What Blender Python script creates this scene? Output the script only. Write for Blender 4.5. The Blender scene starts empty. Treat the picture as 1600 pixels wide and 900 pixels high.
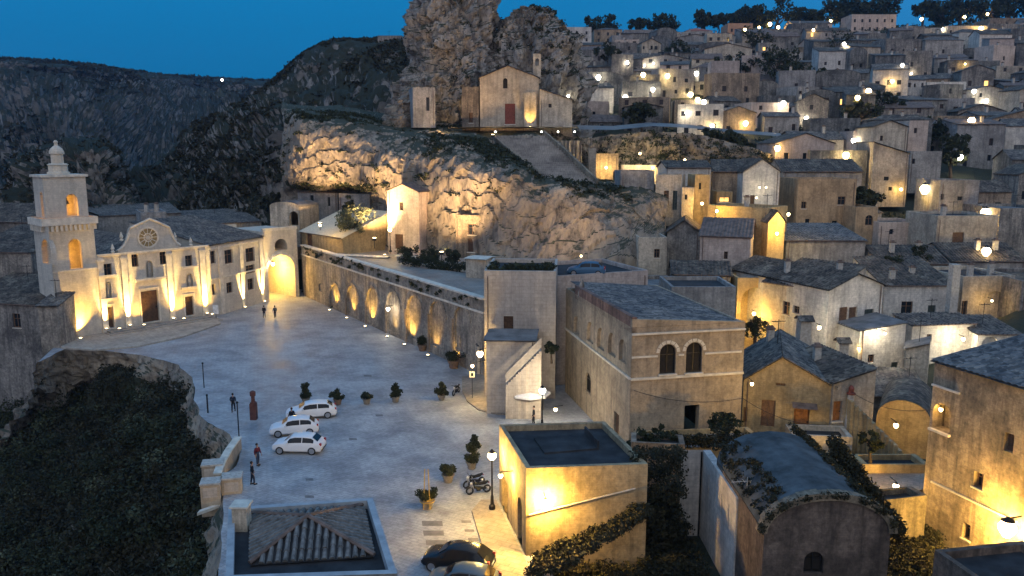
import bpy, math, random
import numpy as np
from mathutils import Vector, Matrix, noise as mnoise
R = math.radians
rnd = random.Random(7)
SC = bpy.context.scene
COL = SC.collection

# ------------------------------------------------------------------ camera
CAMZ = 24.0; F = 1250.0; PITCH = R(9.76)
cp, sp = math.cos(PITCH), math.sin(PITCH)
cam_d = bpy.data.cameras.new("camera"); cam_d.lens = F/1600*36; cam_d.sensor_width = 36
cam_d.clip_start = 0.5; cam_d.clip_end = 6000
cam = bpy.data.objects.new("camera", cam_d); COL.objects.link(cam)
cam.location = (0, 0, CAMZ); cam.rotation_euler = (math.pi/2-PITCH, 0, 0)
SC.camera = cam

# ------------------------------------------------------------------ dusk sky and last light
SUN_EL, SUN_ROT = R(-3.5), R(168); SKY = 1.4
w = bpy.data.worlds.new("World"); SC.world = w; w.use_nodes = True
nt = w.node_tree
bg = nt.nodes["Background"]
sky = nt.nodes.new("ShaderNodeTexSky"); sky.sky_type = 'NISHITA'; sky.sun_disc = False
sky.sun_elevation = SUN_EL; sky.sun_rotation = SUN_ROT; sky.altitude = 400; sky.ozone_density = 3.0
# deep dusk blue ahead, paler and warmer where the sun has set behind the viewpoint
tc = nt.nodes.new("ShaderNodeTexCoord"); dp = nt.nodes.new("ShaderNodeVectorMath"); dp.operation = 'DOT_PRODUCT'
dp.inputs[1].default_value = (math.sin(SUN_ROT), math.cos(SUN_ROT), 0); nt.links.new(tc.outputs["Generated"], dp.inputs[0])
mr = nt.nodes.new("ShaderNodeMapRange"); mr.inputs[1].default_value = -1; mr.inputs[2].default_value = 1; nt.links.new(dp.outputs["Value"], mr.inputs[0])
rp = nt.nodes.new("ShaderNodeValToRGB"); el = rp.color_ramp.elements; rp.color_ramp.interpolation = 'EASE'
while len(el) < 4: el.new(.5)
for e_, (p_, c_) in zip(el, [(0, (.0002, .105, .255)), (.3, (.025, .17, .40)), (.62, (.20, .28, .46)), (1, (.46, .42, .42))]): e_.position = p_; e_.color = (*c_, 1)
nt.links.new(mr.outputs[0], rp.inputs[0])
# a little deeper towards the horizon
sxz = nt.nodes.new("ShaderNodeSeparateXYZ"); nt.links.new(tc.outputs["Generated"], sxz.inputs[0])
rz = nt.nodes.new("ShaderNodeValToRGB"); e2 = rz.color_ramp.elements
e2[0].position = 0.0; e2[0].color = (1.1, .62, .62, 1); e2[1].position = .22; e2[1].color = (1, 1.12, 1.12, 1)
nt.links.new(sxz.outputs[2], rz.inputs[0])
mul = nt.nodes.new("ShaderNodeMix"); mul.data_type = 'RGBA'; mul.blend_type = 'MULTIPLY'; mul.inputs[0].default_value = 1
nt.links.new(rp.outputs[0], mul.inputs[6]); nt.links.new(rz.outputs[0], mul.inputs[7])
add = nt.nodes.new("ShaderNodeMix"); add.data_type = 'RGBA'; add.blend_type = 'ADD'; add.inputs[0].default_value = .3
nt.links.new(mul.outputs[2], add.inputs[6]); nt.links.new(sky.outputs[0], add.inputs[7]); nt.links.new(add.outputs[2], bg.inputs[0])
bg.inputs[1].default_value = SKY
sun_d = bpy.data.lights.new("sun", 'SUN'); sun_d.energy = 0.06; sun_d.angle = R(40); sun_d.color = (1.0, .82, .7)
sun = bpy.data.objects.new("sun", sun_d); COL.objects.link(sun)
sun.rotation_euler = (R(62), 0, R(-22))
SC.view_settings.view_transform = 'Standard'; SC.view_settings.look = 'None'
SC.view_settings.gamma = 1; SC.view_settings.exposure = 0.35
SC.cycles.use_denoising = True
SC.cycles.max_bounces = 5; SC.cycles.diffuse_bounces = 3; SC.cycles.sample_clamp_indirect = 3
SC.cycles.use_light_tree = True

# ------------------------------------------------------------------ placing by bearing
def ray(px, py):
    a = (px-800)/F; v = (450-py)/F
    return Vector((a, cp+v*sp, -sp+v*cp))
def PY(px, py, Y):
    d = ray(px, py); return Vector((0, 0, CAMZ)) + d*(Y/d.y)
def PZ(px, py, z):
    d = ray(px, py); return Vector((0, 0, CAMZ)) + d*((z-CAMZ)/d.z)
def ZP(py, Y): return PY(800, py, Y).z
def XP(px, Y, z): return (px-800)/F*(Y*cp-(z-CAMZ)*sp)

# ------------------------------------------------------------------ materials
def N(nt, t, **k):
    n = nt.nodes.new(t)
    for a, b in k.items(): setattr(n, a, b)
    return n
def mat_base(name, rough=.9):
    m = bpy.data.materials.new(name); m.use_nodes = True
    b = m.node_tree.nodes["Principled BSDF"]; b.inputs["Roughness"].default_value = rough
    b.inputs["Specular IOR Level"].default_value = .25
    return m, m.node_tree, b
def ramp(nt, fac, stops):
    r = N(nt, "ShaderNodeValToRGB"); e = r.color_ramp.elements
    while len(e) < len(stops): e.new(.5)
    for i, (p, c) in enumerate(stops):
        e[i].position = p; e[i].color = (*c, 1) if len(c) == 3 else c
    nt.links.new(fac, r.inputs[0]); return r.outputs[0]
def noise_n(nt, vec, scale, detail=6, rough=.6):
    n = N(nt, "ShaderNodeTexNoise"); n.inputs["Scale"].default_value = scale
    n.inputs["Detail"].default_value = detail; n.inputs["Roughness"].default_value = rough
    nt.links.new(vec, n.inputs["Vector"]); return n.outputs["Fac"]
def mapping(nt, vec, scale=(1, 1, 1), rot=(0, 0, 0)):
    m = N(nt, "ShaderNodeMapping"); m.inputs["Scale"].default_value = scale; m.inputs["Rotation"].default_value = rot
    nt.links.new(vec, m.inputs[0]); return m.outputs[0]
def mixc(nt, fac, a, b, mode='MIX'):
    m = N(nt, "ShaderNodeMix", data_type='RGBA', blend_type=mode)
    if isinstance(fac, (int, float)): m.inputs[0].default_value = fac
    else: nt.links.new(fac, m.inputs[0])
    for i, c in ((6, a), (7, b)):
        if isinstance(c, tuple): m.inputs[i].default_value = (*c[:3], 1)
        else: nt.links.new(c, m.inputs[i])
    return m.outputs[2]
def bump(nt, b, h, strength=.5, dist=.1):
    n = N(nt, "ShaderNodeBump"); n.inputs["Strength"].default_value = strength; n.inputs["Distance"].default_value = dist
    nt.links.new(h, n.inputs["Height"]); nt.links.new(n.outputs[0], b.inputs["Normal"])
def world_pos(nt): return N(nt, "ShaderNodeNewGeometry").outputs["Position"]

MATS = {}
def stone(name, col, blocks=.55, dirt=.6, dark=None):
    if name in MATS: return MATS[name]
    m, nt, b = mat_base(name)
    pos = world_pos(nt)
    # wall courses: a running coordinate along the wall, height as the second one
    sx = N(nt, "ShaderNodeSeparateXYZ"); nt.links.new(pos, sx.inputs[0])
    ad = N(nt, "ShaderNodeMath", operation='ADD'); nt.links.new(sx.outputs[0], ad.inputs[0])
    mm = N(nt, "ShaderNodeMath", operation='MULTIPLY'); nt.links.new(sx.outputs[1], mm.inputs[0]); mm.inputs[1].default_value = .83
    nt.links.new(mm.outputs[0], ad.inputs[1])
    cb = N(nt, "ShaderNodeCombineXYZ"); nt.links.new(ad.outputs[0], cb.inputs[0]); nt.links.new(sx.outputs[2], cb.inputs[1])
    br = N(nt, "ShaderNodeTexBrick"); nt.links.new(cb.outputs[0], br.inputs[0])
    br.inputs["Scale"].default_value = 1.9/blocks; br.inputs["Mortar Size"].default_value = .04
    br.inputs["Brick Width"].default_value = 1.1; br.inputs["Row Height"].default_value = .55
    dk = dark or tuple(c*f for c, f in zip(col, (.27, .28, .31)))
    br.inputs["Color1"].default_value = (*col, 1); br.inputs["Color2"].default_value = (*[c*.9 for c in col], 1)
    br.inputs["Mortar"].default_value = (*[c*.82 for c in col], 1)
    n1 = noise_n(nt, pos, .35, 8, .7)
    nb = noise_n(nt, pos, 1.5, 10, .78)
    c1 = mixc(nt, ramp(nt, n1, [(.44, (0, 0, 0)), (.62, (dirt,)*3)]), br.outputs[0], dk)
    c1 = mixc(nt, ramp(nt, nb, [(.50, (0, 0, 0)), (.60, (dirt*.75,)*3)]), c1, tuple(c*.45 for c in col))
    st = noise_n(nt, mapping(nt, pos, (1.7, 1.7, .16)), 1.0, 6, .65)
    c2 = mixc(nt, ramp(nt, st, [(.46, (0, 0, 0)), (.66, (dirt,)*3)]), c1, dk)
    n3 = noise_n(nt, pos, 3.5, 5, .7)
    c3 = mixc(nt, 1.0, c2, ramp(nt, n3, [(.3, (1-.5*dirt, 1-.49*dirt, 1-.47*dirt)), (.7, (1+.4*dirt, 1+.38*dirt, 1+.34*dirt))]), 'MULTIPLY')
    oi = N(nt, "ShaderNodeObjectInfo")
    c4 = mixc(nt, 1.0, c3, ramp(nt, oi.outputs["Random"], [(0, (.82, .82, .84)), (1, (1.12, 1.08, 1.02))]), 'MULTIPLY')
    nt.links.new(c4, b.inputs["Base Color"])
    hh = mixc(nt, .5, br.outputs[0], n3)
    bump(nt, b, hh, .6, .08)
    MATS[name] = m; return m
def plain(name, col, rough=.7, metal=0, var=.3, scale=4., emit=None, alpha=None):
    if name in MATS: return MATS[name]
    m, nt, b = mat_base(name, rough); b.inputs["Metallic"].default_value = metal
    n = noise_n(nt, world_pos(nt), scale, 5)
    lo, hi = 1-var, 1+var
    nt.links.new(mixc(nt, 1.0, tuple(col), ramp(nt, n, [(.3, (lo,)*3), (.7, (hi,)*3)]), 'MULTIPLY'), b.inputs["Base Color"])
    if emit: b.inputs["Emission Color"].default_value = (*emit[:3], 1); b.inputs["Emission Strength"].default_value = emit[3]
    MATS[name] = m; return m
def rock_mat(name, c_lo, c_hi, veg, scale=.12, vegamt=.5, zst=.35):
    m, nt, b = mat_base(name, .95); pos = world_pos(nt)
    n1 = noise_n(nt, pos, scale, 9, .68); n2 = noise_n(nt, mapping(nt, pos, (1, 1, zst)), scale*7, 8, .7)
    n4 = noise_n(nt, pos, scale*2.2, 9, .75)
    c = ramp(nt, n1, [(.3, c_lo), (.52, tuple((a+q)/2 for a, q in zip(c_lo, c_hi))), (.68, c_hi)])
    c = mixc(nt, 1.0, c, ramp(nt, n2, [(.33, (.25, .25, .27)), (.5, (.9, .9, .9)), (.7, (1.25, 1.2, 1.1))]), 'MULTIPLY')
    vo = N(nt, "ShaderNodeTexVoronoi"); vo.inputs["Scale"].default_value = scale*9; nt.links.new(mapping(nt, pos, (1, 1, .7)), vo.inputs["Vector"])
    c = mixc(nt, 1.0, c, ramp(nt, vo.outputs["Distance"], [(0, (.35, .33, .33)), (.22, (1, 1, 1))]), 'MULTIPLY')
    # plants take hold where the surface faces up
    g = N(nt, "ShaderNodeNewGeometry"); sz = N(nt, "ShaderNodeSeparateXYZ"); nt.links.new(g.outputs["Normal"], sz.inputs[0])
    ma = N(nt, "ShaderNodeMath", operation='MULTIPLY_ADD'); nt.links.new(sz.outputs[2], ma.inputs[0]); ma.inputs[1].default_value = .55
    nt.links.new(n4, ma.inputs[2])
    f = ramp(nt, ma.outputs[0], [(max(.02, .95-vegamt*.6), (0, 0, 0)), (min(.99, 1.05-vegamt*.6), (1, 1, 1))])
    c = mixc(nt, f, c, veg)
    nt.links.new(c, b.inputs["Base Color"])
    bump(nt, b, n2, 1.0, .6)
    MATS[name] = m; return m
def pave_mat(name, col, sc=1.5, bend=True):
    m, nt, b = mat_base(name, .62); pos = world_pos(nt)
    v = mapping(nt, pos, (1, 1, 1), (0, 0, R(28)))
    if bend:
        wv = N(nt, "ShaderNodeTexNoise"); wv.inputs["Scale"].default_value = .045; nt.links.new(pos, wv.inputs["Vector"])
        v = mixc(nt, .06, v, wv.outputs["Color"], 'LINEAR_LIGHT')
    br = N(nt, "ShaderNodeTexBrick"); nt.links.new(v, br.inputs[0])
    br.inputs["Scale"].default_value = sc; br.inputs["Mortar Size"].default_value = .035; br.inputs["Brick Width"].default_value = .9; br.inputs["Row Height"].default_value = .45
    br.inputs["Color1"].default_value = (*col, 1); br.inputs["Color2"].default_value = (*[c*.88 for c in col], 1); br.inputs["Mortar"].default_value = (*[c*.72 for c in col], 1)
    n = noise_n(nt, pos, .28, 8, .7); n2 = noise_n(nt, pos, 2.6, 5, .7)
    c = mixc(nt, 1.0, br.outputs[0], ramp(nt, n, [(.36, (.58, .58, .6)), (.62, (1.22, 1.2, 1.17))]), 'MULTIPLY')
    c = mixc(nt, 1.0, c, ramp(nt, n2, [(.3, (.78, .78, .78)), (.7, (1.14, 1.14, 1.14))]), 'MULTIPLY')
    vo = N(nt, "ShaderNodeTexVoronoi"); vo.inputs["Scale"].default_value = .11; nt.links.new(pos, vo.inputs["Vector"])
    nt.links.new(c, b.inputs["Base Color"]); bump(nt, b, br.outputs["Fac"], .35, -.03)
    nt.links.new(ramp(nt, n, [(.3, (.4,)*3), (.7, (.75,)*3)]), b.inputs["Roughness"])
    MATS[name] = m; return m
def leaf_mat(name, c1, c2):
    m, nt, b = mat_base(name, .8)
    n = noise_n(nt, world_pos(nt), .8, 4); n2 = noise_n(nt, world_pos(nt), 9, 3)
    c = ramp(nt, n, [(.35, c1), (.65, c2)])
    c = mixc(nt, 1.0, c, ramp(nt, n2, [(.3, (.6,)*3), (.7, (1.4,)*3)]), 'MULTIPLY')
    nt.links.new(c, b.inputs["Base Color"]); MATS[name] = m; return m

CREAM = stone('cream_stone', (.60, .53, .42)); GREY = stone('grey_stone', (.40, .39, .37)); PINK = stone('pink_plaster', (.60, .50, .43), .9, .4)
WHITE = stone('limewash', (.74, .71, .64), .8, .5); BROWN = stone('brown_tufa', (.42, .33, .24), .55, .75); YELL = stone('yellow_tufa', (.52, .40, .22), .6, .5)
OLD = stone('weathered_stone', (.36, .335, .30), .5, .9); CHURCHM = stone('church_stone', (.70, .64, .53), .8, .25); RUBBLE = stone('rubble', (.34, .28, .2), .3, .8)
BLOCKM = stone('plastered_block', (.60, .52, .43), 1.2, .28)
def tile_mat(name, a, b, c):
    m, nt, bs = mat_base(name, .9); pos = world_pos(nt); vo = N(nt, "ShaderNodeTexVoronoi"); vo.inputs["Scale"].default_value = 3.2; nt.links.new(pos, vo.inputs["Vector"])
    col = ramp(nt, noise_n(nt, pos, .5, 8, .75), [(.36, a), (.5, b), (.64, c)])
    sp_ = N(nt, "ShaderNodeSeparateColor"); nt.links.new(vo.outputs["Color"], sp_.inputs[0])
    col = mixc(nt, 1.0, col, ramp(nt, sp_.outputs[0], [(0, (.5, .5, .5)), (1, (1.6, 1.5, 1.4))]), 'MULTIPLY')
    nt.links.new(col, bs.inputs["Base Color"]); bump(nt, bs, vo.outputs["Distance"], .5, .06); MATS[name] = m; return m
ROOFM = tile_mat('roof_tile', (.04, .038, .036), (.085, .07, .058), (.15, .135, .11)); ROOFG = tile_mat('roof_grey', (.06, .058, .056), (.11, .10, .092), (.18, .165, .14))
ROOFB = plain('roof_brown', (.15, .11, .09), .85, 0, .5, 1.5); ROOFR = plain('roof_red', (.33, .12, .08), .85, 0, .4, 1)
FLATR = plain('flat_roof', (.16, .155, .15), .9, 0, .4, .7); DARKR = plain('dark_flat_roof', (.034, .034, .036), .9, 0, .5, .8)
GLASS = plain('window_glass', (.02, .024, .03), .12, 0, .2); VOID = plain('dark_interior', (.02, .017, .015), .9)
WOOD = plain('dark_wood', (.09, .05, .03), .6, 0, .4, 3); SHUT = plain('brown_shutter', (.17, .10, .06), .6, 0, .3, 5); GREEN = plain('green_shutter', (.06, .08, .075), .6)
ORANGEW = plain('varnished_wood', (.30, .13, .045), .55, 0, .35, 3); REDW = plain('red_door', (.22, .06, .04), .6)
FRAME = plain('pale_frame', (.38, .35, .30), .7); METAL = plain('dark_metal', (.03, .03, .033), .45, .7); CHIM = plain('chimney_plaster', (.42, .39, .34), .9)
TRIM = plain('carved_trim', (.62, .56, .46), .85, 0, .25, 1.5)
ROCK = rock_mat('cliff_rock', (.17, .15, .13), (.46, .39, .30), (.06, .065, .045), .09, .17)
ROCKG = rock_mat('grey_rock', (.10, .10, .095), (.32, .31, .29), (.03, .035, .025), .08, .6, 1.0)
HILLM = rock_mat('far_hill', (.06, .064, .06), (.25, .25, .245), (.03, .036, .027), .035, .6, 1.3)
ROCKP = rock_mat('pinnacle_rock', (.19, .185, .175), (.50, .47, .42), (.05, .055, .035), .17, .3)
GROUND = rock_mat('hill_ground', (.10, .095, .085), (.24, .22, .19), (.04, .045, .03), .05, .55)
PAVE = pave_mat('piazza_paving', (.39, .395, .40)); RAMP = pave_mat('cobbles', (.30, .285, .26), 1.6, False)
LEAF = leaf_mat('dark_leaves', (.016, .021, .010), (.042, .048, .022)); LEAFO = leaf_mat('olive_leaves', (.05, .06, .035), (.11, .12, .07))
SCRUB = leaf_mat('scrub_leaves', (.014, .016, .009), (.045, .04, .02)); BARK = plain('bark', (.07, .05, .035), .9)

# ------------------------------------------------------------------ mesh helpers
def put(o, parent=None):
    COL.objects.link(o)
    if parent is not None:
        o.parent = parent; o.location = Vector(o.location) - Vector(parent_world(parent))
    return o
def parent_world(p):
    v = Vector((0, 0, 0))
    while p is not None: v += Vector(p.location); p = p.parent
    return v
def tag(o, label=None, cat=None, group=None, kind=None):
    if label: o['label'] = label
    if cat: o['category'] = cat
    if group: o['group'] = group
    if kind: o['kind'] = kind
    return o
def root(name, loc, label, cat, group=None):
    o = bpy.data.objects.new(name, None); o.empty_display_size = .3; o.location = loc; COL.objects.link(o)
    return tag(o, label, cat, group)
class MB:
    """collects faces given in world coordinates; build() makes ONE mesh object with its origin at its parent's or at org"""
    def __init__(s): s.v = []; s.f = []; s.m = []; s.cur = 0; s.smooth = False
    def quad(s, *p):
        n = len(s.v); s.v += [tuple(q) for q in p]; s.f.append(tuple(range(n, n+len(p)))); s.m.append(s.cur)
    def box(s, O, a, b, c):
        O = Vector(O); a, b, c = Vector(a), Vector(b), Vector(c)
        P = [O, O+a, O+a+b, O+b, O+c, O+a+c, O+a+b+c, O+b+c]; n = len(s.v); s.v += [tuple(p) for p in P]
        fs = [(0, 3, 2, 1), (4, 5, 6, 7), (0, 1, 5, 4), (1, 2, 6, 5), (2, 3, 7, 6), (3, 0, 4, 7)]
        if a.cross(b).dot(c) < 0: fs = [f[::-1] for f in fs]
        for f in fs: s.f.append(tuple(n+i for i in f)); s.m.append(s.cur)
    def cbox(s, c, sx, sy, sz, rz=0):
        a = Vector((math.cos(rz), math.sin(rz), 0))*sx; b = Vector((-math.sin(rz), math.cos(rz), 0))*sy
        s.box(Vector(c)-a/2-b/2, a, b, (0, 0, sz))
    def tube(s, pts, r, n=6, cap=True):
        pts = [Vector(p) for p in pts]; rs = r if isinstance(r, (list, tuple)) else [r]*len(pts); rings = []
        for i, p in enumerate(pts):
            d = (pts[min(i+1, len(pts)-1)]-pts[max(i-1, 0)]).normalized()
            a = d.cross(Vector((0, 0, 1)) if abs(d.z) < .9 else Vector((1, 0, 0))).normalized(); b = d.cross(a)
            st = len(s.v); rings.append(st)
            for k in range(n):
                t = 2*math.pi*k/n; s.v.append(tuple(p+(a*math.cos(t)+b*math.sin(t))*rs[i]))
        for i in range(len(rings)-1):
            for k in range(n):
                s.f.append((rings[i]+k, rings[i+1]+k, rings[i+1]+(k+1) % n, rings[i]+(k+1) % n)); s.m.append(s.cur)
        if cap:
            s.f.append(tuple(rings[0]+k for k in range(n))); s.m.append(s.cur)
            s.f.append(tuple(rings[-1]+k for k in range(n))[::-1]); s.m.append(s.cur)
    def lathe(s, c, prof, n=16):
        c = Vector(c); st = len(s.v)
        for r, z in prof:
            for k in range(n): t = 2*math.pi*k/n; s.v.append((c.x+r*math.cos(t), c.y+r*math.sin(t), c.z+z))
        for i in range(len(prof)-1):
            for k in range(n):
                s.f.append((st+i*n+k, st+i*n+(k+1) % n, st+(i+1)*n+(k+1) % n, st+(i+1)*n+k)); s.m.append(s.cur)
        s.f.append(tuple(st+k for k in range(n))[::-1]); s.m.append(s.cur)
        s.f.append(tuple(st+(len(prof)-1)*n+k for k in range(n))); s.m.append(s.cur)
    def ball(s, c, r, nu=10, nv=7, sz=1):
        s.lathe(c, [(max(.001, r*math.sin(math.pi*i/nv)), -r*sz*math.cos(math.pi*i/nv)) for i in range(nv+1)], nu)
    def build(s, name, mat, parent=None, org=None, smooth=False):
        o0 = Vector(org) if org is not None else (parent_world(parent) if parent else Vector((0, 0, 0)))
        me = bpy.data.meshes.new(name)
        me.from_pydata([(a-o0.x, b-o0.y, c-o0.z) for a, b, c in s.v], [], s.f)
        for mm in (mat if isinstance(mat, (list, tuple)) else [mat]): me.materials.append(mm)
        if any(s.m): me.polygons.foreach_set('material_index', s.m)
        if smooth or s.smooth: me.polygons.foreach_set('use_smooth', [True]*len(s.f))
        me.update()
        o = bpy.data.objects.new(name, me); o.location = o0; COL.objects.link(o)
        if parent is not None: o.parent = parent; o.location = o0-parent_world(parent)
        return o
def fbm(p, sc, oct=5): return mnoise.fractal(Vector(p)*sc, 1.0, 2.1, oct)

def loft(rows, nu, nv, amp=1.5, sc=.12, amps=None, zs=.8, ridge=.8, strata=0.0):
    """rows of control points (world) -> fine, roughened grid"""
    rows = np.array([[tuple(p) for p in r] for r in rows])
    nr, nc, _ = rows.shape
    tu = np.linspace(0, nc-1, nu); tv = np.linspace(0, nr-1, nv)
    def interp(A, t):     # catmull-rom along axis 0
        i = np.clip(np.floor(t).astype(int), 0, A.shape[0]-2); f = (t-i)[:, None, None]
        g = lambda k: A[np.clip(i+k, 0, A.shape[0]-1)]
        a, b, c, d = g(-1), g(0), g(1), g(2)
        return .5*((2*b)+(-a+c)*f+(2*a-5*b+4*c-d)*f*f+(-a+3*b-3*c+d)*f**3)
    G = interp(rows, tv); G = interp(G.transpose(1, 0, 2), tu).transpose(1, 0, 2)
    du = np.gradient(G, axis=1); dv = np.gradient(G, axis=0)
    nn = np.cross(du, dv); nn /= np.linalg.norm(nn, axis=2, keepdims=True)+1e-9
    V = []
    for j in range(nv):
        for i in range(nu):
            p = Vector(G[j, i]); n = Vector(nn[j, i])
            a = amp if amps is None else float(np.interp(tv[j], range(len(amps)), amps))
            q = Vector((p.x, p.y, p.z*zs))
            lay = ((p.z*.42+fbm(q, sc*.8, 3)*1.3) % 1)-.5; cell = mnoise.cell(Vector((p.x*.3+fbm(q, .3, 2), p.y*.3, p.z*.22+fbm(q+Vector((4, 4, 4)), .3, 2))))
            d = fbm(q, sc, 6)*a + (lay*.22+cell*.22)*a*strata + (abs(fbm(q+Vector((31, 7, 3)), sc*2.7, 4))-.25)*a*ridge
            V.append(tuple(p+n*d))
    Fs = [(j*nu+i, j*nu+i+1, (j+1)*nu+i+1, (j+1)*nu+i) for j in range(nv-1) for i in range(nu-1)]
    mb = MB(); mb.v = V; mb.f = Fs; mb.m = [0]*len(Fs)
    return mb
def scatter(mb, count, rng, prob=None, up=None):
    """random points on a grid mesh"""
    V = np.array(mb.v); Fq = np.array(mb.f); out = []
    A = V[Fq[:, 0]]; B = V[Fq[:, 1]]; C = V[Fq[:, 2]]; D = V[Fq[:, 3]]
    nrm = np.cross(C-A, D-B); ar = np.linalg.norm(nrm, axis=1); nz = np.abs(nrm[:, 2])/(ar+1e-9)
    pr = ar*(1 if prob is None else prob(A, nz)); pr = pr/pr.sum()
    idx = np.random.RandomState(rng).choice(len(Fq), count, p=pr)
    rs = np.random.RandomState(rng+1); u = rs.rand(count, 1); v = rs.rand(count, 1)
    return (A[idx]*(1-u)*(1-v)+B[idx]*u*(1-v)+C[idx]*u*v+D[idx]*(1-u)*v)
def leafmesh(name, centers, radii, nleaf, lsize, mat, seed=1, flat=.7, parent=None, org=None):
    """leaf clumps: nleaf small faces round every centre"""
    rs = np.random.RandomState(seed); C = np.asarray(centers, float); k = len(C)
    rad = np.broadcast_to(np.asarray(radii, float).reshape(-1, 1), (k, 1))
    Pn = rs.normal(size=(k, nleaf, 3)); Pn /= np.linalg.norm(Pn, axis=2, keepdims=True)
    Pn *= rs.rand(k, nleaf, 1)**.4; Pn[..., 2] *= flat
    P = (C[:, None, :]+Pn*rad[:, None, :]).reshape(-1, 3)
    n = len(P); a = rs.normal(size=(n, 3)); a /= np.linalg.norm(a, axis=1, keepdims=True)
    b = np.cross(a, rs.normal(size=(n, 3))); b /= np.linalg.norm(b, axis=1, keepdims=True)
    sz = (lsize*(rs.rand(n, 1)*.9+.5)); a = a*sz; b = b*sz*.6
    V = np.stack([P-a, P-b, P+a, P+b], 1).reshape(-1, 3)
    o0 = np.array(org if org is not None else (parent_world(parent) if parent else (0, 0, 0)), float)
    V = V-o0
    me = bpy.data.meshes.new(name); me.vertices.add(4*n); me.vertices.foreach_set('co', V.ravel())
    me.loops.add(4*n); me.loops.foreach_set('vertex_index', np.arange(4*n)); me.polygons.add(n)
    me.polygons.foreach_set('loop_start', np.arange(0, 4*n, 4)); me.update(calc_edges=True); me.validate()
    me.materials.append(mat); o = bpy.data.objects.new(name, me); o.location = o0; COL.objects.link(o)
    if parent is not None: o.parent = parent; o.location = Vector(o0)-parent_world(parent)
    return o

# ------------------------------------------------------------------ terrain sheet
ctrl = []
def cw(x, y, z): ctrl.append((x, y, z))
for px in (900, 1060, 1230, 1400, 1570, 1750):
    k = (px-900)/700
    cl = [(100, 1.5), (120, 5+2*k), (140, 12-k), (170, 24-3*k), (200, 32-4*k), (240, 42-4*k), (290, 54+k), (340, 64+6*k), (390, 72+12*k), (430, 73+14*k), (600, 76+14*k), (1400, 80+14*k)]
    for Y, z in cl: cw(XP(px, Y, z), Y, z)
for y in (25, 40, 55, 70, 85, 98):
    xe = -14-(y-35)*.7
    for x in (-10, 0, 12, 28, 45):
        if x > xe+4 and not (y > 84 and x > -6): cw(x, y, -1.2)
    cw(xe+5, y, -1.6); cw(xe-6, y, -14); cw(xe-18, y, -24); cw(xe-40, y, -34)
for x, y in ((-45, 105), (-25, 105), (-35, 120), (-55, 118), (-12, 90), (-60, 135), (-40, 132)): cw(x, y, -1.2)
cw(0, 105, 5); cw(12, 100, 2); cw(25, 92, -.5); cw(40, 92, .5)
for x in (60, 90, 140): cw(x, 60, 3); cw(x, 90, 6); cw(x, 20, 4)
for x in (-100, -160, -260):
    for y in (0, 60, 120, 200): cw(x, y, -42)
for x in (-35, 5): cw(x, 140, 6); cw(x, 170, 20)
cw(20, 170, 24); cw(-40, 200, 5); cw(0, 230, 25); cw(10, 300, 50); cw(-90, 230, -45); cw(-160, 300, -50); cw(-60, 300, 0)
cw(-300, 700, 40); cw(-700, 700, 60); cw(-300, 1400, 80); cw(-900, 1400, 80); cw(0, 700, 60); cw(0, 1400, 80); cw(-900, 0, 40); cw(-500, 100, 20); cw(900, 0, 60); cw(900, 500, 95); cw(900, 1400, 95); cw(300, 0, 20)
for x in (-60, 0, 60): cw(x, 0, 6); cw(x, -30, 10); cw(x, -300, 20)
cw(-600, -300, 20); cw(700, -300, 40)
ctrl = np.array(ctrl)
Dm = np.linalg.norm(ctrl[:, None, :2]-ctrl[None, :, :2], axis=2)+np.eye(len(ctrl))*2.0
RW = np.linalg.solve(Dm, ctrl[:, 2]-20)
def TH(x, y):
    d = np.sqrt(((ctrl[:, :2]-np.array([x, y]))**2).sum(1)); return float(d @ RW)+20
EDGE = [(60, 566), (100, 546), (165, 548), (230, 556), (278, 570), (300, 590), (306, 625), (318, 655), (350, 672), (374, 700), (372, 722), (352, 745), (350, 790), (346, 850), (338, 900), (320, 980)]
EDGEW = [(PZ(x, y, 0).x, PZ(x, y, 0).y) for x, y in EDGE]
def terrain():
    xs = np.concatenate([np.linspace(-900, -120, 26), np.linspace(-115, 260, 150), np.linspace(270, 900, 22)])
    ys = np.concatenate([np.linspace(-300, 0, 8), np.linspace(6, 440, 150), np.linspace(460, 1400, 24)])
    mb = MB(); X, Yg = np.meshgrid(xs, ys); P = np.stack([X.ravel(), Yg.ravel()], 1)
    d = np.sqrt(((P[:, None, :]-ctrl[None, :, :2])**2).sum(2)); Z = d @ RW+20
    nu = len(xs)
    ep = [(x, y) for x, y in EDGEW if y < 97][::-1]
    for (x, y), z in zip(P, Z):
        if y < 112:
            ex = float(np.interp(y, [q[1] for q in ep], [q[0] for q in ep])) if y < 97 else -62
            if x < ex+3 and y > 0: z = min(z, -13-max(0, (ex-x))*.25)
            elif x < 40 and 15 < y < 84: z = min(z, -1.5)
        if x < -3-(y-82)*.64+2 and 80 < y < 140 and x > -75: z = min(z, -2.2)
        a = 1.4 if y > 100 else .3
        mb.v.append((x, y, z+fbm((x, y, 0), .05, 4)*a))
    mb.f = [(j*nu+i, j*nu+i+1, (j+1)*nu+i+1, (j+1)*nu+i) for j in range(len(ys)-1) for i in range(nu-1)]
    mb.m = [0]*len(mb.f)
    return tag(mb.build('terrain', GROUND, smooth=True), kind='structure')
terrain()

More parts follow.
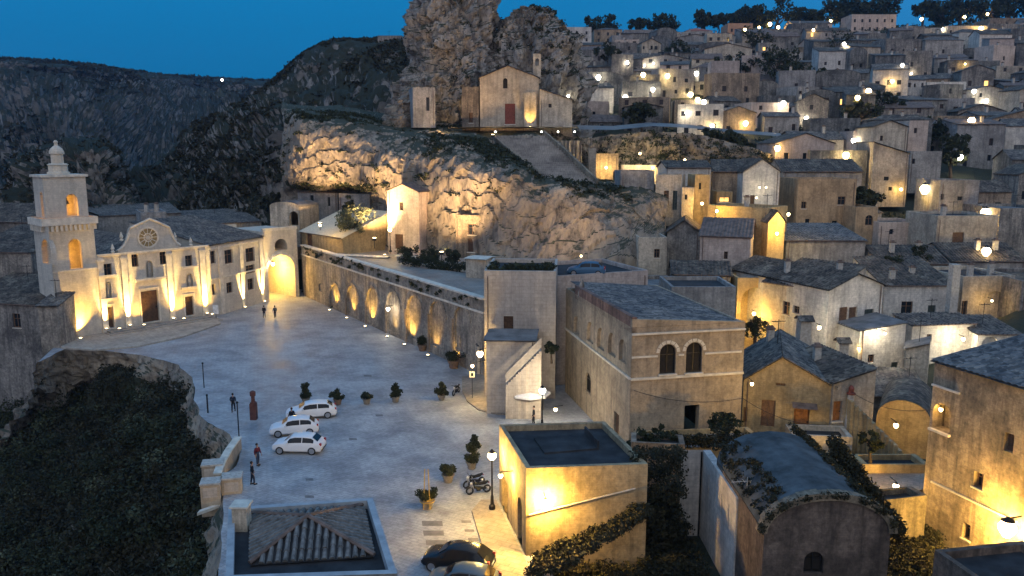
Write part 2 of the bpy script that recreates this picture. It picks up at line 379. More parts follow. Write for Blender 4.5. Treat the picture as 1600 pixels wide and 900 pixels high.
# ------------------------------------------------------------------ gorge side and far hills
def prow(pts): return [PY(*p) for p in pts]
far = loft([prow([(-200, 420, 300), (0, 400, 310), (120, 400, 320), (240, 400, 330), (330, 380, 340), (420, 380, 330), (560, 380, 330)]),
            prow([(-200, 330, 340), (0, 320, 350), (120, 300, 370), (240, 300, 400), (330, 290, 400), (420, 300, 380), (560, 300, 380)]),
            prow([(-200, 240, 420), (0, 235, 420), (120, 225, 430), (240, 235, 500), (330, 220, 520), (420, 200, 520), (560, 200, 520)]),
            prow([(-200, 170, 480), (0, 160, 480), (120, 160, 500), (240, 170, 580), (330, 165, 640), (420, 160, 640), (560, 160, 640)]),
            prow([(-200, 112, 540), (0, 112, 540), (120, 120, 560), (240, 135, 640), (330, 140, 720), (420, 138, 720), (560, 138, 720)]),
            prow([(-200, 96, 600), (0, 95, 600), (120, 102, 620), (240, 118, 700), (330, 124, 800), (420, 128, 800), (560, 128, 800)]),
            prow([(-200, 97, 1100), (0, 97, 1100), (120, 104, 1100), (240, 120, 1200), (330, 125, 1300), (420, 129, 1300), (560, 129, 1300)])],
           260, 180, amps=[10, 12, 13, 11, 6, 1.5, .5], sc=.02, strata=1.2)
tag(far.build('hills', HILLM, smooth=False), kind='structure')
spur = loft([prow([(150, 470, 150), (240, 470, 150), (310, 460, 150), (380, 460, 148), (450, 460, 146), (540, 440, 150), (660, 400, 160)]),
             prow([(150, 380, 165), (240, 360, 165), (310, 340, 160), (380, 340, 158), (450, 340, 155), (540, 330, 160), (660, 300, 170)]),
             prow([(150, 340, 180), (240, 300, 185), (310, 270, 185), (380, 255, 175), (450, 250, 168), (540, 250, 170), (660, 250, 180)]),
             prow([(150, 330, 200), (230, 268, 210), (300, 222, 210), (370, 200, 200), (440, 180, 190), (540, 160, 190), (660, 160, 195)]),
             prow([(150, 331, 215), (235, 262, 225), (305, 212, 235), (365, 182, 230), (430, 150, 225), (540, 120, 225), (660, 120, 220)]),
             prow([(150, 332, 225), (240, 263, 240), (310, 208, 260), (370, 172, 260), (425, 134, 255), (500, 76, 250), (660, 62, 245)]),
             prow([(150, 350, 300), (240, 300, 300), (310, 240, 320), (370, 190, 330), (420, 136, 330), (500, 78, 320), (660, 63, 320)])],
            170, 130, amps=[3, 4, 5, 5, 4, 1.8, 1], sc=.035, strata=1.2)
tag(spur.build('hills', ROCKG, smooth=False), kind='structure')
crag = loft([prow([(20, 420, 150), (70, 420, 148), (110, 420, 147), (160, 420, 148), (210, 420, 152), (240, 430, 160)]),
             prow([(20, 330, 155), (70, 320, 152), (110, 320, 150), (160, 330, 151), (205, 340, 154), (235, 350, 160)]),
             prow([(20, 280, 165), (70, 260, 160), (110, 250, 158), (155, 250, 158), (190, 285, 160), (212, 330, 165)]),
             prow([(20, 262, 180), (70, 238, 172), (110, 225, 168), (150, 224, 168), (180, 250, 170), (205, 310, 172)]),
             prow([(0, 262, 230), (70, 240, 230), (120, 230, 225), (160, 230, 220), (190, 260, 220), (210, 320, 210)])],
            90, 70, amps=[3, 4, 5, 3, 2], sc=.07, strata=1.2)
tag(crag.build('rock_crag', ROCKG), 'rounded grey rock crag rising behind the bell tower', 'rock')

def veg_prob(thr, sc=.03):
    def f(A, nz):
        return np.array([1.0 if fbm(a, sc, 4) > thr else .04 for a in A])*(.25+nz)
    return f
pts = scatter(spur, 9000, 3, veg_prob(-.05)); ob = leafmesh('spur_scrub', pts, 1.1, 12, .5, SCRUB, 4)
tag(ob, 'dark scrub covering the spur below the rock', 'scrub', kind='stuff')
pts = scatter(far, 9000, 5, veg_prob(0, .012)); ob = leafmesh('hillside_scrub', pts, 3.2, 6, 2.0, SCRUB, 6)
tag(ob, 'sparse dark scrub on the far gorge slopes', 'scrub', kind='stuff')
pts = scatter(crag, 700, 7, veg_prob(.1, .06)); ob = leafmesh('crag_scrub', pts, .9, 12, .4, SCRUB, 8)
tag(ob, 'tufts of scrub on the crag behind the bell tower', 'scrub', kind='stuff')

# ------------------------------------------------------------------ the great cliff above the terrace
CX = [440, 462, 500, 560, 610, 660, 720, 780, 840, 900, 960, 1010, 1040]
def crow(pys, Ys, xs=CX): return [PY(x, y, Y) for x, y, Y in zip(xs, pys, Ys)]
cliff = loft([
    crow([430, 420, 410, 410, 410, 412, 415, 430, 440, 440, 430, 410, 400], [152, 148, 142, 132, 127, 124, 120, 115, 110, 107, 105, 106, 108]),
    crow([380, 340, 330, 330, 380, 390, 395, 400, 410, 410, 400, 380, 370], [156, 152, 150, 142, 128, 125, 121, 114, 109, 106, 105, 107, 110]),
    crow([320, 300, 300, 300, 335, 335, 345, 350, 350, 345, 345, 340, 340], [158, 154, 153, 146, 131, 126, 121, 116, 113, 110, 108, 110, 113]),
    crow([290, 268, 282, 288, 290, 290, 300, 305, 315, 320, 325, 325, 325], [158, 146, 141, 137, 132, 127, 122, 118, 114, 111, 110, 111, 114]),
    crow([240, 225, 240, 245, 250, 250, 260, 275, 295, 302, 312, 315, 316], [158, 145, 140, 137, 133, 129, 124, 119, 116, 113, 112, 112, 115]),
    crow([190, 184, 194, 202, 212, 214, 226, 254, 280, 293, 304, 308, 310], [162, 147, 143, 141, 139, 137, 131, 124, 119, 116, 114, 114, 116]),
    crow([172, 172, 180, 190, 205, 210, 214, 230, 262, 284, 296, 300, 304], [170, 160, 156, 150, 148, 146, 140, 134, 124, 119, 117, 117, 118]),
    crow([160, 164, 168, 172, 198, 203, 203, 206, 212, 276, 286, 290, 296], [190, 185, 180, 175, 156, 152, 149, 147, 140, 134, 132, 130, 130]),
    crow([165, 165, 165, 165, 180, 190, 195, 198, 203, 280, 283, 285, 286], [240, 220, 210, 200, 190, 180, 175, 172, 165, 148, 147, 147, 147])],
    300, 170, amps=[.5, .8, 1.1, 1.2, 1.1, .8, .7, .5, .3], sc=.15, zs=.42, ridge=.35, strata=1.3)
def in_poly(x, y, P):
    c = False; n = len(P)
    for i in range(n):
        a, b = P[i], P[(i+1) % n]
        if (a[1] > y) != (b[1] > y) and x < (b[0]-a[0])*(y-a[1])/(b[1]-a[1])+a[0]: c = not c
    return c
RA = [PY(768, 212, 141), PY(800, 240, 131.5), PY(838, 268, 125), PY(855, 289, 121)]; RB = [PY(848, 212, 141), PY(880, 240, 134), PY(906, 265, 128), PY(932, 290, 122.5)]
rp_poly = [(p.x-.8, p.y-1.5) for p in RA]+[(p.x+.8, p.y-1.5) for p in RB[::-1]]; fc_poly = [(p.x, p.y) for p in (PY(690, 206, 143), PY(770, 212, 139), PY(850, 212, 139), PY(910, 208, 143), PY(905, 200, 153), PY(690, 198, 157))]
for i, (x, y, z) in enumerate(cliff.v):
    if in_poly(x, y, rp_poly): z = min(z, float(np.interp(y, [121, 125, 131.5, 141], [p.z for p in RA[::-1]]))-.9)
    elif in_poly(x, y, fc_poly): z = max(min(z, PY(800, 203, 149).z-.25), PY(800, 203, 149).z-2)
    cliff.v[i] = (x, y, z)
tag(cliff.build('cliff', ROCK), 'long pale limestone cliff with a floodlit overhang above the terrace', 'cliff')
def liprob(A, nz): return np.where(nz > .72, 1.0, .012)*np.array([0 if in_poly(a[0], a[1], rp_poly) or in_poly(a[0], a[1], fc_poly) else (1.0 if fbm(a, .09, 4) > -.02 else .04) for a in A])*(A[:, 2] > 17)*(A[:,1] < 165)
pts = scatter(cliff, 1900, 9, liprob); ob = leafmesh('cliff_scrub', pts, .7, 20, .22, LEAF, 10)
tag(ob, 'low dark scrub along the cliff edge', 'scrub', kind='stuff')

def ringrock(rings, nu, nv, amp, sc, name, mat, label):
    """rings: (py, pxL, pxR, Y centre, radius in depth)"""
    C = []
    for py, a, b, Y, dr in rings:
        z = ZP(py, Y); x0, x1 = XP(a, Y, z), XP(b, Y, z); C.append((z, (x0+x1)/2, (x1-x0)/2, Y, dr))
    C = np.array(C); t = np.linspace(0, len(C)-1, nv); mb = MB()
    for tt in t:
        z, cx, rx, cy, ry = [float(np.interp(tt, range(len(C)), C[:, i])) for i in range(5)]
        for k in range(nu):
            a = 2*math.pi*k/nu; d = Vector((math.cos(a), math.sin(a), .15))
            s = 1/(abs(math.cos(a))**3+abs(math.sin(a))**3)**(1/3)
            p = Vector((cx+rx*math.cos(a)*s*.97, cy+ry*math.sin(a)*s*.97, z)); q = Vector((p.x, p.y, p.z*.55))
            lay = ((p.z*.3+fbm(q, .12, 3)*1.2) % 1)-.5; cell = mnoise.cell(Vector((p.x*.42+fbm(q, .3, 2), p.y*.42, p.z*.25+fbm(q+Vector((4, 4, 4)), .3, 2))))
            p += d*((lay*.3+cell*.3)*amp+fbm(q, sc, 6)*amp+(abs(fbm(q+Vector((9, 9, 9)), sc*2.3, 5))-.3)*amp*1.1)
            mb.v.append(tuple(p))
    mb.f = [(j*nu+i, j*nu+(i+1) % nu, (j+1)*nu+(i+1) % nu, (j+1)*nu+i) for j in range(nv-1) for i in range(nu)]
    mb.f.append(tuple((nv-1)*nu+i for i in range(nu))); mb.m = [0]*len(mb.f)
    return tag(mb.build(name, mat), label, 'rock'), mb
def crx(rings, *a):
    return ringrock(rings, *a)
_, pin = crx([(240, 600, 800, 176, 16), (205, 606, 790, 175, 15), (178, 612, 785, 174, 14), (150, 622, 785, 173, 13), (128, 632, 790, 172, 11), (110, 645, 800, 172, 10), (92, 652, 800, 172, 9.5),
          (84, 643, 792, 172, 9), (60, 650, 784, 172, 9), (40, 648, 780, 172, 8.5), (15, 655, 780, 172, 8), (-10, 660, 776, 172, 7), (-45, 675, 770, 172, 5), (-75, 700, 750, 172, 2)],
         150, 120, 2.6, .17, 'rock_pinnacle', ROCKP, 'tall craggy rock pinnacle standing against the sky')
_, mass = crx([(240, 760, 925, 178, 15), (205, 760, 918, 177, 14), (170, 765, 915, 176, 13), (130, 770, 915, 175, 12), (100, 758, 908, 174, 11), (70, 758, 903, 173, 10),
           (52, 768, 888, 173, 9), (36, 782, 870, 173, 8), (23, 798, 856, 173, 6), (16, 812, 842, 173, 3)],
          140, 100, 2.2, .17, 'rock_mass', ROCKP, 'broad dark rock shoulder right of the tall pinnacle')
_, lrock = crx([(240, 560, 700, 168, 12), (215, 590, 690, 166, 10), (190, 608, 680, 165, 9), (165, 618, 670, 165, 8), (142, 624, 668, 166, 7), (128, 632, 662, 167, 4)],
          90, 60, 1.8, .2, 'rock_outcrop', ROCK, 'low pale outcrop left of the small white annex')
for mbx, nn, sd, lab in ((pin, 260, 21, 'scrub in the clefts of the pinnacle'), (mass, 500, 23, 'dark bushes on the rock shoulder')):
    mbx.f.pop()
    pts = scatter(mbx, nn, sd, lambda A, nz: (.1+nz)**2*np.array([1.0 if fbm(a, .15, 3) > .05 else .03 for a in A]))
    tag(leafmesh('rock_scrub', pts, .8, 22, .22, LEAF, sd), lab, 'scrub', kind='stuff')

# rock band with arched caves above the lit street
band = loft([[PY(x, y, Y) for x, y, Y in zip([835, 880, 920, 960, 1010, 1060, 1110, 1160, 1225], r, [150, 147, 146, 146, 147, 149, 152, 154, 156])] if i == 0 else
             [PY(x, y, Y+i*k) for x, y, Y, k in zip([835, 880, 920, 960, 1010, 1060, 1110, 1160, 1225], r, [150, 147, 146, 146, 147, 149, 152, 154, 156], [.6]*9)]
             for i, r in enumerate([[236, 290, 300, 300, 300, 290, 280, 275, 270], [222, 262, 270, 275, 272, 268, 262, 262, 262], [216, 238, 245, 245, 240, 240, 246, 250, 256],
                                    [212, 222, 228, 224, 216, 218, 228, 240, 250], [210, 212, 216, 210, 206, 207, 214, 228, 244]])]
            , 130, 60, amps=[.6, 1.2, 1.6, 1.2, .5], sc=.2, strata=1.3)
tag(band.build('rock_ledge', ROCK), 'brown rock ledge with old caves above the brightly lit lane', 'rock')
pts = scatter(band, 420, 31, lambda A, nz: .1+nz**2); tag(leafmesh('ledge_scrub', pts, .8, 22, .22, LEAF, 33), 'bushes hanging over the lit lane', 'scrub', kind='stuff')

# ------------------------------------------------------------------ piazza sheet, steps, kerb, edge cliff
EDGE = [(60, 566), (100, 546), (165, 548), (230, 556), (278, 570), (300, 590), (306, 625), (318, 655), (350, 672), (374, 700), (372, 722), (352, 745), (350, 790), (346, 850), (338, 900), (320, 980)]
edge = [PZ(x, y, 0) for x, y in EDGE]
fine = []
for i in range(len(edge)-1):
    for k in range(4):
        p = edge[i].lerp(edge[i+1], k/4); fine.append(p+Vector((fbm(p, .5, 3)*.35, fbm(p+Vector((5, 5, 5)), .5, 3)*.35, 0)))
fine.append(edge[-1])
mb = MB(); mb.quad(*([Vector((p.x, p.y, 0)) for p in reversed(fine)]+[Vector((-59, 104, 0)), Vector((-62, 150, 0)), Vector((0, 150, 0)), Vector((13, 78, 0)), Vector((12, 57, 0)), Vector((2.5, 51, 0)), Vector((2.2, 30, 0)), Vector((2, 20, 0)), Vector((-10, 20, 0))]))
tag(mb.build('piazza', PAVE), kind='structure')
rows = []
cen = Vector((-10, 75, 0))
for dz, off in ((0.0, 0), (-.5, .15), (-2, .7), (-4, 1.2), (-7, 3.5), (-12, 7), (-24, 16)):
    r = []
    for i, p in enumerate(fine):
        t = (fine[min(i+1, len(fine)-1)]-fine[max(i-1, 0)]).normalized(); n = Vector((t.y, -t.x, 0))
        if n.dot(p-cen) < 0: n = -n
        r.append(p+n*off+Vector((0, 0, dz)))
    rows.append(r)
ec = loft(rows, 240, 60, amps=[.12, .35, .8, 1.2, 1.6, 2, 2], sc=.3, strata=1.3)
tag(ec.build('edge_cliff', ROCK), 'broken rock face dropping from the piazza edge', 'cliff')
slope = loft([prow([(-260, 600, 118), (-60, 560, 112), (60, 552, 108), (160, 552, 104), (250, 560, 98), (320, 570, 96)]),
              prow([(-260, 640, 108), (-60, 620, 104), (60, 610, 100), (160, 605, 95), (250, 605, 87), (320, 610, 82)]),
              prow([(-260, 700, 98), (-60, 680, 96), (60, 675, 90), (160, 670, 84), (250, 665, 76), (320, 670, 72)]),
              prow([(-260, 780, 88), (-60, 760, 86), (60, 755, 80), (160, 750, 72), (250, 750, 65), (330, 750, 60)]),
              prow([(-260, 860, 78), (-60, 850, 76), (60, 845, 70), (160, 840, 63), (250, 840, 57), (340, 840, 52)]),
              prow([(-260, 980, 66), (-60, 980, 64), (60, 970, 58), (160, 970, 52), (250, 960, 48), (345, 960, 44)])], 120, 110, amp=1.6, sc=.12)
slope.v = [(x, y, z-1.0) for x, y, z in slope.v]
tag(slope.build('slope', GROUND), kind='structure')
pts = scatter(slope, 5200, 41, lambda A, nz: np.array([1.0 if fbm(a, .12, 4) > -.1 else .45 for a in A]))
pts = pts[(pts[:, 2] < -1.9) | (pts[:, 0] < -64)]; pts[:, 2] += np.random.RandomState(5).rand(len(pts))*1.1
bs_ = scatter(slope, 250, 47); bs_ = bs_[bs_[:, 2] < -3.2][:190]; bs_ = np.resize(bs_, (190, 3)); rr_s = np.random.RandomState(48); bs_[:, 2] += .8+rr_s.rand(190)*.8
tag(leafmesh('gorge_bushes', bs_, 1.1+rr_s.rand(190)*1.3, 260, .16, LEAF, 49), 'taller rounded bushes rising out of the gorge thicket', 'bushes', kind='stuff')
bs_ = scatter(slope, 110, 51); bs_ = np.resize(bs_[bs_[:, 2] < -3.2], (70, 3)); bs_[:, 2] += .9
tag(leafmesh('gorge_bushes', bs_, .9+rr_s.rand(70)*.9, 230, .14, LEAFO, 52), 'paler olive bushes scattered in the gorge thicket', 'bushes', kind='stuff')
tag(leafmesh('gorge_thicket', pts, .85, 34, .17, SCRUB, 42), 'dense dark thicket filling the gorge slope below the piazza', 'thicket', kind='stuff')
pts = scatter(ec, 520, 43, lambda A, nz: (A[:, 2] < -1.8)*np.array([1.0 if fbm(a, .25, 4) > .0 else .05 for a in A]))
tag(leafmesh('edge_scrub', pts, .5, 30, .13, SCRUB, 44), 'scrub clinging to the rock face at the piazza edge', 'scrub', kind='stuff')

# ------------------------------------------------------------------ buildings
class Face:
    """a vertical wall plane: A, B its lower corners (left, right as seen from outside)"""
    def __init__(s, A, B):
        s.A = Vector(A); s.B = Vector((B[0], B[1], s.A.z)); s.W = (s.B-s.A).length; s.u = (s.B-s.A)/s.W
        s.n = s.u.cross(Vector((0, 0, 1)))
    def P(s, u, v, d=0): return s.A+s.u*u+Vector((0, 0, v))+s.n*d
    def uv(s, px, py):
        r = ray(px, py); o = Vector((0, 0, CAMZ)); den = r.dot(s.n)
        t = (s.A-o).dot(s.n)/den; p = o+r*t; return (p-s.A).dot(s.u), p.z-s.A.z
    def rect(s, x0, y0, x1, y1):
        a = s.uv((x0+x1)/2, y1); b = s.uv((x0+x1)/2, y0); l = s.uv(x0, (y0+y1)/2); r = s.uv(x1, (y0+y1)/2)
        return min(l[0], r[0]), a[1], max(l[0], r[0]), b[1]
    def slab(s, mb, u0, v0, u1, v1, d0, d1):
        mb.box(s.P(u0, v0, d0), s.u*(u1-u0), s.n*(d1-d0), (0, 0, v1-v0))
ARCH = 'aAnIL'
def wallface(mb, fc, W, H, ops, t=.28):
    """wall with real openings and reveals"""
    us = sorted(set([0, W]+[x for o in ops for x in (o[1], o[3])])); vs = sorted(set([0, H]+[x for o in ops for x in (o[2], o[4])]))
    for i in range(len(us)-1):
        for j in range(len(vs)-1):
            cu, cv = (us[i]+us[i+1])/2, (vs[j]+vs[j+1])/2
            if us[i+1]-us[i] < 1e-4 or vs[j+1]-vs[j] < 1e-4: continue
            if any(o[1] < cu < o[3] and o[2] < cv < o[4] for o in ops): continue
            mb.quad(fc.P(us[i], vs[j]), fc.P(us[i+1], vs[j]), fc.P(us[i+1], vs[j+1]), fc.P(us[i], vs[j+1]))
    for o in ops:
        k, a, b, c, d = o[:5]; T = t*(2.2 if k in 'oI' else 1)
        if k in ARCH:
            r = (c-a)/2; r2 = min(r, (d-b)*.6); m = (a+c)/2; pts = []
            for q in range(9):
                th = math.pi*q/8; pts.append((m-r*math.cos(th), d-r2+r2*math.sin(th)))
            for q in range(8):
                (x0, y0), (x1, y1) = pts[q], pts[q+1]
                mb.quad(fc.P(x0, y0), fc.P(x1, y1), fc.P(x1, d), fc.P(x0, d))
                mb.quad(fc.P(x0, y0, 0), fc.P(x0, y0, -T), fc.P(x1, y1, -T), fc.P(x1, y1, 0))
            top = d-r2
        else:
            top = d; mb.quad(fc.P(a, d), fc.P(c, d), fc.P(c, d, -T), fc.P(a, d, -T))
        mb.quad(fc.P(a, b), fc.P(a, b, -T), fc.P(a, top, -T), fc.P(a, top)); mb.quad(fc.P(c, b), fc.P(c, top), fc.P(c, top, -T), fc.P(c, b, -T))
        mb.quad(fc.P(a, b), fc.P(c, b), fc.P(c, b, -T), fc.P(a, b, -T))
        if k == 'n':
            mb.quad(fc.P(a, b, -T), fc.P(c, b, -T), fc.P(c, d, -T), fc.P(a, d, -T))
KN = {'w': 'window', 'a': 'window', 'l': 'window', 'L': 'window', 's': 'shutter', 'g': 'shutter', 'd': 'door', 'A': 'window', 'b': 'door', 'r': 'door', 'p': 'window'}
def fitting(fc, o, par, t=.28, simple=False):
    k, a, b, c, d = o[:5]; D = -t+.04; w, h = c-a, d-b
    if k in 'noI':
        return
    nm = KN[k]; mb = MB()
    if simple or k == 'p':
        fc.slab(mb, a, b, c, d, D-.06, D); return mb.build(nm, GLASS if k in 'wap' else (LITW if k in 'lL' else (SHUT if k in 'sd' else WOOD)), par)
    if k in 'waAlL':
        f = min(.09, w*.12)
        for q in ((a, b, a+f, d), (c-f, b, c, d), (a+f, b, c-f, b+f), (a+f, d-f, c-f, d), ((a+c)/2-f*.35, b+f, (a+c)/2+f*.35, d-f), (a+f, b+h*.62, (a+c)/2-f*.35, b+h*.62+f*.6), ((a+c)/2+f*.35, b+h*.62, c-f, b+h*.62+f*.6)):
            fc.slab(mb, *q, D, D+.05)
        o_ = mb.build(nm, SHUT if k != 'A' else METAL, par)
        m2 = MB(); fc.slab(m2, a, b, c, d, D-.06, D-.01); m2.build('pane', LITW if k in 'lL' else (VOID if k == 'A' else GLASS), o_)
        if k in 'wl':
            m3 = MB(); fc.slab(m3, a-.1, b-.1, c+.1, b-.003, -.05, .1); m3.build('sill', TRIM, par)
    elif k in 'sg':
        mt = SHUT if k == 's' else GREEN; o_ = None
        for q in range(2):
            x0 = a+q*w/2+.015; x1 = a+(q+1)*w/2-.015; m = MB()
            for z in np.arange(b+.05, d-.05, .12): fc.slab(m, x0+.06, z, x1-.06, z+.07, D+.005, D+.035)
            for r_ in ((x0, b, x0+.06, d), (x1-.06, b, x1, d)): fc.slab(m, *r_, D, D+.05)
            fc.slab(m, x0, b, x1, d, D-.05, D-.003); m.build('shutter', mt, par)
    elif k in 'dbr':
        mt = {'d': WOOD, 'b': ORANGEW, 'r': REDW}[k]
        fc.slab(mb, a, b, c, d, D-.08, D)
        nx = 2; ny = 3
        for i in range(nx):
            for j in range(ny):
                x0 = a+w*(i+.12)/nx; x1 = a+w*(i+.88)/nx; z0 = b+h*(j+.1)/ny; z1 = b+h*(j+.9)/ny; fc.slab(mb, x0, z0, x1, z1, D, D+.035)
        o_ = mb.build('door', mt, par); m = MB(); fc.slab(m, c-w*.14, b+h*.42, c-w*.06, b+h*.48, D+.036, D+.09); m.build('handle', METAL, o_)
        m3 = MB(); fc.slab(m3, a-.12, b-.12, c+.12, b-.003, -.02, .14); m3.build('threshold', TRIM, par)
LITW = plain('lit_window', (.6, .4, .15), .5, emit=(1, .55, .16, 1.6))

def corr(mb, A, B, C, D, pitch=.42, h=.08):
    """tiled slope: A-B along the eave, D-C along the ridge, rolls running up the slope"""
    A, B, C, D = map(Vector, (A, B, C, D)); L = max((B-A).length, (C-D).length); n = max(2, int(L/pitch)); k = 4*n
    nrm = (B-A).cross(D-A)
    if nrm.length < 1e-6: nrm = (B-A).cross(C-A)
    nrm.normalize()
    if nrm.z < 0: nrm = -nrm
    st = len(mb.v)
    for i in range(k+1):
        t = i/k; o = nrm*(abs(math.sin(math.pi*n*t))*h)
        mb.v.append(tuple(A.lerp(B, t)+o)); mb.v.append(tuple(D.lerp(C, t)+o))
    for i in range(k): mb.f.append((st+2*i, st+2*i+2, st+2*i+3, st+2*i+1)); mb.m.append(mb.cur)

def roof(kind, fA, fB, rB, rA, z, rise, mat, par, wallmb, detail=True, over=.25, skew=.5):
    """fA fB front corners, rA rB rear corners (xy), z eave height"""
    V = lambda p, zz=0: Vector((p[0], p[1], z+zz))
    fA, fB, rA, rB = [Vector((p[0], p[1], 0)) for p in (fA, fB, rA, rB)]
    c = (fA+fB+rA+rB)/4
    ex = lambda p: p+(p-c).normalized()*over
    sl = corr if detail else (lambda mb, A, B, C, D: mb.quad(A, B, C, D))
    mb = MB()
    def under(*p): mb.quad(*[q-Vector((0, 0, .1)) for q in p][::-1])
    if kind == 'flat':
        t = .3; h = .45+rise*.0
        ins = lambda p: p+(c-p).normalized()*t*1.4
        O = [fA, fB, rB, rA]; I = [ins(p) for p in O]
        mb.quad(*[V(p, .04) for p in I]); mb.build('roof', mat, par)
        for i in range(4):
            a, b, a2, b2 = O[i], O[(i+1) % 4], I[i], I[(i+1) % 4]
            wallmb.quad(V(a), V(b), V(b, h), V(a, h)); wallmb.quad(V(b2, .02), V(a2, .02), V(a2, h), V(b2, h)); wallmb.quad(V(a, h), V(b, h), V(b2, h), V(a2, h))
        return
    if kind == 'gf':     # gable to the front
        m1 = fA.lerp(fB, skew); m2 = rA.lerp(rB, skew)
        wallmb.quad(V(fA), V(fB), V(m1, rise)); wallmb.quad(V(rB), V(rA), V(m2, rise))
        e = (fA-rA).normalized()*over; s = (fB-fA).normalized()*over; dz = rise/((fB-fA).length*.5)*over
        for a, b, sg in ((fA, rA, -1), (fB, rB, 1)):
            sl(mb, V(a+e+s*sg, -dz+.05), V(b-e+s*sg, -dz+.05), V(m2-e, rise+.05), V(m1+e, rise+.05))
            under(V(a+e+s*sg, -dz+.05), V(b-e+s*sg, -dz+.05), V(m2-e, rise+.05), V(m1+e, rise+.05))
    elif kind == 'gs':   # ridge along the width
        m1 = fA.lerp(rA, .5); m2 = fB.lerp(rB, .5)
        wallmb.quad(V(rA), V(fA), V(m1, rise)); wallmb.quad(V(fB), V(rB), V(m2, rise))
        e = (fA-fB).normalized()*over; s = (fA-rA).normalized()*over; dz = rise/((fA-rA).length*.5)*over
        for a, b, sg in ((fA, fB, 1), (rA, rB, -1)):
            sl(mb, V(a+e+s*sg, -dz+.05), V(b-e+s*sg, -dz+.05), V(m2-e, rise+.05), V(m1+e, rise+.05))
            under(V(a+e+s*sg, -dz+.05), V(b-e+s*sg, -dz+.05), V(m2-e, rise+.05), V(m1+e, rise+.05))
    elif kind == 'shed':  # falls to the front
        wallmb.quad(V(rA), V(fA), V(rA, rise)); wallmb.quad(V(fB), V(rB), V(rB, rise)); wallmb.quad(V(rB), V(rA), V(rA, rise), V(rB, rise))
        e = (fA-fB).normalized()*over; s = (fA-rA).normalized()*over
        q = (V(fA+e+s, .02), V(fB-e+s, .02), V(rB-e, rise+.05), V(rA+e, rise+.05)); sl(mb, *q); under(*q)
    elif kind in ('shedr', 'shedl'):
        hi, lo = ((fB, rB), (fA, rA)) if kind == 'shedl' else ((fA, rA), (fB, rB))
        wallmb.quad(V(fA), V(fB), V(hi[0], rise)); wallmb.quad(V(rB), V(rA), V(hi[1], rise)); wallmb.quad(V(hi[0]), V(hi[1]), V(hi[1], rise), V(hi[0], rise))
        s = (lo[0]-hi[0]).normalized()*over; e = (fA-rA).normalized()*over
        q = (V(lo[0]+s+e, .02), V(lo[1]+s-e, .02), V(hi[1]-e, rise+.05), V(hi[0]+e, rise+.05)); sl(mb, *q); under(*q)
    elif kind == 'hip':
        L = (fB-fA).length; Dp = (rA-fA).length; k = min(.5, .5*Dp/L) if L > Dp else .5
        if L > Dp: m1 = fA.lerp(rA, .5).lerp(fB.lerp(rB, .5), k); m2 = fA.lerp(rA, .5).lerp(fB.lerp(rB, .5), 1-k)
        else:
            k = .5*L/Dp; m1 = fA.lerp(fB, .5).lerp(rA.lerp(rB, .5), k); m2 = fA.lerp(fB, .5).lerp(rA.lerp(rB, .5), 1-k)
        a, b, c2, d2 = map(ex, (fA, fB, rB, rA)); T1, T2 = V(m1, rise), V(m2, rise)
        if L > Dp: fs = [(a, b, T2, T1), (c2, d2, T1, T2), (d2, a, T1, T1), (b, c2, T2, T2)]
        else: fs = [(a, b, T1, T1), (c2, d2, T2, T2), (d2, a, T1, T2), (b, c2, T2, T1)]
        for p, q, t1, t2 in fs:
            if detail: corr(mb, V(p), V(q), t1, t2)
            else: mb.quad(V(p), V(q), t1) if (t1-t2).length < 1e-6 else mb.quad(V(p), V(q), t1, t2)
        mb.quad(*[V(p, -.08) for p in (d2, c2, b, a)])
    elif kind == 'vault':
        n = 12; ra = []; rb = []; hw = (fB-fA).length/2; e = (fA-rA).normalized()*over
        for i in range(n+1):
            th = math.pi*i/n; x = .5-.5*math.cos(th); zz = rise*math.sin(th)
            ra.append(V(fA.lerp(fB, x), zz)); rb.append(V(rA.lerp(rB, x), zz))
        for i in range(n):
            wallmb.quad(V(fA.lerp(fB, .5)), ra[i+1], ra[i]); wallmb.quad(V(rA.lerp(rB, .5)), rb[i], rb[i+1])
            up = Vector((0, 0, .06)); mb.quad(ra[i]+up+e*.3, ra[i+1]+up+e*.3, rb[i+1]+up, rb[i]+up)
    mb.build('roof', mat, par)

def chimney(par, x, y, z, h=1.3, s=.55):
    mb = MB(); mb.cbox((x, y, z-.6), s, s, h+.6); o = mb.build('chimney', CHIM, par)
    m = MB(); m.cbox((x, y, z+h+.003), s*1.35, s*1.35, .12); m.cbox((x, y, z+h+.123), s*.7, s*.7, .2); m.build('chimney_cap', ROOFB, o)

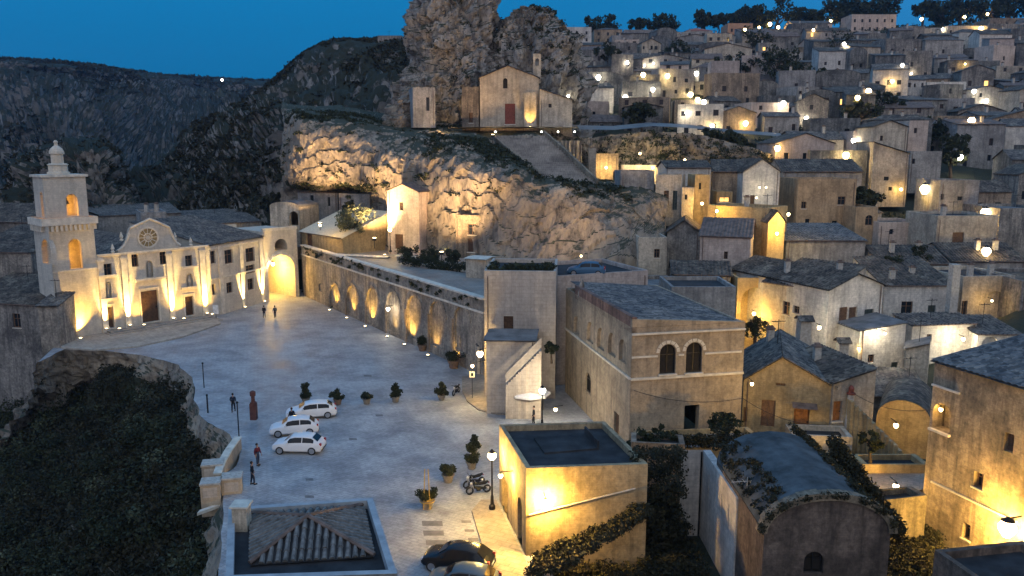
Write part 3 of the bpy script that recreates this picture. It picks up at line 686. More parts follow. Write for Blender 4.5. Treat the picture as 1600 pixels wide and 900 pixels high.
def house(label, L, Rr, top, base, depth, kind='flat', mat=None, rmat=None, ops=(), lops=(), rops=(), rise=1.6, cat='house', name='house', group=None,
          sink=2.0, detail=True, chim=(), mops=None, simple=False, skew=.5, t=.28, zb=None, zt=None):
    pxL, YL = L; pxR, YR = Rr
    z1 = ZP(top, YL) if zt is None else zt; z0 = ZP(base, YL) if zb is None else zb
    zm = (z0+z1)/2; A = Vector((XP(pxL, YL, zm), YL, z0-sink)); B = Vector((XP(pxR, YR, zm), YR, z0-sink))
    fr = Face(A, B); bk = -fr.n*depth; rt = root(name, (fr.A+fr.B+bk)/2, label, cat, group)
    rt.location.z = z0; H = z1-z0+sink
    W = MB(); rA, rB = fr.A+bk, fr.B+bk
    fl, f_r, fb = Face(rA, fr.A), Face(fr.B, rB), Face(rB, rA)
    for fc, oo in ((fr, ops), (fl, lops), (f_r, rops), (fb, ())):
        O = []
        for o in oo:
            if o[0][0] == '@': q = (o[0][1], o[1], o[2]+sink, o[3], o[4]+sink)       # metres on the face
            else: q = (o[0], *fc.rect(*o[1:5]))
            a, b, c, d = q[1:]; a = max(a, .12); c = min(c, fc.W-.12); b = max(b, .05); d = min(d, H-.12)
            if c-a > .15 and d-b > .15: O.append((q[0], a, b, c, d))
        wallface(W, fc, fc.W, H, O, t)
        for o in O: fitting(fc, o, rt, t, simple)
    W.quad(*[p+Vector((0, 0, H-.02)) for p in (fr.A, fr.B, rB, rA)])
    roof(kind, fr.A, fr.B, rB, rA, z1, rise, rmat or FLATR, rt, W, detail, skew=skew)
    W.build('wall', mat or CREAM, rt)
    if detail and fr.W > 4 and cat == 'house' and kind != 'vault':
        s_ = rnd.choice((.35, fr.W-.35)); m_ = MB(); m_.tube([fr.P(s_, .3, .07), fr.P(s_, H-.25, .07), fr.P(s_, H-.08, -.02)], .05, 5); m_.build('drainpipe', ROOFB, rt)
        m_ = MB(); m_.tube([fr.P(.1, H-.02, .27), fr.P(fr.W-.1, H-.02, .27)], .06, 5)
        if kind in ('shed', 'gs', 'hip'): m_.build('gutter', ROOFB, rt)
    if rnd.random() < .3 and cat == 'house':
        p = fr.A.lerp(fr.B, rnd.uniform(.2, .8))+bk*.5; zz_ = z1+(rise if kind != 'flat' else .2)-.3; m_ = MB(); m_.tube([(p.x, p.y, zz_), (p.x, p.y, zz_+2.3)], .035, 4)
        m_.tube([(p.x-.6, p.y, zz_+2.1), (p.x+.6, p.y, zz_+2.15)], .03, 4)
        for q_ in range(4): m_.tube([(p.x-.5+q_*.3, p.y-.25, zz_+2.12), (p.x-.5+q_*.3, p.y+.25, zz_+2.12)], .02, 4)
        m_.build('aerial', METAL, rt)
    for u, v in chim:
        p = fr.A.lerp(fr.B, u)+bk*v; chimney(rt, p.x, p.y, z1+(rise*(1-abs(u-.5)*2) if kind == 'gf' else rise*(1-abs(v-.5)*2) if kind == 'gs' else .3))
    rt['_fp'] = [min(fr.A.x, fr.B.x, rA.x, rB.x), max(fr.A.x, fr.B.x, rA.x, rB.x), min(fr.A.y, fr.B.y, rA.y, rB.y), max(fr.A.y, fr.B.y, rA.y, rB.y)]
    return rt, fr, fl, f_r, z1, W
def band_part(fc, rt, name, x0, y0, x1, y1, out=.14, mat=None, deep=-.02):
    u0, v0 = fc.uv(x0, y0); u1, _ = fc.uv(x1, y1); mb = MB(); fc.slab(mb, u0, v0-.11, u1, v0+.11, deep, out); return mb.build(name, mat or TRIM, rt)

# ---- church with bell tower
P1, P2 = PZ(161, 519, .3), PZ(333, 492, .3); du = (P2-P1); du.z = 0; du.normalize()
A0 = Vector((P1.x, P1.y, -.5)); B0 = Vector((P2.x, P2.y, -.5)); fr = Face(A0, B0)
church = root('church', (A0+B0)/2+Vector((0, 0, .5)), 'pale floodlit church with round window, curved gable and three doors', 'church')
hc = fr.uv(240, 391)[1]; D = 32; bk = -fr.n*D; W = MB()
CO = [('d', 221, 454, 248, 503), ('d', 162, 480, 177.5, 513), ('d', 289.5, 463, 302.5, 493), ('w', 162, 412, 175, 432), ('w', 289.5, 399, 300.7, 417),
      ('n', 228, 407, 239, 433), ('n', 163.5, 440, 174, 466), ('n', 291, 427, 301.5, 449), ('a', 205.5, 393.5, 216, 417), ('a', 249.5, 389.5, 261, 413)]
OO = [(o[0], *fr.rect(*o[1:])) for o in CO]; OO = [(k, a, b, c, min(d, hc-.1)) for k, a, b, c, d in OO]
wallface(W, fr, fr.W, hc, OO, .4)
for o in OO: fitting(fr, o, church, .4)
rA, rB = fr.A+bk, fr.B+bk
for fc in (Face(rA, fr.A), Face(fr.B, rB), Face(rB, rA)): wallface(W, fc, fc.W, hc-1.6, [])
for fc in (Face(rA, fr.A), Face(fr.B, rB)): fc.slab(W, 0, hc-1.6, .01, hc-1.6, 0, .01)
W.quad(fr.P(0, hc, 0), fr.P(fr.W, hc, 0), fr.P(fr.W, hc, -.7), fr.P(0, hc, -.7)); W.quad(fr.P(fr.W, 0, -.7), fr.P(0, 0, -.7), fr.P(0, hc, -.7), fr.P(fr.W, hc, -.7))
# curved gable
out = [(184, 392), (189, 389), (194, 384), (198, 376), (201, 366), (203.5, 357), (213, 352), (223, 347.5), (233, 342.5), (243, 346), (253, 350.5), (264, 355.5), (267, 362), (270, 371), (275, 379), (282, 384)]
pts = [fr.uv(*p) for p in out]; pts = [(u, max(v, hc)) for u, v in pts]; base_v = hc
for i in range(len(pts)-1):
    (u0, v0), (u1, v1) = pts[i], pts[i+1]
    W.quad(fr.P(u0, hc, .0), fr.P(u1, hc, .0), fr.P(u1, v1, .0), fr.P(u0, v0, .0)); W.quad(fr.P(u1, hc, -.7), fr.P(u0, hc, -.7), fr.P(u0, v0, -.7), fr.P(u1, v1, -.7))
    W.quad(fr.P(u0, v0, .06), fr.P(u1, v1, .06), fr.P(u1, v1, -.75), fr.P(u0, v0, -.75))
W.build('wall', CHURCHM, church)
for i in range(len(pts)-1):
    pass
mb = MB()
mb.tube([fr.P(u, v+.05, .02) for u, v in pts[:]], .16, 5); mb.build('gable_moulding', TRIM, church)
for x0, y0, x1, nm, o_ in [(152, 398, 325, 'cornice', .3), (211, 438, 258, 'ledge', .35), (153, 432.5, 183, 'ledge', .25), (157, 468.5, 183, 'ledge', .25), (283, 418, 309, 'ledge', .25), (283, 450.5, 309, 'ledge', .25)]:
    u0, v0 = fr.uv(x0, y0); u1, _ = fr.uv(x1, y0); v0 = hc if nm == 'cornice' else v0
    u1 = min(u1, fr.W); mb = MB(); fr.slab(mb, max(0, u0), v0-.16, u1, v0+.1, -.03, o_); fr.slab(mb, max(0, u0)+.05, v0-.3, u1-.05, v0-.163, -.03, o_*.6); mb.build(nm, TRIM, church)
cu, cv = fr.uv(231, 371); rr = 1.45
mb = MB()
for k in range(28):
    t0, t1 = 2*math.pi*k/28, 2*math.pi*(k+1)/28; g = lambda t, r, d: fr.P(cu+math.cos(t)*r, cv+math.sin(t)*r, d)
    mb.quad(g(t0, rr, .16), g(t1, rr, .16), g(t1, rr-.22, .16), g(t0, rr-.22, .16)); mb.quad(g(t0, rr, 0), g(t1, rr, 0), g(t1, rr, .16), g(t0, rr, .16)); mb.quad(g(t0, rr-.22, .16), g(t1, rr-.22, .16), g(t1, rr-.22, .03), g(t0, rr-.22, .03))
ro = mb.build('round_window', TRIM, church)
mb = MB()
for k in range(28):
    t0, t1 = 2*math.pi*k/28, 2*math.pi*(k+1)/28; g = lambda t, r, d: fr.P(cu+math.cos(t)*r, cv+math.sin(t)*r, d); mb.quad(g(t0, rr-.2, .03), g(t1, rr-.2, .03), g(0, 0, .03))
mb.build('pane', plain('amber_glass', (.30, .21, .09), .4), ro)
mb = MB()
for k in range(6):
    t0 = math.pi*k/6; a = Vector(g(t0, rr-.2, .05)); b_ = Vector(g(t0+math.pi, rr-.2, .05)); mb.tube([a, b_], .05, 4)
mb.tube([g(2*math.pi*k/20, .55, .06) for k in range(21)], .06, 4); mb.build('tracery', TRIM, ro)
PIL = []
for px, w_ in ((149, .7), (198, .75), (268, .75), (320, .8)):
    u0, _ = fr.uv(px, 470); mb = MB(); u0 = min(max(u0, w_/2+.05), fr.W-w_/2-.05)
    fr.slab(mb, u0-w_/2, 0, u0+w_/2, hc-.32, -.02, .16); fr.slab(mb, u0-w_/2-.1, hc-.9, u0+w_/2+.1, hc-.62, -.02, .24); fr.slab(mb, u0-w_/2-.1, 0, u0+w_/2+.1, 1.4, -.02, .26); mb.build('pilaster', TRIM, church); PIL.append(u0)
for px, py in ((191, 372), (275, 372), (178, 397), (300, 388)):
    u0, v0 = fr.uv(px, py); v0 = max(v0-.6, hc+.12) if px in (178, 300) else v0-.4; mb = MB(); p = fr.P(u0, v0, -.3)
    mb.lathe(p, [(.22, 0), (.28, .15), (.14, .3), (.26, .55), (.18, .8), (.05, 1.2)], 8); mb.build('pinnacle', TRIM, church)
# statues in the niches
for k, a, b, c, d in OO:
    if k == 'n':
        mb = MB(); mb.lathe(fr.P((a+c)/2, b, -.18), [((c-a)*.26, 0), ((c-a)*.22, (d-b)*.3), ((c-a)*.25, (d-b)*.55), ((c-a)*.1, (d-b)*.68), ((c-a)*.12, (d-b)*.76), (.02, (d-b)*.86)], 8)
        mb.build('statue', plain('grey_statue', (.33, .31, .28), .8), church, smooth=True)
for k, a, b, c, d in OO[:3]:
    mb = MB()
    for q in ((a-.22, b, a-.003, d+.2), (c+.003, b, c+.22, d+.2), (a-.22, d+.203, c+.22, d+.42)): fr.slab(mb, *q, -.01, .1)
    mb.build('door_surround', TRIM, church)
# nave roof
zr = fr.A.z+hc-1.6; fA, fB = fr.P(0, 0, -.72), fr.P(fr.W, 0, -.72); mid = fA.lerp(fB, .47); rm = rA.lerp(rB, .47); mb = MB()
z_ = lambda p, h: Vector((p.x, p.y, zr+h))
corr(mb, z_(fA, 0), z_(rA, 0), z_(rm, 3.1), z_(mid, 3.1), .4); corr(mb, z_(rB, 0), z_(fB, 0), z_(mid, 3.1), z_(rm, 3.1), .4)
mb.quad(z_(rA, 0), z_(rB, 0), z_(rm, 3.1)); mb.build('roof', ROOFG, church)
m_ = MB(); a_ = [PZ(*p, 0) for p in ((96, 545), (150, 549), (215, 543), (285, 528), (345, 507))]; m_.quad(*[Vector((p.x, p.y, .2)) for p in a_]+[fr.P(fr.W, .7, 0), fr.P(-5.7, .7, 0)])
for i in range(4): m_.quad(a_[i], a_[i+1], a_[i+1]+Vector((0, 0, .2)), a_[i]+Vector((0, 0, .2)))
tag(m_.build('church_forecourt', stone('step_stone', (.42, .39, .34), 1.1, .35)), kind='structure')
# steps before the doors
for i in range(3):
    mb = MB(); fr.slab(mb, -.3+i*.35, 0, fr.W-.2-i*.35, .62+i*.16, .3, 3.3-i*.85)
    mb.build('step', stone('step_stone', (.40, .37, .32), 1.1, .35), church)
# tower
tw = 5.7; td = 4.4; TA = fr.A-du*tw+Vector((0, 0, -6)); tf = Face(TA, fr.A); tl = Face(TA-fr.n*td, TA)
tower = root('bell_tower', (TA+fr.A)/2-fr.n*tw/2+Vector((0, 0, 6.3)), 'square stone bell tower with amber lit arches beside the church', 'bell tower')
zg, zt = ZP(349, 103), ZP(287, 103)
W = MB(); Hh = zg-TA.z
lo_f = [('I', *tf.rect(108, 373, 128, 420))]; lo_l = [('I', *tl.rect(65, 374, 79, 412))]
faces = [(tf, lo_f), (tl, lo_l), (Face(tf.P(tw, 0, 0), tf.P(tw, 0, -td)), []), (Face(tf.P(tw, 0, -td), tl.A), [])]
for fc, o in faces: wallface(W, fc, fc.W, Hh, o, .3)
inset = .35; zU = Hh+.9; HU = zt-zg
U0 = tf.P(inset, zU, -inset); U1 = tf.P(tw-inset, zU, -inset); U2 = tf.P(tw-inset, zU, -td+inset); U3 = tf.P(inset, zU, -td+inset)
uf, ul, ur, ub = Face(U0, U1), Face(U3, U0), Face(U1, U2), Face(U2, U3); wU = tw-2*inset
def up_op(fc, r):
    q = fc.rect(*r); return [('I', max(q[0], .6), max(q[1], .15), min(q[2], fc.W-.5), q[3])]
o1 = up_op(uf, (104, 303, 122, 338)); o2 = up_op(ul, (64, 301, 79, 340))
for fc, o in ((uf, o1), (ul, o2), (ur, o2), (ub, o1)): wallface(W, fc, fc.W, HU, o, .28)
W.quad(U0+Vector((0, 0, HU)), U1+Vector((0, 0, HU)), U2+Vector((0, 0, HU)), U3+Vector((0, 0, HU)))
W.quad(*[tf.P(a, Hh, b) for a, b in ((0, 0), (tw, 0), (tw, -td), (0, -td))]); W.build('wall', CHURCHM, tower)
# corbelled gallery
for fc in (tf, tl, faces[2][0], faces[3][0]):
    for q in range(int((fc.W-.3)/.54)+1): mb = MB(); fc.slab(mb, q*.54+.02, Hh-.75, q*.54+.3, Hh-.05, -.01, .38); mb.build('corbel', TRIM, tower)
mb = MB(); e = .45; g0 = tf.P(-e, Hh, e); mb.box(g0, tf.u*(tw+2*e), -tf.n*(td+2*e), (0, 0, .3))
for fc in (tf, tl, faces[2][0], faces[3][0]):
    fc.slab(mb, -e, Hh+.3, fc.W+e-.14, Hh+.9, e-.14, e)
mb.build('gallery', TRIM, tower)
mb = MB(); mb.box(U0+Vector((0, 0, HU+.003))-tf.u*.25+tf.n*.25, tf.u*(wU+.5), -tf.n*(td-2*inset+.5), (0, 0, .3)); mb.build('cornice', TRIM, tower)
cc = (U0+U2)/2+Vector((0, 0, HU+.31)); mb = MB()
mb.lathe(cc, [(1.35, 0), (1.35, .25), (1.15, .35), (1.15, 1.1), (1.3, 1.2), (1.0, 1.35)], 8); mb.lathe(cc+Vector((0, 0, 1.35)), [(.72, 0), (.70, 1.1), (.88, 1.2), (.84, 1.5), (.68, 1.85), (.4, 2.1), (.22, 2.25), (.2, 2.5), (.28, 2.7), (.12, 2.9)], 12); mb.build('cupola', CHURCHM, tower)
mb = MB(); mb.tube([cc+Vector((0, 0, 4.5)), cc+Vector((0, 0, 5.9))], .05, 4); mb.tube([cc+Vector((-.35, 0, 5.4)), cc+Vector((.35, 0, 5.4))], .05, 4); mb.build('cross', METAL, tower)
for z_off, s in ((HU*.42, 1.0),):
    c_ = (U0+U2)/2+Vector((0, 0, z_off)); c_ = c_+tf.n*.9; mb = MB(); mb.lathe(c_-Vector((0, 0, .5)), [(.62, 0), (.52, .25), (.36, .8), (.28, 1.05), (.05, 1.15)], 12)
    b_ = mb.build('bell', METAL, tower, smooth=True); mb = MB(); mb.tube([c_-tf.u*1.4+Vector((0, 0, .75)), c_+tf.u*1.4+Vector((0, 0, .75))], .09, 5); mb.build('yoke', METAL, b_)
u_, v_ = tf.uv(100, 424); mb = MB(); tf.slab(mb, 0, v_-.1, tw, v_+.1, -.02, .12); mb.build('string_course', TRIM, tower)

# ---- palace to the right of the church, and the gate
Gr = PZ(468, 463, 0); G0 = PZ(416, 471, 0)
def facade_bldg(name, label, cat, A, B, zt, depth, ops, mat, kind='flat', rise=1.5, rmat=None, extra=None):
    f = Face(Vector((A.x, A.y, -.6)), Vector((B.x, B.y, -.6))); rt = root(name, (f.A+f.B)/2-f.n*depth/2+Vector((0, 0, .6)), label, cat)
    W = MB(); H = zt+.6; bk = -f.n*depth; ra, rb = f.A+bk, f.B+bk; O = []
    for o in ops:
        q = f.rect(*o[1:]); O.append((o[0], max(.1, q[0]), max(.02, q[1]), min(f.W-.1, q[2]), min(H-.1, q[3])))
    wallface(W, f, f.W, H, O, .35)
    for o in O: fitting(f, o, rt, .35)
    for fc in (Face(ra, f.A), Face(f.B, rb), Face(rb, ra)): wallface(W, fc, fc.W, H, [])
    roof(kind, f.A, f.B, rb, ra, zt, rise, rmat or ROOFG, rt, W); W.build('wall', mat, rt); return rt, f, O
QA = Vector((fr.B.x, fr.B.y, 0))+du*.02; zc = ZP(378, 119)
pal, pf, _ = facade_bldg('palace', 'two storey pale palace between the church and the archway', 'palace', QA, G0, zc, 14,
    [('w', 351, 390, 364, 412), ('w', 384, 387, 398, 409), ('w', 354, 441, 364, 458), ('w', 387, 435, 397, 453), ('w', 329, 392, 337, 412), ('w', 329, 444, 337, 461), ('w', 384, 414, 398, 427)], CHURCHM, 'shed', 3.0)
for px in (345, 378, 409):
    u0, _ = pf.uv(px, 430); mb = MB(); pf.slab(mb, u0-.4, 0, u0+.4, zc+.3, -.02, .15); mb.build('pilaster', TRIM, pal)
for y in (428, 382):
    _, v0 = pf.uv(370, y); mb = MB(); pf.slab(mb, 0, v0-.1, pf.W, v0+.1, -.02, .19); mb.build('string_course', TRIM, pal)
# gatehouse: a real passage through the building
gf = Face(Vector((G0.x, G0.y, -.6)), Vector((Gr.x, Gr.y, -.6))); zgt = ZP(360, 129); H = zgt+.6
gate = root('gatehouse', (gf.A+gf.B)/2-gf.n*4+Vector((0, 0, .6)), 'gatehouse pierced by a glowing yellow arched passage', 'gatehouse')
q = gf.rect(419, 398, 461, 464); q = (q[0], .4, min(q[2], gf.W-.3), q[3]); a, b, c, d = q; W = MB()
wallface(W, gf, gf.W, H, [('I', *q), ('n', *gf.rect(429, 373, 449, 391))], 4.2)
wallface(W, Face(gf.P(gf.W, 0, -9.24), gf.P(0, 0, -9.24)), gf.W, H, [('I', gf.W-c, b, gf.W-a, d)], .01)
for x in (0, gf.W): W.quad(gf.P(x, 0, 0), gf.P(x, 0, -9.24), gf.P(x, H, -9.24), gf.P(x, H, 0))
W.quad(gf.P(0, H, 0), gf.P(gf.W, H, 0), gf.P(gf.W, H, -9.24), gf.P(0, H, -9.24)); W.build('wall', CHURCHM, gate)
mb = MB(); gf.slab(mb, 0, H+.003, gf.W, H+.5, -.5, .12); mb.build('parapet', TRIM, gate); mb = MB(); gf.slab(mb, -14, H+.003, -.01, H+.7, -8.5, -8); mb.build('parapet', TRIM, gate)
mb = MB(); r_ = (c-a)/2
for k in range(12):
    t0, t1 = math.pi*k/12+.02, math.pi*(k+1)/12-.02; m_ = (a+c)/2; g = lambda t, r, dd: gf.P(m_-math.cos(t)*r, d-r_+math.sin(t)*r, dd)
    m2 = MB(); m2.quad(g(t0, r_, .1), g(t1, r_, .1), g(t1, r_+.5, .1), g(t0, r_+.5, .1)); m2.quad(g(t0, r_+.5, .1), g(t1, r_+.5, .1), g(t1, r_+.5, 0), g(t0, r_+.5, 0)); m2.quad(g(t0, r_, 0), g(t1, r_, 0), g(t1, r_, .1), g(t0, r_, .1)); m2.quad(g(t0, r_, .1), g(t0, r_+.5, .1), g(t0, r_+.5, 0), g(t0, r_, 0)); m2.build('arch_stone', TRIM, gate)
# grey annex blocks behind the church roof
house('small white rooftop block with two chimneys behind the church', (222, 134), (262, 136), 336, 395, 8, 'flat', GREY, FLATR, chim=((.3, .3), (.7, .3)))
house('long grey tiled roof range behind the bell tower and the nave', (148, 142), (285, 150), 338, 420, 12, 'shed', GREY, ROOFG, rise=1.2)
house('low grey roofed wing running behind the palace parapet', (292, 142), (410, 150), 352, 420, 14, 'shed', GREY, ROOFG, rise=1.6)
# old grey houses left of the tower
house('dark tile roofed house at the left edge, topmost', (-60, 128), (58, 125), 345, 430, 14, 'gs', OLD, ROOFM, rise=2.4)
house('long low house with sagging dark roof at the left edge', (-60, 112), (52, 110), 392, 470, 12, 'shed', OLD, ROOFM, rise=2.6)
house('unlit weathered stone house directly left of the bell tower', (-70, 101), (66, 98), 470, 545, 10, 'shed', OLD, ROOFM, rise=2.2, sink=8, ops=[('w', 20, 490, 32, 512)])
house('low lean-to with blue grey roof at the foot of the tower', (62, 96), (92, 96), 478, 545, 4, 'shed', OLD, ROOFG, rise=1.0, sink=8)

# ---- arcade wall under the terrace
WA, WB = PZ(474, 466, -.5), PZ(757, 596, -.5); wf = Face(Vector((WA.x, WA.y, -.5)), Vector((WB.x, WB.y, -.5))); HW = 8.9
wall = root('arcade_wall', (wf.A+wf.B)/2+Vector((0, 0, .5)), 'long retaining wall with blind arches lit from below', 'retaining wall')
W = MB(); O = [('n', *wf.rect(498, 443, 503, 455))]; ARC = []
for cx, w_, y0, y1 in ((524, 17, 445, 491), (552, 18, 447, 499), (583, 19, 451, 509), (615, 20, 457, 519), (648, 22, 463, 530), (684, 23, 471, 542), (722, 23, 480, 550)):
    q = wf.rect(cx-w_/2, y0, cx+w_/2, y1); q = (q[0], max(.6, q[1]), q[2], q[3]); O.append(('n', *q)); ARC.append(q)
wallface(W, wf, wf.W, HW, O, .2)
W.quad(wf.P(0, HW, 0), wf.P(wf.W, HW, 0), wf.P(wf.W, HW, -.7), wf.P(0, HW, -.7)); W.quad(wf.P(0, 0, 0), wf.P(0, 0, -.7), wf.P(0, HW, -.7), wf.P(0, HW, 0)); W.quad(wf.P(wf.W, HW-1, -.7), wf.P(0, HW-1, -.7), wf.P(0, HW, -.7), wf.P(wf.W, HW, -.7))
W.build('wall', stone('arcade_stone', (.48, .41, .32), .55, .85), wall)
for (a, b, c, d) in ARC:
    r_ = (c-a)/2; r2 = min(r_, (d-b)*.6)
    for k in range(8):
        t0, t1 = math.pi*k/8+.03, math.pi*(k+1)/8-.03; m_ = (a+c)/2; g = lambda t, r, dd: wf.P(m_-math.cos(t)*r, d-r2+math.sin(t)*(r2+r-r_), dd)
        m2 = MB(); m2.quad(g(t0, r_, .08), g(t1, r_, .08), g(t1, r_+.42, .08), g(t0, r_+.42, .08)); m2.quad(g(t0, r_+.42, .08), g(t1, r_+.42, .08), g(t1, r_+.42, 0), g(t0, r_+.42, 0)); m2.quad(g(t0, r_, -.05), g(t1, r_, -.05), g(t1, r_, .08), g(t0, r_, .08)); m2.build('arch_stone', stone('arcade_stone', (.48, .41, .32), .55, .85), wall)
    m2 = MB(); wf.slab(m2, a-.75, 0, a-.05-.2, d-r2, 0, .14); m2.build('pier', BROWN, wall)
for v, o_ in ((HW-1.5, .16), (HW+.003, .2)):
    m2 = MB(); wf.slab(m2, 0, v, wf.W, v+.2, -.72 if v > HW else -.02, o_); m2.build('coping' if v > HW else 'string_course', TRIM, wall)
rs = np.random.RandomState(77)
cs = [wf.P(u, HW-1.1+rs.rand()*1.2, .15) for u in rs.rand(60)*wf.W]
tag(leafmesh('wall_creeper', cs, .3, 40, .11, LEAF, 78), 'dark creeper tufts growing from the top of the arcade wall', 'creeper', kind='stuff')
# terrace behind it
T = [wf.P(0, 0, -.7), wf.P(wf.W, 0, -.7), Vector((6, 84, 0)), Vector((14, 104, 0)), Vector((0, 118, 0)), Vector((-18, 130, 0)), Vector((-24, 150, 0)), Vector((-40, 156, 0)), Vector((-44, 140, 0))]
mb = MB(); mb.quad(*[Vector((p.x, p.y, HW-.9)) for p in T]); tag(mb.build('terrace', pave_mat('terrace_paving', (.33, .3, .26), 1.1, False)), kind='structure')

# chapel and rock houses on the terrace
ch, cf, cl, cr, zz, _ = house('small plain stone chapel with slit window against the cliff', (606, 125), (655, 123), 298, 392, 7, 'gf', PINK, ROOFB, rise=1.1, ops=[('w', 624, 316, 630, 329), ('d', 617, 366, 630, 389)])
house('rock cut dwelling front with two stacked openings', (712, 120), (760, 118), 340, 402, 5, 'flat', stone('rock_front', (.34, .28, .21), .5, .9), FLATR, ops=[('w', 731, 350, 744, 367), ('d', 731, 373, 747, 394)])
house('grey block built under the overhang, with narrow doorways', (466, 148), (528, 145), 300, 345, 6, 'shed', GREY, ROOFG, rise=.8, ops=[('p', 485, 305, 490, 322), ('p', 512, 308, 516, 322)])
house('flat grey block under the overhang, right of its tall twin', (530, 142), (578, 139), 306, 340, 6, 'flat', GREY, FLATR, ops=[('p', 548, 312, 553, 326)])
lit, lf, ll, lr, zz, _ = house('brightly lit lemon house with sloping white roof above the gate', (470, 134), (536, 124), 362, 392, 9, 'shed', YELL, plain('limewashed_roof', (.6, .55, .42), .9, 0, .2), rise=3.6, ops=[('d', 479, 349+16, 488, 388)])
house('cream end wall with dark vaulted door at the gate corner', (423, 138), (468, 136), 322, 385, 6, 'vault', CREAM, FLATR, rise=.8, ops=[('I', 452, 330, 466, 352)])

# ---- church on the rock
rk, rf, rl, rr_, zz, _ = house('stone church with plain gable and red door under the pinnacle', (750, 151), (842, 151), 121, 201, 12, 'gf', stone('idris_stone', (.50, .43, .33), .7, .45), ROOFB, sink=6, rise=2.1, cat='church', name='rock_church',
    ops=[('A', 786, 122, 793, 138), ('r', 789, 162, 805, 194)], skew=.47)
mb = MB(); u0, v0 = rf.uv(819, 198); u1, v1 = rf.uv(838, 145); 
mb.box(rf.P(u0, 0, 0), rf.u*(u1-u0), rf.n*.9, (0, 0, v1)); mb.build('buttress', CREAM, rk)
house('cream annex with sloping top right of the rock church', (843, 150), (894, 150), 156, 205, 9, 'shedr', CREAM, ROOFB, sink=6, rise=2.0, ops=[('p', 857, 162, 862, 168)])
house('rough wing joined to the left of the rock church', (722, 154), (748, 153), 140, 200, 8, 'flat', stone('rock_front', (.34, .28, .21), .5, .9), FLATR, sink=6, ops=[('d', 733, 176, 739, 192)])
house('small limewashed cave house at the left foot of the pinnacle', (645, 152), (680, 153), 140, 178, 6, 'flat', GREY, FLATR, sink=2.5, ops=[('p', 666, 152, 671, 173)])
bg_ = root('bell_gable', PY(839, 120, 153), 'slender stone bell gable rising behind the rock church', 'bell gable')
f_ = Face(PY(833, 130, 153), PY(845, 130, 153)); W = MB(); hb = ZP(84, 153)-ZP(130, 153); wallface(W, f_, f_.W, hb, [('I', .35, hb*.6, f_.W-.35, hb*.85)], .5)
for x in (0, f_.W): W.quad(f_.P(x, 0, 0), f_.P(x, 0, -.9), f_.P(x, hb, -.9), f_.P(x, hb, 0))
W.quad(f_.P(0, hb, 0), f_.P(f_.W, hb, 0), f_.P(f_.W, hb, -.9), f_.P(0, hb, -.9)); W.build('wall', CREAM, bg_)
# forecourt and cobbled ramp going down to the lane
mb = MB(); zq = ZP(203, 149)+.35; mb.quad(*[Vector((p.x, p.y, zq)) for p in (PY(700, 206, 146), PY(770, 212, 141), PY(850, 212, 141), PY(905, 208, 145), PY(905, 200, 152), PY(700, 198, 156))])
tag(mb.build('forecourt', RAMP), kind='structure')
ra, rb = RA, RB
st = root('cobbled_ramp', PY(850, 250, 132), 'wide stepped cobbled ramp climbing to the rock church', 'ramp')
steps = 26
for i in range(steps):
    def at(pts, t):
        t *= 3; k = min(2, int(t)); return pts[k].lerp(pts[k+1], t-k)
    t0, t1 = i/steps, (i+1)/steps; a, b, c, d = at(ra, t0), at(rb, t0), at(rb, t1), at(ra, t1); z = a.z
    z1 = d.z; mb = MB(); U = lambda p, zz: Vector((p.x, p.y, zz))
    mb.quad(U(d, z), U(c, z), U(b, z), U(a, z)); mb.quad(U(d, z1-.6), U(c, z1-.6), U(c, z), U(d, z)); mb.quad(U(b, z-3), U(b, z), U(c, z), U(c, z1-3)); mb.quad(U(a, z-3), U(d, z1-3), U(d, z), U(a, z)); mb.build('step', RAMP, st)
for side, nm in ((rb, 0), (ra, 1)):
    mb = MB()
    for i in range(3):
        a, b = side[i], side[i+1]; n = Vector((.35, 0, 0)); lo, hi = (-1.5, .9) if nm == 0 else (-1.0, .25)
        P_ = [a+Vector((0, 0, lo)), b+Vector((0, 0, lo)), b+Vector((0, 0, hi)), a+Vector((0, 0, hi))]; Q = [p+n for p in P_]
        mb.quad(*P_); mb.quad(*Q[::-1]); mb.quad(P_[3], P_[2], Q[2], Q[3]); mb.quad(P_[0], P_[3], Q[3], Q[0]); mb.quad(P_[1], Q[1], Q[2], P_[2])
    mb.build('parapet', RUBBLE, st)
# road at the foot of the hill
mb = MB(); rp_ = [(905, 202, 153), (960, 203, 158), (1020, 197, 165), (1080, 200, 168), (1150, 208, 170), (1230, 214, 172)]
for i in range(5):
    a, b = PY(*rp_[i]), PY(*rp_[i+1]); mb.quad(a, b, b+Vector((0, 5, .9)), a+Vector((0, 5, .9)))
tag(mb.build('road', pave_mat('road_paving', (.2, .2, .195), 1, False)), kind='structure')

# ---- blocks right of the arcade
bb, bf, bl, br_, zz, _ = house('tall plain beige block with roof garden beside the arcade', (757, 76), (868, 75.5), 430, 648, 9, 'flat', BLOCKM, DARKR, ops=[('d', 787, 494, 802, 521)])
pts = [bf.P(.5+rs.rand()*(bf.W-1), zz-bf.A.z+.5, -.6-rs.rand()*3.5) for _ in range(36)]
tag(leafmesh('roof_garden', pts, .55, 60, .13, LEAF, 91), 'dark plants crowding the edge of the beige block roof', 'plants', kind='stuff')
house('beige stair block with cut corner below the small door', (760, 71), (838, 70.6), 531, 640, 4.3, 'shedl', BLOCKM, FLATR, rise=.01)
house('plain cream wall block between the beige block and the palazzo', (870, 80), (1010, 84), 438, 600, 10, 'flat', PINK, DARKR)
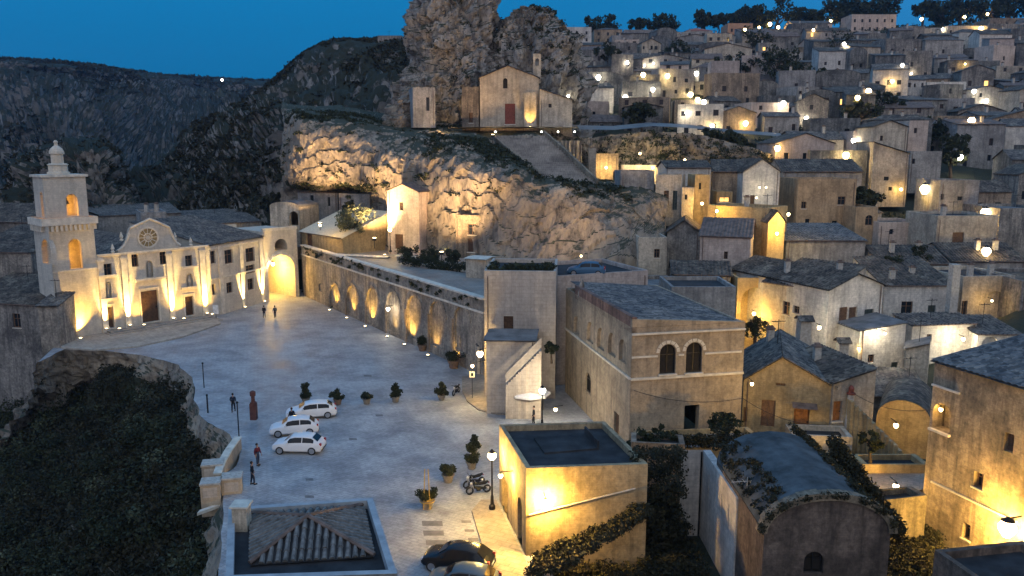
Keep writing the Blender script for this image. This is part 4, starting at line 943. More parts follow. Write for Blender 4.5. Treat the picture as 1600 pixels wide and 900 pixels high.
# outside stair climbing by the stair block
stair = root('outside_stair', PZ(838, 640, 0), 'stone outside stair climbing right beside the stair block', 'stair')
sa, sb = PY(790, 601, 69.5), PY(846, 545, 69.5)
for i in range(14):
    p = sa.lerp(sb, i/14); mb = MB(); mb.box((p.x, p.y, -1), (abs(sb.x-sa.x)/14, 0, 0), (0, 1.3, 0), (0, 0, p.z+1)); mb.build('step', BLOCKM, stair)
mb = MB(); a, b = sa+Vector((0, -.1, .15)), sb+Vector((0, -.1, .15)); mb.box(a, b-a, (0, .12, 0), (0, 0, .9)); mb.build('parapet', BLOCKM, stair)

# ---- two storey palazzo with arched loggia windows
pz, zf, zl, zr_, ztop, _ = house('weathered two storey palazzo with a pair of dark arched windows', (985, 60), (1160, 62), 521, 692, 18.3, 'flat', stone('palazzo_stone', (.47, .38, .27), .5, .5), DARKR, cat='palazzo', name='palazzo',
    ops=[('A', 1031, 538, 1056, 584), ('A', 1072, 535, 1097, 582), ('o', 1069, 633, 1092, 674)],
    lops=[('A', 914, 582, 923, 614), ('d', 959, 645, 967, 680), ('n', 917, 503, 927, 535), ('n', 933, 512, 944, 546), ('n', 950, 520, 962, 556), ('n', 967, 530, 978, 566), ('n', 896, 494, 905, 522)], sink=2)
mb = MB(); zf.slab(mb, 0, -2, .01, -1.99, 0, .01)
for fc, ya, yb in ((zf, (1000, 558), None), (zf, (1000, 592), None), (zl, (960, 572), None)):
    _, v0 = fc.uv(*ya); m = MB()
    if ya == (1000, 558):
        for x0, x1 in ((987, 1027), (1060, 1068), (1101, 1158)):
            m = MB(); u0 = fc.uv(x0, 558)[0]; u1 = fc.uv(x1, 558)[0]; fc.slab(m, max(0, u0), v0-.07, min(fc.W, u1), v0+.07, -.02, .1); m.build('string_course', TRIM, pz)
        continue
    else: fc.slab(m, 0, v0-.09, fc.W, v0+.09, -.02, .14)
    m.build('string_course', TRIM, pz)
_, vt = zf.uv(1000, 521)
m = MB(); zf.slab(m, 0, vt-.12, zf.W, vt+.02, -.02, .16); m.build('cornice', TRIM, pz)
for x0, y0, x1, y1 in ((1031, 538, 1056, 584), (1072, 535, 1097, 582)):
    a, b, c, d = zf.rect(x0, y0, x1, y1); m = MB(); zf.slab(m, a-.1, b-.14, c+.1, b-.003, -.02, .16); m.build('sill', TRIM, pz)
    r_ = (c-a)/2+.07
    for k in range(7):
        t0, t1 = math.pi*k/7+.03, math.pi*(k+1)/7-.03; m_ = (a+c)/2; g = lambda t, r, dd: zf.P(m_-math.cos(t)*r, d-r_+.07+math.sin(t)*r, dd); m2 = MB(); m2.quad(g(t0, r_, .05), g(t1, r_, .05), g(t1, r_+.25, .05), g(t0, r_+.25, .05)); m2.quad(g(t0, r_+.25, .05), g(t1, r_+.25, .05), g(t1, r_+.25, 0), g(t0, r_+.25, 0)); m2.build('arch_stone', TRIM, pz)
# low tiled slope over the palazzo and its taller left parapet
q = [zf.P(.3, 0, -.3), zf.P(zf.W-.1, 0, -.3), zf.P(zf.W-.1, 0, -18), zf.P(.3, 0, -18)]; q = [Vector((p.x, p.y, ztop+h)) for p, h in zip(q, (.95, .3, .35, 1.15))]
mb = MB(); corr(mb, q[1], q[2], q[3], q[0], .36); mb.build('roof_slope', (MATS.get('blue_grey_tiles') or tile_mat('blue_grey_tiles', (.06, .066, .074), (.11, .115, .12), (.17, .165, .155))), pz)
m = MB(); m.box(zl.P(3, zz*0+ztop-zl.A.z, -.4), zl.u*(zl.W-3.0), zl.n*.4, (0, 0, 1.25)); m.build('parapet', stone('red_parapet', (.33, .2, .15), .5, .7), pz)
vt = ztop-zf.A.z; m = MB(); a_, b_, c_, d_ = [(0, vt+.47), (zf.W, vt+.47), (zf.W, vt+.5), (0, vt+1.12)]
for D_ in (.02,): m.quad(zf.P(*a_, D_), zf.P(*b_, D_), zf.P(*c_, D_), zf.P(*d_, D_)); m.quad(zf.P(*d_, D_), zf.P(*c_, D_), zf.P(*c_, -.35), zf.P(*d_, -.35)); m.quad(zf.P(0, vt+.47, D_), zf.P(*d_, D_), zf.P(*d_, -.35), zf.P(0, vt+.47, -.35))
m.build('parapet', stone('palazzo_stone', (.47, .38, .27), .5, .5), pz)
fin = MB(); p = zl.P(4.2, ztop-zl.A.z+.3, -.3); fin.lathe(p, [(.35, 0), (.35, .6), (.22, .8), (.28, 1.1), (.1, 1.7), (.03, 2.0)], 8); fin.build('pinnacle', OLD, pz)
house('flat grey block with pale parapet behind the palazzo roof', (985, 86), (1060, 86), 452, 520, 7, 'flat', OLD, FLATR)
house('plain blue grey block behind the palazzo, near the glowing niche', (1048, 80), (1148, 80), 455, 540, 7, 'flat', GREY, DARKR)

# ---- round gabled house
rg, gf2, gl2, gr2, zz, _ = house('ochre house with rounded tile roof, shuttered door and brown door', (1160, 63), (1300, 61), 592, 680, 10, 'gf', YELL, tile_mat('mossy_tiles', (.05, .055, .06), (.10, .105, .105), (.16, .155, .14)), rise=2.1,
    ops=[('s', 1213, 578, 1228, 603), ('s', 1189, 625, 1211, 667), ('b', 1240, 637, 1264, 678), ('s', 1157, 636, 1168, 660)], skew=.42, chim=((.3, .8), (.85, .5)))
mb = MB(); u0, v0 = gf2.uv(1238, 629); u1, _ = gf2.uv(1277, 629); mb.box(gf2.P(u0, v0, 0), gf2.u*(u1-u0), gf2.n*.9+Vector((0, 0, -.2)), (0, 0, .07)); mb.build('canopy', ROOFB, rg)
sx, sf, *_ = house('plastered side house with red door behind a slim chimney stack', (1300, 60.8), (1365, 61.5), 598, 676, 8, 'shedl', CREAM, ROOFM, rise=1.0, ops=[('b', 1300.5, 627, 1315, 658)])
ck = root('chimney_stack', sf.P(1.35, 2, .4), 'slim free standing chimney stack beside the red door', 'chimney'); p = sf.P(1.35, 2.0, .35)
mb = MB(); mb.lathe(p, [(.36, 0), (.34, 1.0), (.27, 1.6), (.25, 3.2)], 10); mb.build('shaft', CHIM, ck); mb = MB(); mb.lathe(p+Vector((0, 0, 3.203)), [(.34, 0), (.34, .12), (.2, .16), (.22, .5), (.1, .7)], 10); mb.build('pot', REDW, ck)
house('lit yellow vaulted house with ragged roof edge', (1366, 66), (1450, 64), 650, 735, 8, 'vault', YELL, ROOFM, rise=1.7)
house('low dark roofed shed behind the vaulted yellow house', (1362, 72), (1448, 71), 618, 680, 6, 'shed', OLD, ROOFG, rise=1.2)
# ruined stair wall
stw = root('ruined_stair', PY(1370, 690, 60), 'ruined stone stair wall stepping down to the right', 'stair')
a, b = PY(1330, 630, 60), PY(1412, 712, 57)
for i in range(12):
    p = a.lerp(b, i/12); mb = MB(); mb.box((p.x, p.y, -2.5), ((b.x-a.x)/12+.02, 0, 0), (0, 1.5, 0), (0, 0, p.z+2.5+rs.rand()*.12)); mb.build('step', YELL, stw)
for lab, L_, R_, tp, bs, dp, m_ in (('low yellow rubble terrace wall under the ruined stair', (1345, 54), (1448, 54), 735, 800, 2.0, YELL), ('terrace wall with lit stones lowest by the big right building', (1350, 47), (1445, 48), 795, 860, 1.5, RUBBLE),
                                ('pale terrace wall below the brown door', (1236, 58.5), (1330, 58), 688, 740, 2.5, CREAM)):
    house(lab, L_, R_, tp, bs, dp, 'flat', m_, DARKR, cat='wall', name='terrace_wall')
# terrace in front of the palazzo
tz = house('planted stone terrace along the foot of the palazzo', (1010, 56), (1200, 57), 712, 750, 4, 'flat', YELL, FLATR, cat='terrace', name='terrace_wall')
# ---- near buildings: barrel vault
vl, vf, *_ , zv, _w = house('long barrel vaulted house with overgrown dark roof', (1190, 38), (1386, 38), 832, 960, 9.5, 'vault', stone('dark_tufa', (.20, .155, .125), .45, .85), plain('mossy_render', (.075, .085, .09), .95, 0, .55, .8), rise=1.9, ops=[('A', 1256, 862, 1287, 896)])
house('low flat terrace house left of the barrel vault', (1156, 43.4), (1206, 43.4), 806, 960, 6, 'flat', stone('dark_tufa', (.20, .155, .125), .45, .85), plain('blue_terrace', (.2, .23, .26), .8), ops=[('A', 1162, 828, 1182, 862), ('I', 1160, 880, 1186, 930)])
m = MB(); n_ = 20; c_ = vf.A.lerp(vf.B, .5); hw_ = vf.W/2
for i in range(n_):
    t0, t1 = math.pi*i/n_, math.pi*(i+1)/n_; g = lambda t, k, dd: Vector((c_.x, c_.y, zv))-vf.u*math.cos(t)*(hw_+k)+vf.n*dd+Vector((0, 0, math.sin(t)*(1.9+k)))
    j_ = rs.rand()*.12; m2 = MB(); m2.quad(g(t0, -.12, .14), g(t1, -.12, .14), g(t1, .2+j_, .14), g(t0, .2+j_, .14)); m2.quad(g(t0, .2+j_, .14), g(t1, .2+j_, .14), g(t1, .2+j_, -.45), g(t0, .2+j_, -.45)); m2.quad(g(t0, .2+j_, -.45), g(t1, .2+j_, -.45), g(t1, .0, -.45), g(t0, .0, -.45)); m2.quad(g(t0, -.12, .0), g(t1, -.12, .0), g(t1, -.12, .14), g(t0, -.12, .14)); m2.build('rim_stone', RUBBLE, vl)
cs = [tuple(g(math.pi*(.5+.48*(rs.rand()*2-1)), .15, .1)) for _ in range(60)]; tag(leafmesh('rim_weeds', cs, .25, 30, .08, SCRUB, 63), 'dry weeds along the rim of the barrel vault', 'weeds', kind='stuff')
# fin wall building with slits
fa, fb_ = PY(1063, 703, 50), PY(1096, 703, 50); fwz = fa.z
fin = root('slit_wall_building', (fa+Vector((1.2, -4, -3))), 'tall pale wall with narrow slits and a drainpipe', 'building')
near = Vector((XP(1148, 42.6, 2), 42.6, -6)); farp = Vector((XP(1096, 50, 2), 50, -6)); left = Face(farp, near)
W = MB(); HH = fwz+6; oo = []
for u_ in (.22, .42, .61, .8):
    oo.append(('n', left.W*u_, HH-2.6, left.W*u_+.14, HH-1.0))
wallface(W, left, left.W, HH, oo, .3)
fl_ = Face(Vector((XP(1063, 50, 2), 50, -6)), farp); wallface(W, fl_, fl_.W, HH, [])
nr = near+left.n*-.5; fr_ = Vector((fl_.A.x, fl_.A.y, -6)); bk_ = farp-left.n*.5
W.quad(near+Vector((0, 0, 0)), nr, nr+Vector((0, 0, HH)), near+Vector((0, 0, HH))); W.quad(farp+Vector((0, 0, HH)), near+Vector((0, 0, HH)), nr+Vector((0, 0, HH)), bk_+Vector((0, 0, HH))); W.quad(nr, bk_, bk_+Vector((0, 0, HH)), nr+Vector((0, 0, HH)))
W.build('wall', stone('pale_render', (.66, .62, .58), 1.4, .4), fin)
mb = MB(); mb.tube([fl_.P(fl_.W-.1, 1, .1), fl_.P(fl_.W-.1, HH-.1, .1)], .06, 6); mb.build('drainpipe', METAL, fin)
# ---- flat roofed lit corner building
K0 = PZ(822, 743, 5.1); K1 = PZ(780, 673, 5.1); K2 = PZ(1012, 736, 5.1)
K0.z = K1.z = K2.z = -1.2; kf = Face(K0, K2); kl = Face(K1, K0)
cb = root('corner_building', (K0+K2)/2+(K1-K0)/2+Vector((0, 0, 1.2)), 'flat roofed corner building whose walls glow yellow under a lamp', 'building'); H = 6.3; W = MB()
wallface(W, kf, kf.W, H, [], .2); wallface(W, kl, kl.W, H, [('d', .8, 1.2, 1.9, 3.6), ('n', kl.W-2.2, 1.2, kl.W-1.0, 4.2), ('d', kl.W-6.2, 1.2, kl.W-5.1, 3.5)], .25)
for o in [('d', .8, 1.2, 1.9, 3.6), ('d', kl.W-6.2, 1.2, kl.W-5.1, 3.5)]: fitting(kl, o, cb, .25)
K3 = K1+(K2-K0); f3 = Face(K2, K3); f4 = Face(K3, K1); wallface(W, f3, f3.W, H, []); wallface(W, f4, f4.W, H, [])
rt_ = cb; roof('flat', K0, K2, K3, K1, 5.1, 0, DARKR, rt_, W); W.build('wall', stone('lit_tufa', (.46, .36, .22), .5, .55), cb)
mb = MB(); p0 = kf.P(*kf.uv(826, 803), .12); p1 = kf.P(*kf.uv(992, 762), .12); mb.tube([p0, p1], .055, 6); mb.build('pipe', CHIM, cb)
mb = MB(); mb.box(kl.P(kl.W*.28, H+.03, -5.5), kl.u*(kl.W*.35), kl.n*3.6, (0, 0, .12)); mb.box(Vector(kl.P(kl.W*.28, H+.151, -5.5)), kl.u*(kl.W*.35), kl.n*.12, (0, 0, .5)); mb.build('skylight', DARKR, cb)
# sunken yard with steps under it
house('small square stone pier in the sunken yard', (977, 47.5), (1008, 47.5), 795, 850, 2.0, 'flat', RUBBLE, FLATR, cat='wall', name='stone_pier')
bank = loft([prow([(826, 905, 40.5), (880, 885, 41), (940, 850, 42), (990, 815, 43.5), (1015, 800, 44.5)]), prow([(830, 885, 42), (880, 862, 42.8), (940, 830, 43.6), (990, 800, 44.6), (1015, 790, 45.2)]), prow([(832, 872, 42.8), (880, 848, 43.5), (940, 818, 44.2), (990, 792, 45), (1015, 785, 45.6)])], 60, 20, amp=.25, sc=.6)
bank.v = [(x, y+0, z) for x, y, z in bank.v]; tag(bank.build('bank', GROUND), kind='structure')
cs = scatter(bank, 260, 61); tag(leafmesh('bank_undergrowth', cs, .4, 40, .1, SCRUB, 62), 'dark undergrowth on the bank below the lit corner building', 'undergrowth', kind='stuff')
house('brown rubble wall closing the sunken yard', (985, 54.5), (1068, 54), 700, 800, 2, 'flat', BROWN, DARKR, cat='wall', name='yard_wall')
# ---- big right building
ba = Vector((XP(1449, 50, 5), 50, -8)); dirn = Vector((.34, -1, 0)).normalized(); be = ba+dirn*22; bfc = Face(ba, be); zt_ = ZP(563, 50)
big = root('corner_tenement', (ba+be)/2-bfc.n*6+Vector((0, 0, 8)), 'big weathered tenement at the right edge with a glaring lamp', 'building')
W = MB(); H = zt_+8; oo = []
for k, *r in [('I', 1457, 630, 1486, 674), ('s', 1569, 677, 1584, 707), ('w', 1521, 738, 1536, 763), ('w', 1504, 818, 1516, 843)]:
    oo.append((k, *bfc.rect(*r)))
wallface(W, bfc, bfc.W, H, oo, .4)
for o in oo: fitting(bfc, o, big, .4)
a, b, c, d = oo[0][1:]; W.quad(bfc.P(a-.1, b-.1, -1.1), bfc.P(c+.1, b-.1, -1.1), bfc.P(c+.1, d+.1, -1.1), bfc.P(a-.1, d+.1, -1.1))
rA_, rB_ = bfc.A-bfc.n*11, bfc.B-bfc.n*11
for fc in (Face(rA_, bfc.A), Face(bfc.B, rB_), Face(rB_, rA_)): wallface(W, fc, fc.W, H, [])
roof('shed', bfc.A, bfc.B, rB_, rA_, zt_, 1.5, (MATS.get('blue_grey_tiles') or tile_mat('blue_grey_tiles', (.06, .066, .074), (.11, .115, .12), (.17, .165, .155))), big, W); W.build('wall', stone('tenement_stone', (.44, .35, .24), .5, .75), big)
for x0, y0, x1 in ((1456, 752, 1590), (1456, 600, 1500)):
    u0, v0 = bfc.uv(x0, y0); u1, _ = bfc.uv(x1, y0+(x1-x0)*.47); m = MB(); bfc.slab(m, max(u0, 0), v0-.06, u1, v0+.06, -.02, .12); m.build('string_course', TRIM, big)
m = MB(); a, b, c, d = oo[0][1:]; bfc.slab(m, a-.1, b-.15, c+.1, b-.003, -.02, .22); m.build('sill', TRIM, big)

# ---- white gabled house and its neighbours
wh, hf, hl, hr, zz, _ = house('white gabled house with two shuttered windows under the peak', (1291, 82), (1375, 85), 452, 592, 16, 'gf', WHITE, ROOFM, rise=1.4,
    ops=[('s', 1311, 480, 1325, 507), ('s', 1326, 480, 1339, 507), ('g', 1350, 483, 1365, 510), ('d', 1323, 545, 1334, 574)], lops=[('w', 1223, 471, 1234, 492), ('w', 1239, 478, 1249, 490)], chim=((.2, .5), (.8, .3)))
house('cream long house flank with small windows left of the white gable', (1190, 90), (1289, 84), 440, 560, 8, 'shed', CREAM, ROOFM, rise=2.0, ops=[('w', 1223, 470, 1234, 492), ('w', 1240, 478, 1249, 491), ('p', 1262, 500, 1268, 512)])
house('slim pale chimney block in front of the long cream flank', (1250, 78), (1267, 78), 500, 560, 1.2, 'gs', CHIM, ROOFM, rise=.3, cat='chimney', name='chimney_block', detail=False)
house('slim chimney with tiny roof by the white house door', (1311, 78), (1325, 78), 534, 590, 1.0, 'gs', CHIM, ROOFM, rise=.3, cat='chimney', name='chimney_block', detail=False)
house('white lean-to with lamps on its top edge', (1341, 79), (1412, 80), 516, 592, 6, 'shedl', WHITE, FLATR, rise=.6, ops=[('w', 1356, 554, 1366, 567), ('g', 1392, 566, 1403, 588)])
house('pale flat house with dark windows right of the white gable', (1378, 92), (1485, 92), 446, 560, 9, 'shed', WHITE, ROOFM, rise=2.2, ops=[('w', 1408, 471, 1426, 492), ('g', 1449, 477, 1461, 505), ('p', 1392, 520, 1400, 532)], chim=((.2, .2), (.6, .4)))
house('tall narrow pale chimney block between two white houses', (1486, 88), (1498, 88), 420, 500, 1.0, 'flat', CHIM, ROOFM, cat='chimney', name='chimney_block')
house('house with recessed arch lit warm at its upper floor', (1500, 93), (1580, 94), 438, 545, 8, 'flat', CREAM, DARKR, ops=[('n', 1530, 455, 1574, 510), ('w', 1501, 470, 1511, 498)], chim=((.3, .2), (.8, .3)))
house('yard wall beside the glaring doorway lamp', (1424, 84), (1524, 85), 508, 560, 3.5, 'shed', WHITE, ROOFG, rise=.5, ops=[('w', 1448, 522, 1456, 532)])
house('low white house with an arched recess near the right edge', (1526, 83), (1592, 83), 522, 572, 6, 'shed', WHITE, ROOFG, rise=.8, ops=[('n', 1534, 526, 1560, 545), ('g', 1562, 541, 1576, 562)])
house('unlit dark house cut by the right edge', (1590, 90), (1680, 90), 445, 570, 10, 'flat', OLD, ROOFM)
# glowing niche
nz, nf, *_ = house('glowing yellow arched niche wall beside the cream flank', (1150, 92), (1202, 92), 440, 545, 4, 'flat', YELL, DARKR, ops=[('n', 1157, 449, 1201, 530)], t=1.6, cat='wall', name='niche_wall')

# ---- upper cluster
house('grey stone house with rock roof and ruined front', (969, 117), (1022, 117), 272, 328, 7, 'flat', GREY, ROOFB, ops=[('p', 976, 296, 992, 304), ('p', 1002, 295, 1016, 304)])
house('beige flat house with one tall door above the cliff', (1024, 116), (1064, 115), 278, 331, 7, 'flat', CREAM, FLATR, ops=[('s', 1037, 298, 1045, 320), ('g', 1051, 298, 1058, 328)])
house('small square beige annex next to the tall door house', (1065, 114), (1084, 114), 298, 331, 5, 'flat', CREAM, FLATR, ops=[('p', 1070, 304, 1074, 312)])
house('long pink white house with dark slab roof above the lit lane', (1041, 126), (1110, 126), 262, 320, 8, 'gs', WHITE, ROOFM, rise=1.0)
house('narrow yellow house end glowing over the lane', (1085, 117), (1108, 117), 278, 345, 5, 'flat', YELL, FLATR, ops=[('p', 1092, 286, 1096, 296)])
house('tan house with dark roof left of the pale gable', (1112, 128), (1160, 127), 268, 330, 9, 'gs', BROWN, ROOFM, rise=1.8)
house('pale gabled house with three small lit lamps on its front', (1160, 124), (1217, 124), 268, 330, 10, 'gf', WHITE, ROOFM, rise=1.9, ops=[('d', 1172, 305, 1179, 322)])
house('small lit loggia box with red sill before the pale gable', (1120, 118), (1144, 118), 304, 330, 4, 'flat', YELL, FLATR, ops=[('l', 1124, 308, 1140, 316)])
house('long stepped yellow house running down the lit lane', (1104, 112), (1198, 106), 325, 420, 6, 'flat', YELL, FLATR, ops=[('w', 1150, 345, 1158, 356)], chim=((.55, .3),))
house('narrow end house, amber lit, foot of the lit lane', (1199, 104), (1225, 104), 345, 410, 6, 'gf', YELL, ROOFM, rise=1.3)
house('grey white house with corner strip, small window near the cliff foot', (997, 104), (1041, 104), 376, 470, 7, 'flat', CREAM, ROOFM, ops=[('w', 1022, 389, 1031, 403)])
house('tan gabled house half hidden behind the grey corner house', (1041, 107), (1092, 106), 362, 470, 10, 'gf', OLD, ROOFM, rise=1.6, ops=[('p', 1080, 338+10, 1088, 352+6)])
house('large pale house with long brown roof and one small window', (1092, 100), (1170, 98), 368, 480, 11, 'gs', PINK, ROOFB, rise=1.8, ops=[('w', 1131, 393, 1137, 405)])
house('dark roofed cottage in front of the large pale house', (1050, 94), (1140, 93), 428, 500, 6, 'gs', OLD, ROOFM, rise=1.2)
house('broad tawny house with square windows and ragged top', (1245, 125), (1336, 125), 284, 362, 9, 'flat', stone('tawny', (.48, .35, .22), .6, .5), DARKR, ops=[('w', 1309, 307, 1321, 320), ('w', 1252, 315, 1260, 326), ('p', 1258, 342, 1265, 350), ('p', 1300, 345, 1308, 352), ('p', 1314, 345, 1322, 353)])
house('dark roofed house behind the tawny one', (1222, 138), (1345, 138), 268, 330, 10, 'gs', GREY, ROOFM, rise=2)
house('tall beige house with sloping roof and small dark windows', (1362, 145), (1418, 145), 240, 306, 9, 'shedr', CREAM, ROOFM, rise=2.0, ops=[('p', 1381, 276, 1389, 282), ('p', 1388, 292, 1394, 298), ('p', 1402, 236, 1406, 242)])
house('pink washed house above the tall beige one', (1418, 160), (1448, 160), 192, 262, 8, 'flat', PINK, FLATR, ops=[('p', 1428, 200, 1433, 208)])
house('wide cream house with two gables left of the pink one', (1361, 158), (1416, 158), 198, 262, 8, 'gf', CREAM, ROOFM, rise=1.2, ops=[('p', 1375, 212, 1380, 220)])
house('small pink house beside the bright hillside lamp', (1332, 165), (1360, 165), 208, 250, 7, 'flat', PINK, FLATR, ops=[('p', 1340, 228, 1344, 235)])
house('grey house with dark roof terrace right of the tall beige one', (1421, 150), (1470, 150), 240, 285, 8, 'flat', GREY, FLATR, ops=[('p', 1425, 248, 1430, 256)])
house('cream cube with dark openings under the twin lamps', (1468, 128), (1528, 128), 286, 345, 8, 'flat', GREY, FLATR, ops=[('p', 1496, 307, 1504, 313), ('p', 1470, 303, 1475, 312)])
house('cream house with one big shuttered window and street lamp', (1462, 110), (1556, 110), 342, 410, 9, 'flat', CREAM, DARKR, ops=[('s', 1488, 363, 1506, 381)], chim=((.2, .2),))
house('low wide house with pale terrace, seen above dark roofs', (1372, 118), (1440, 118), 352, 400, 8, 'flat', PINK, ROOFG, ops=[('p', 1390, 358, 1396, 366)])
house('tawny narrow house left of the pale terrace', (1336, 120), (1370, 120), 328, 380, 8, 'flat', stone('tawny', (.48, .35, .22), .6, .5), FLATR, ops=[('a', 1352, 336, 1364, 352)])
house('blue roofed flat house with speckled wall above the white gable', (1227, 106), (1350, 106), 376, 450, 10, 'shed', GREY, (MATS.get('blue_grey_tiles') or tile_mat('blue_grey_tiles', (.06, .066, .074), (.11, .115, .12), (.17, .165, .155))), rise=1.4)
house('long low house, dark tile roof behind the pale flat house', (1375, 102), (1480, 102), 412, 470, 10, 'gs', GREY, ROOFM, rise=1.8, chim=((.3, .3), (.7, .3)))
house('second dark tile roofed house by the right edge chimneys', (1485, 103), (1600, 103), 408, 470, 10, 'gs', GREY, ROOFM, rise=1.8, chim=((.5, .3), (.75, .3)))
house('plain grey house right edge, above the chimneys', (1558, 118), (1640, 118), 330, 420, 10, 'flat', OLD, FLATR)

house('dark parapet roof corner at the bottom right, before the tenement', (1455, 37), (1580, 32), 872, 960, 5, 'flat', stone('dark_tufa', (.20, .155, .125), .45, .85), DARKR)
for lab, L_, R_, tp, bs, h_ in (('low pale wall on the terrace by the olive tree', (530, 122), (604, 119), 398, 412, 0), ('low stone wall on the terrace right of the chapel', (655, 112), (742, 104), 412, 428, 0), ('ruined wall stub near the middle of the terrace', (620, 117), (648, 115), 400, 412, 0), ('small cream shed at the end of the terrace', (728, 101), (758, 100), 404, 440, 0)):
    house(lab, L_, R_, tp, bs, .6 if 'shed' not in lab else 3, 'gs' if 'stub' not in lab else 'shed', CREAM, TRIM, rise=.1, cat='wall' if 'shed' not in lab else 'shed', name='terrace_wall' if 'shed' not in lab else 'shed', detail=False)

m = MB(); q4 = [PZ(x, y, 1.3) for x, y in ((1340, 790), (1452, 762), (1452, 722), (1338, 745))]; m.quad(*q4); tag(m.build('path', pave_mat('path_paving', (.42, .36, .29), 1.2, False)), kind='structure')

house('glowing yellow house end in the lane beneath the rock ledge', (930, 142), (966, 142), 244, 300, 4, 'flat', BROWN, FLATR, ops=[('p', 958, 268, 963, 292)])
house('slim pointed pillar block beside the glowing lane house', (920, 139), (931, 139), 236, 305, 1.5, 'flat', CREAM, FLATR)
house('long pale wall blazing with light in the lane beneath the rock ledge', (970, 144), (1045, 144), 262, 320, 3, 'flat', CREAM, FLATR)
house('lit stair wall behind the ochre house, right of the twin lamps', (1413, 77), (1449, 76), 545, 610, 3, 'shedl', CREAM, FLATR, rise=.8)
house('plain dark house filling the gap at the right edge', (1572, 97), (1700, 97), 470, 560, 6, 'flat', OLD, DARKR)

# ------------------------------------------------------------------ hillside town, row by row
ORD = 'first second third fourth fifth sixth seventh eighth ninth tenth eleventh twelfth thirteenth fourteenth fifteenth sixteenth seventeenth eighteenth nineteenth twentieth twenty-first twenty-second twenty-third twenty-fourth'.split()
placed = [list(o['_fp']) for o in bpy.data.objects if o.get('_fp') is not None]
for o in bpy.data.objects:
    if o.get('_fp') is not None: del o['_fp']
def clash(x, y, r):
    return any(a-r < x < b+r and c-r < y < d+r for a, b, c, d in placed)
# the houses along the skyline, each with its own look
SKYH = [((879, 350), (924, 350), 44, 80, 'flat', WHITE, 0, 'white flat house on the skyline just right of the rock shoulder', 3),
        ((928, 365), (972, 365), 46, 68, 'hip', BROWN, 1.5, 'brown apartment block on the skyline between white and grey blocks', 3),
        ((927, 345), (980, 345), 68, 95, 'flat', CREAM, 0, 'beige flat building below the brown apartment block', 2),
        ((975, 355), (1020, 355), 48, 92, 'flat', GREY, 0, 'grey multi storey apartment block on the skyline', 5),
        ((1021, 360), (1063, 360), 50, 82, 'hip', WHITE, 1.6, 'big white villa on the skyline with dark trees behind', 3),
        ((1071, 362), (1113, 362), 48, 74, 'hip', PINK, 2.0, 'pink villa with red roof on the skyline', 3),
        ((1137, 372), (1176, 372), 38, 54, 'flat', stone('orange_wash', (.5, .3, .2), .9, .3), 0, 'orange walled house beneath the skyline lamps', 3),
        ((1202, 365), (1236, 365), 50, 72, 'shed', WHITE, 1.4, 'white house with slanting roof right below the skyline lamps', 2),
        ((1238, 372), (1300, 372), 36, 58, 'gs', PINK, 1.8, 'long rose coloured terrace house under the skyline trees', 5),
        ((1330, 378), (1400, 378), 24, 52, 'flat', PINK, 0, 'wide rose building directly under the big skyline pine', 6),
        ((1402, 340), (1470, 340), 45, 100, 'flat', GREY, 0, 'tall grey flats with rows of windows, upper right', 5),
        ((1478, 330), (1540, 330), 42, 105, 'flat', CREAM, 0, 'tall cream tower block near the brightest upper right lamp', 4),
        ((1545, 350), (1620, 350), 30, 70, 'flat', BROWN, 0, 'brown block at the top right corner', 4)]
for L_, R_, tp, bs, kd, m_, rs_, lab, nx in SKYH:
    ops = []
    w_ = R_[0]-L_[0]; h_ = bs-tp; ny = max(1, int(h_/11))
    for i in range(nx):
        for j in range(ny):
            x = L_[0]+w_*(i+.5)/nx; y = tp+h_*(j+.5)/ny*.9+2; ops.append(('p', x-1.7, y-2.6, x+1.7, y+2.6))
    hh = house(lab, L_, R_, tp, bs, 12, kd, m_, ROOFR if 'red roof' in lab else (ROOFG if kd != 'flat' else FLATR), ops=ops, rise=rs_, sink=6, detail=False, simple=True, name='hillside_house')[0]
    placed.append(list(hh['_fp'])); del hh['_fp']
rowY = [130, 138, 147, 156, 165, 174, 184, 194, 204, 214, 225, 236, 247, 259, 271, 284, 297, 311, 325, 340]
HG = stone('hill_grey', (.25, .25, .24), .5, .95); MW = [(CREAM, 'cream'), (GREY, 'grey'), (OLD, 'dark stone'), (HG, 'dull grey'), (HG, 'dull grey'), (BROWN, 'brown'), (HG, 'dull grey'), (GREY, 'grey'), (OLD, 'dark stone'), (PINK, 'pale rose'), (HG, 'dull grey'), (WHITE, 'white'), (OLD, 'dark stone')]
RK = {'flat': 'flat roof', 'gf': 'gable facing out', 'gs': 'side ridge roof', 'shed': 'sloping roof', 'hip': 'hipped roof', 'vault': 'vaulted roof'}
hr = random.Random(21); count = 0
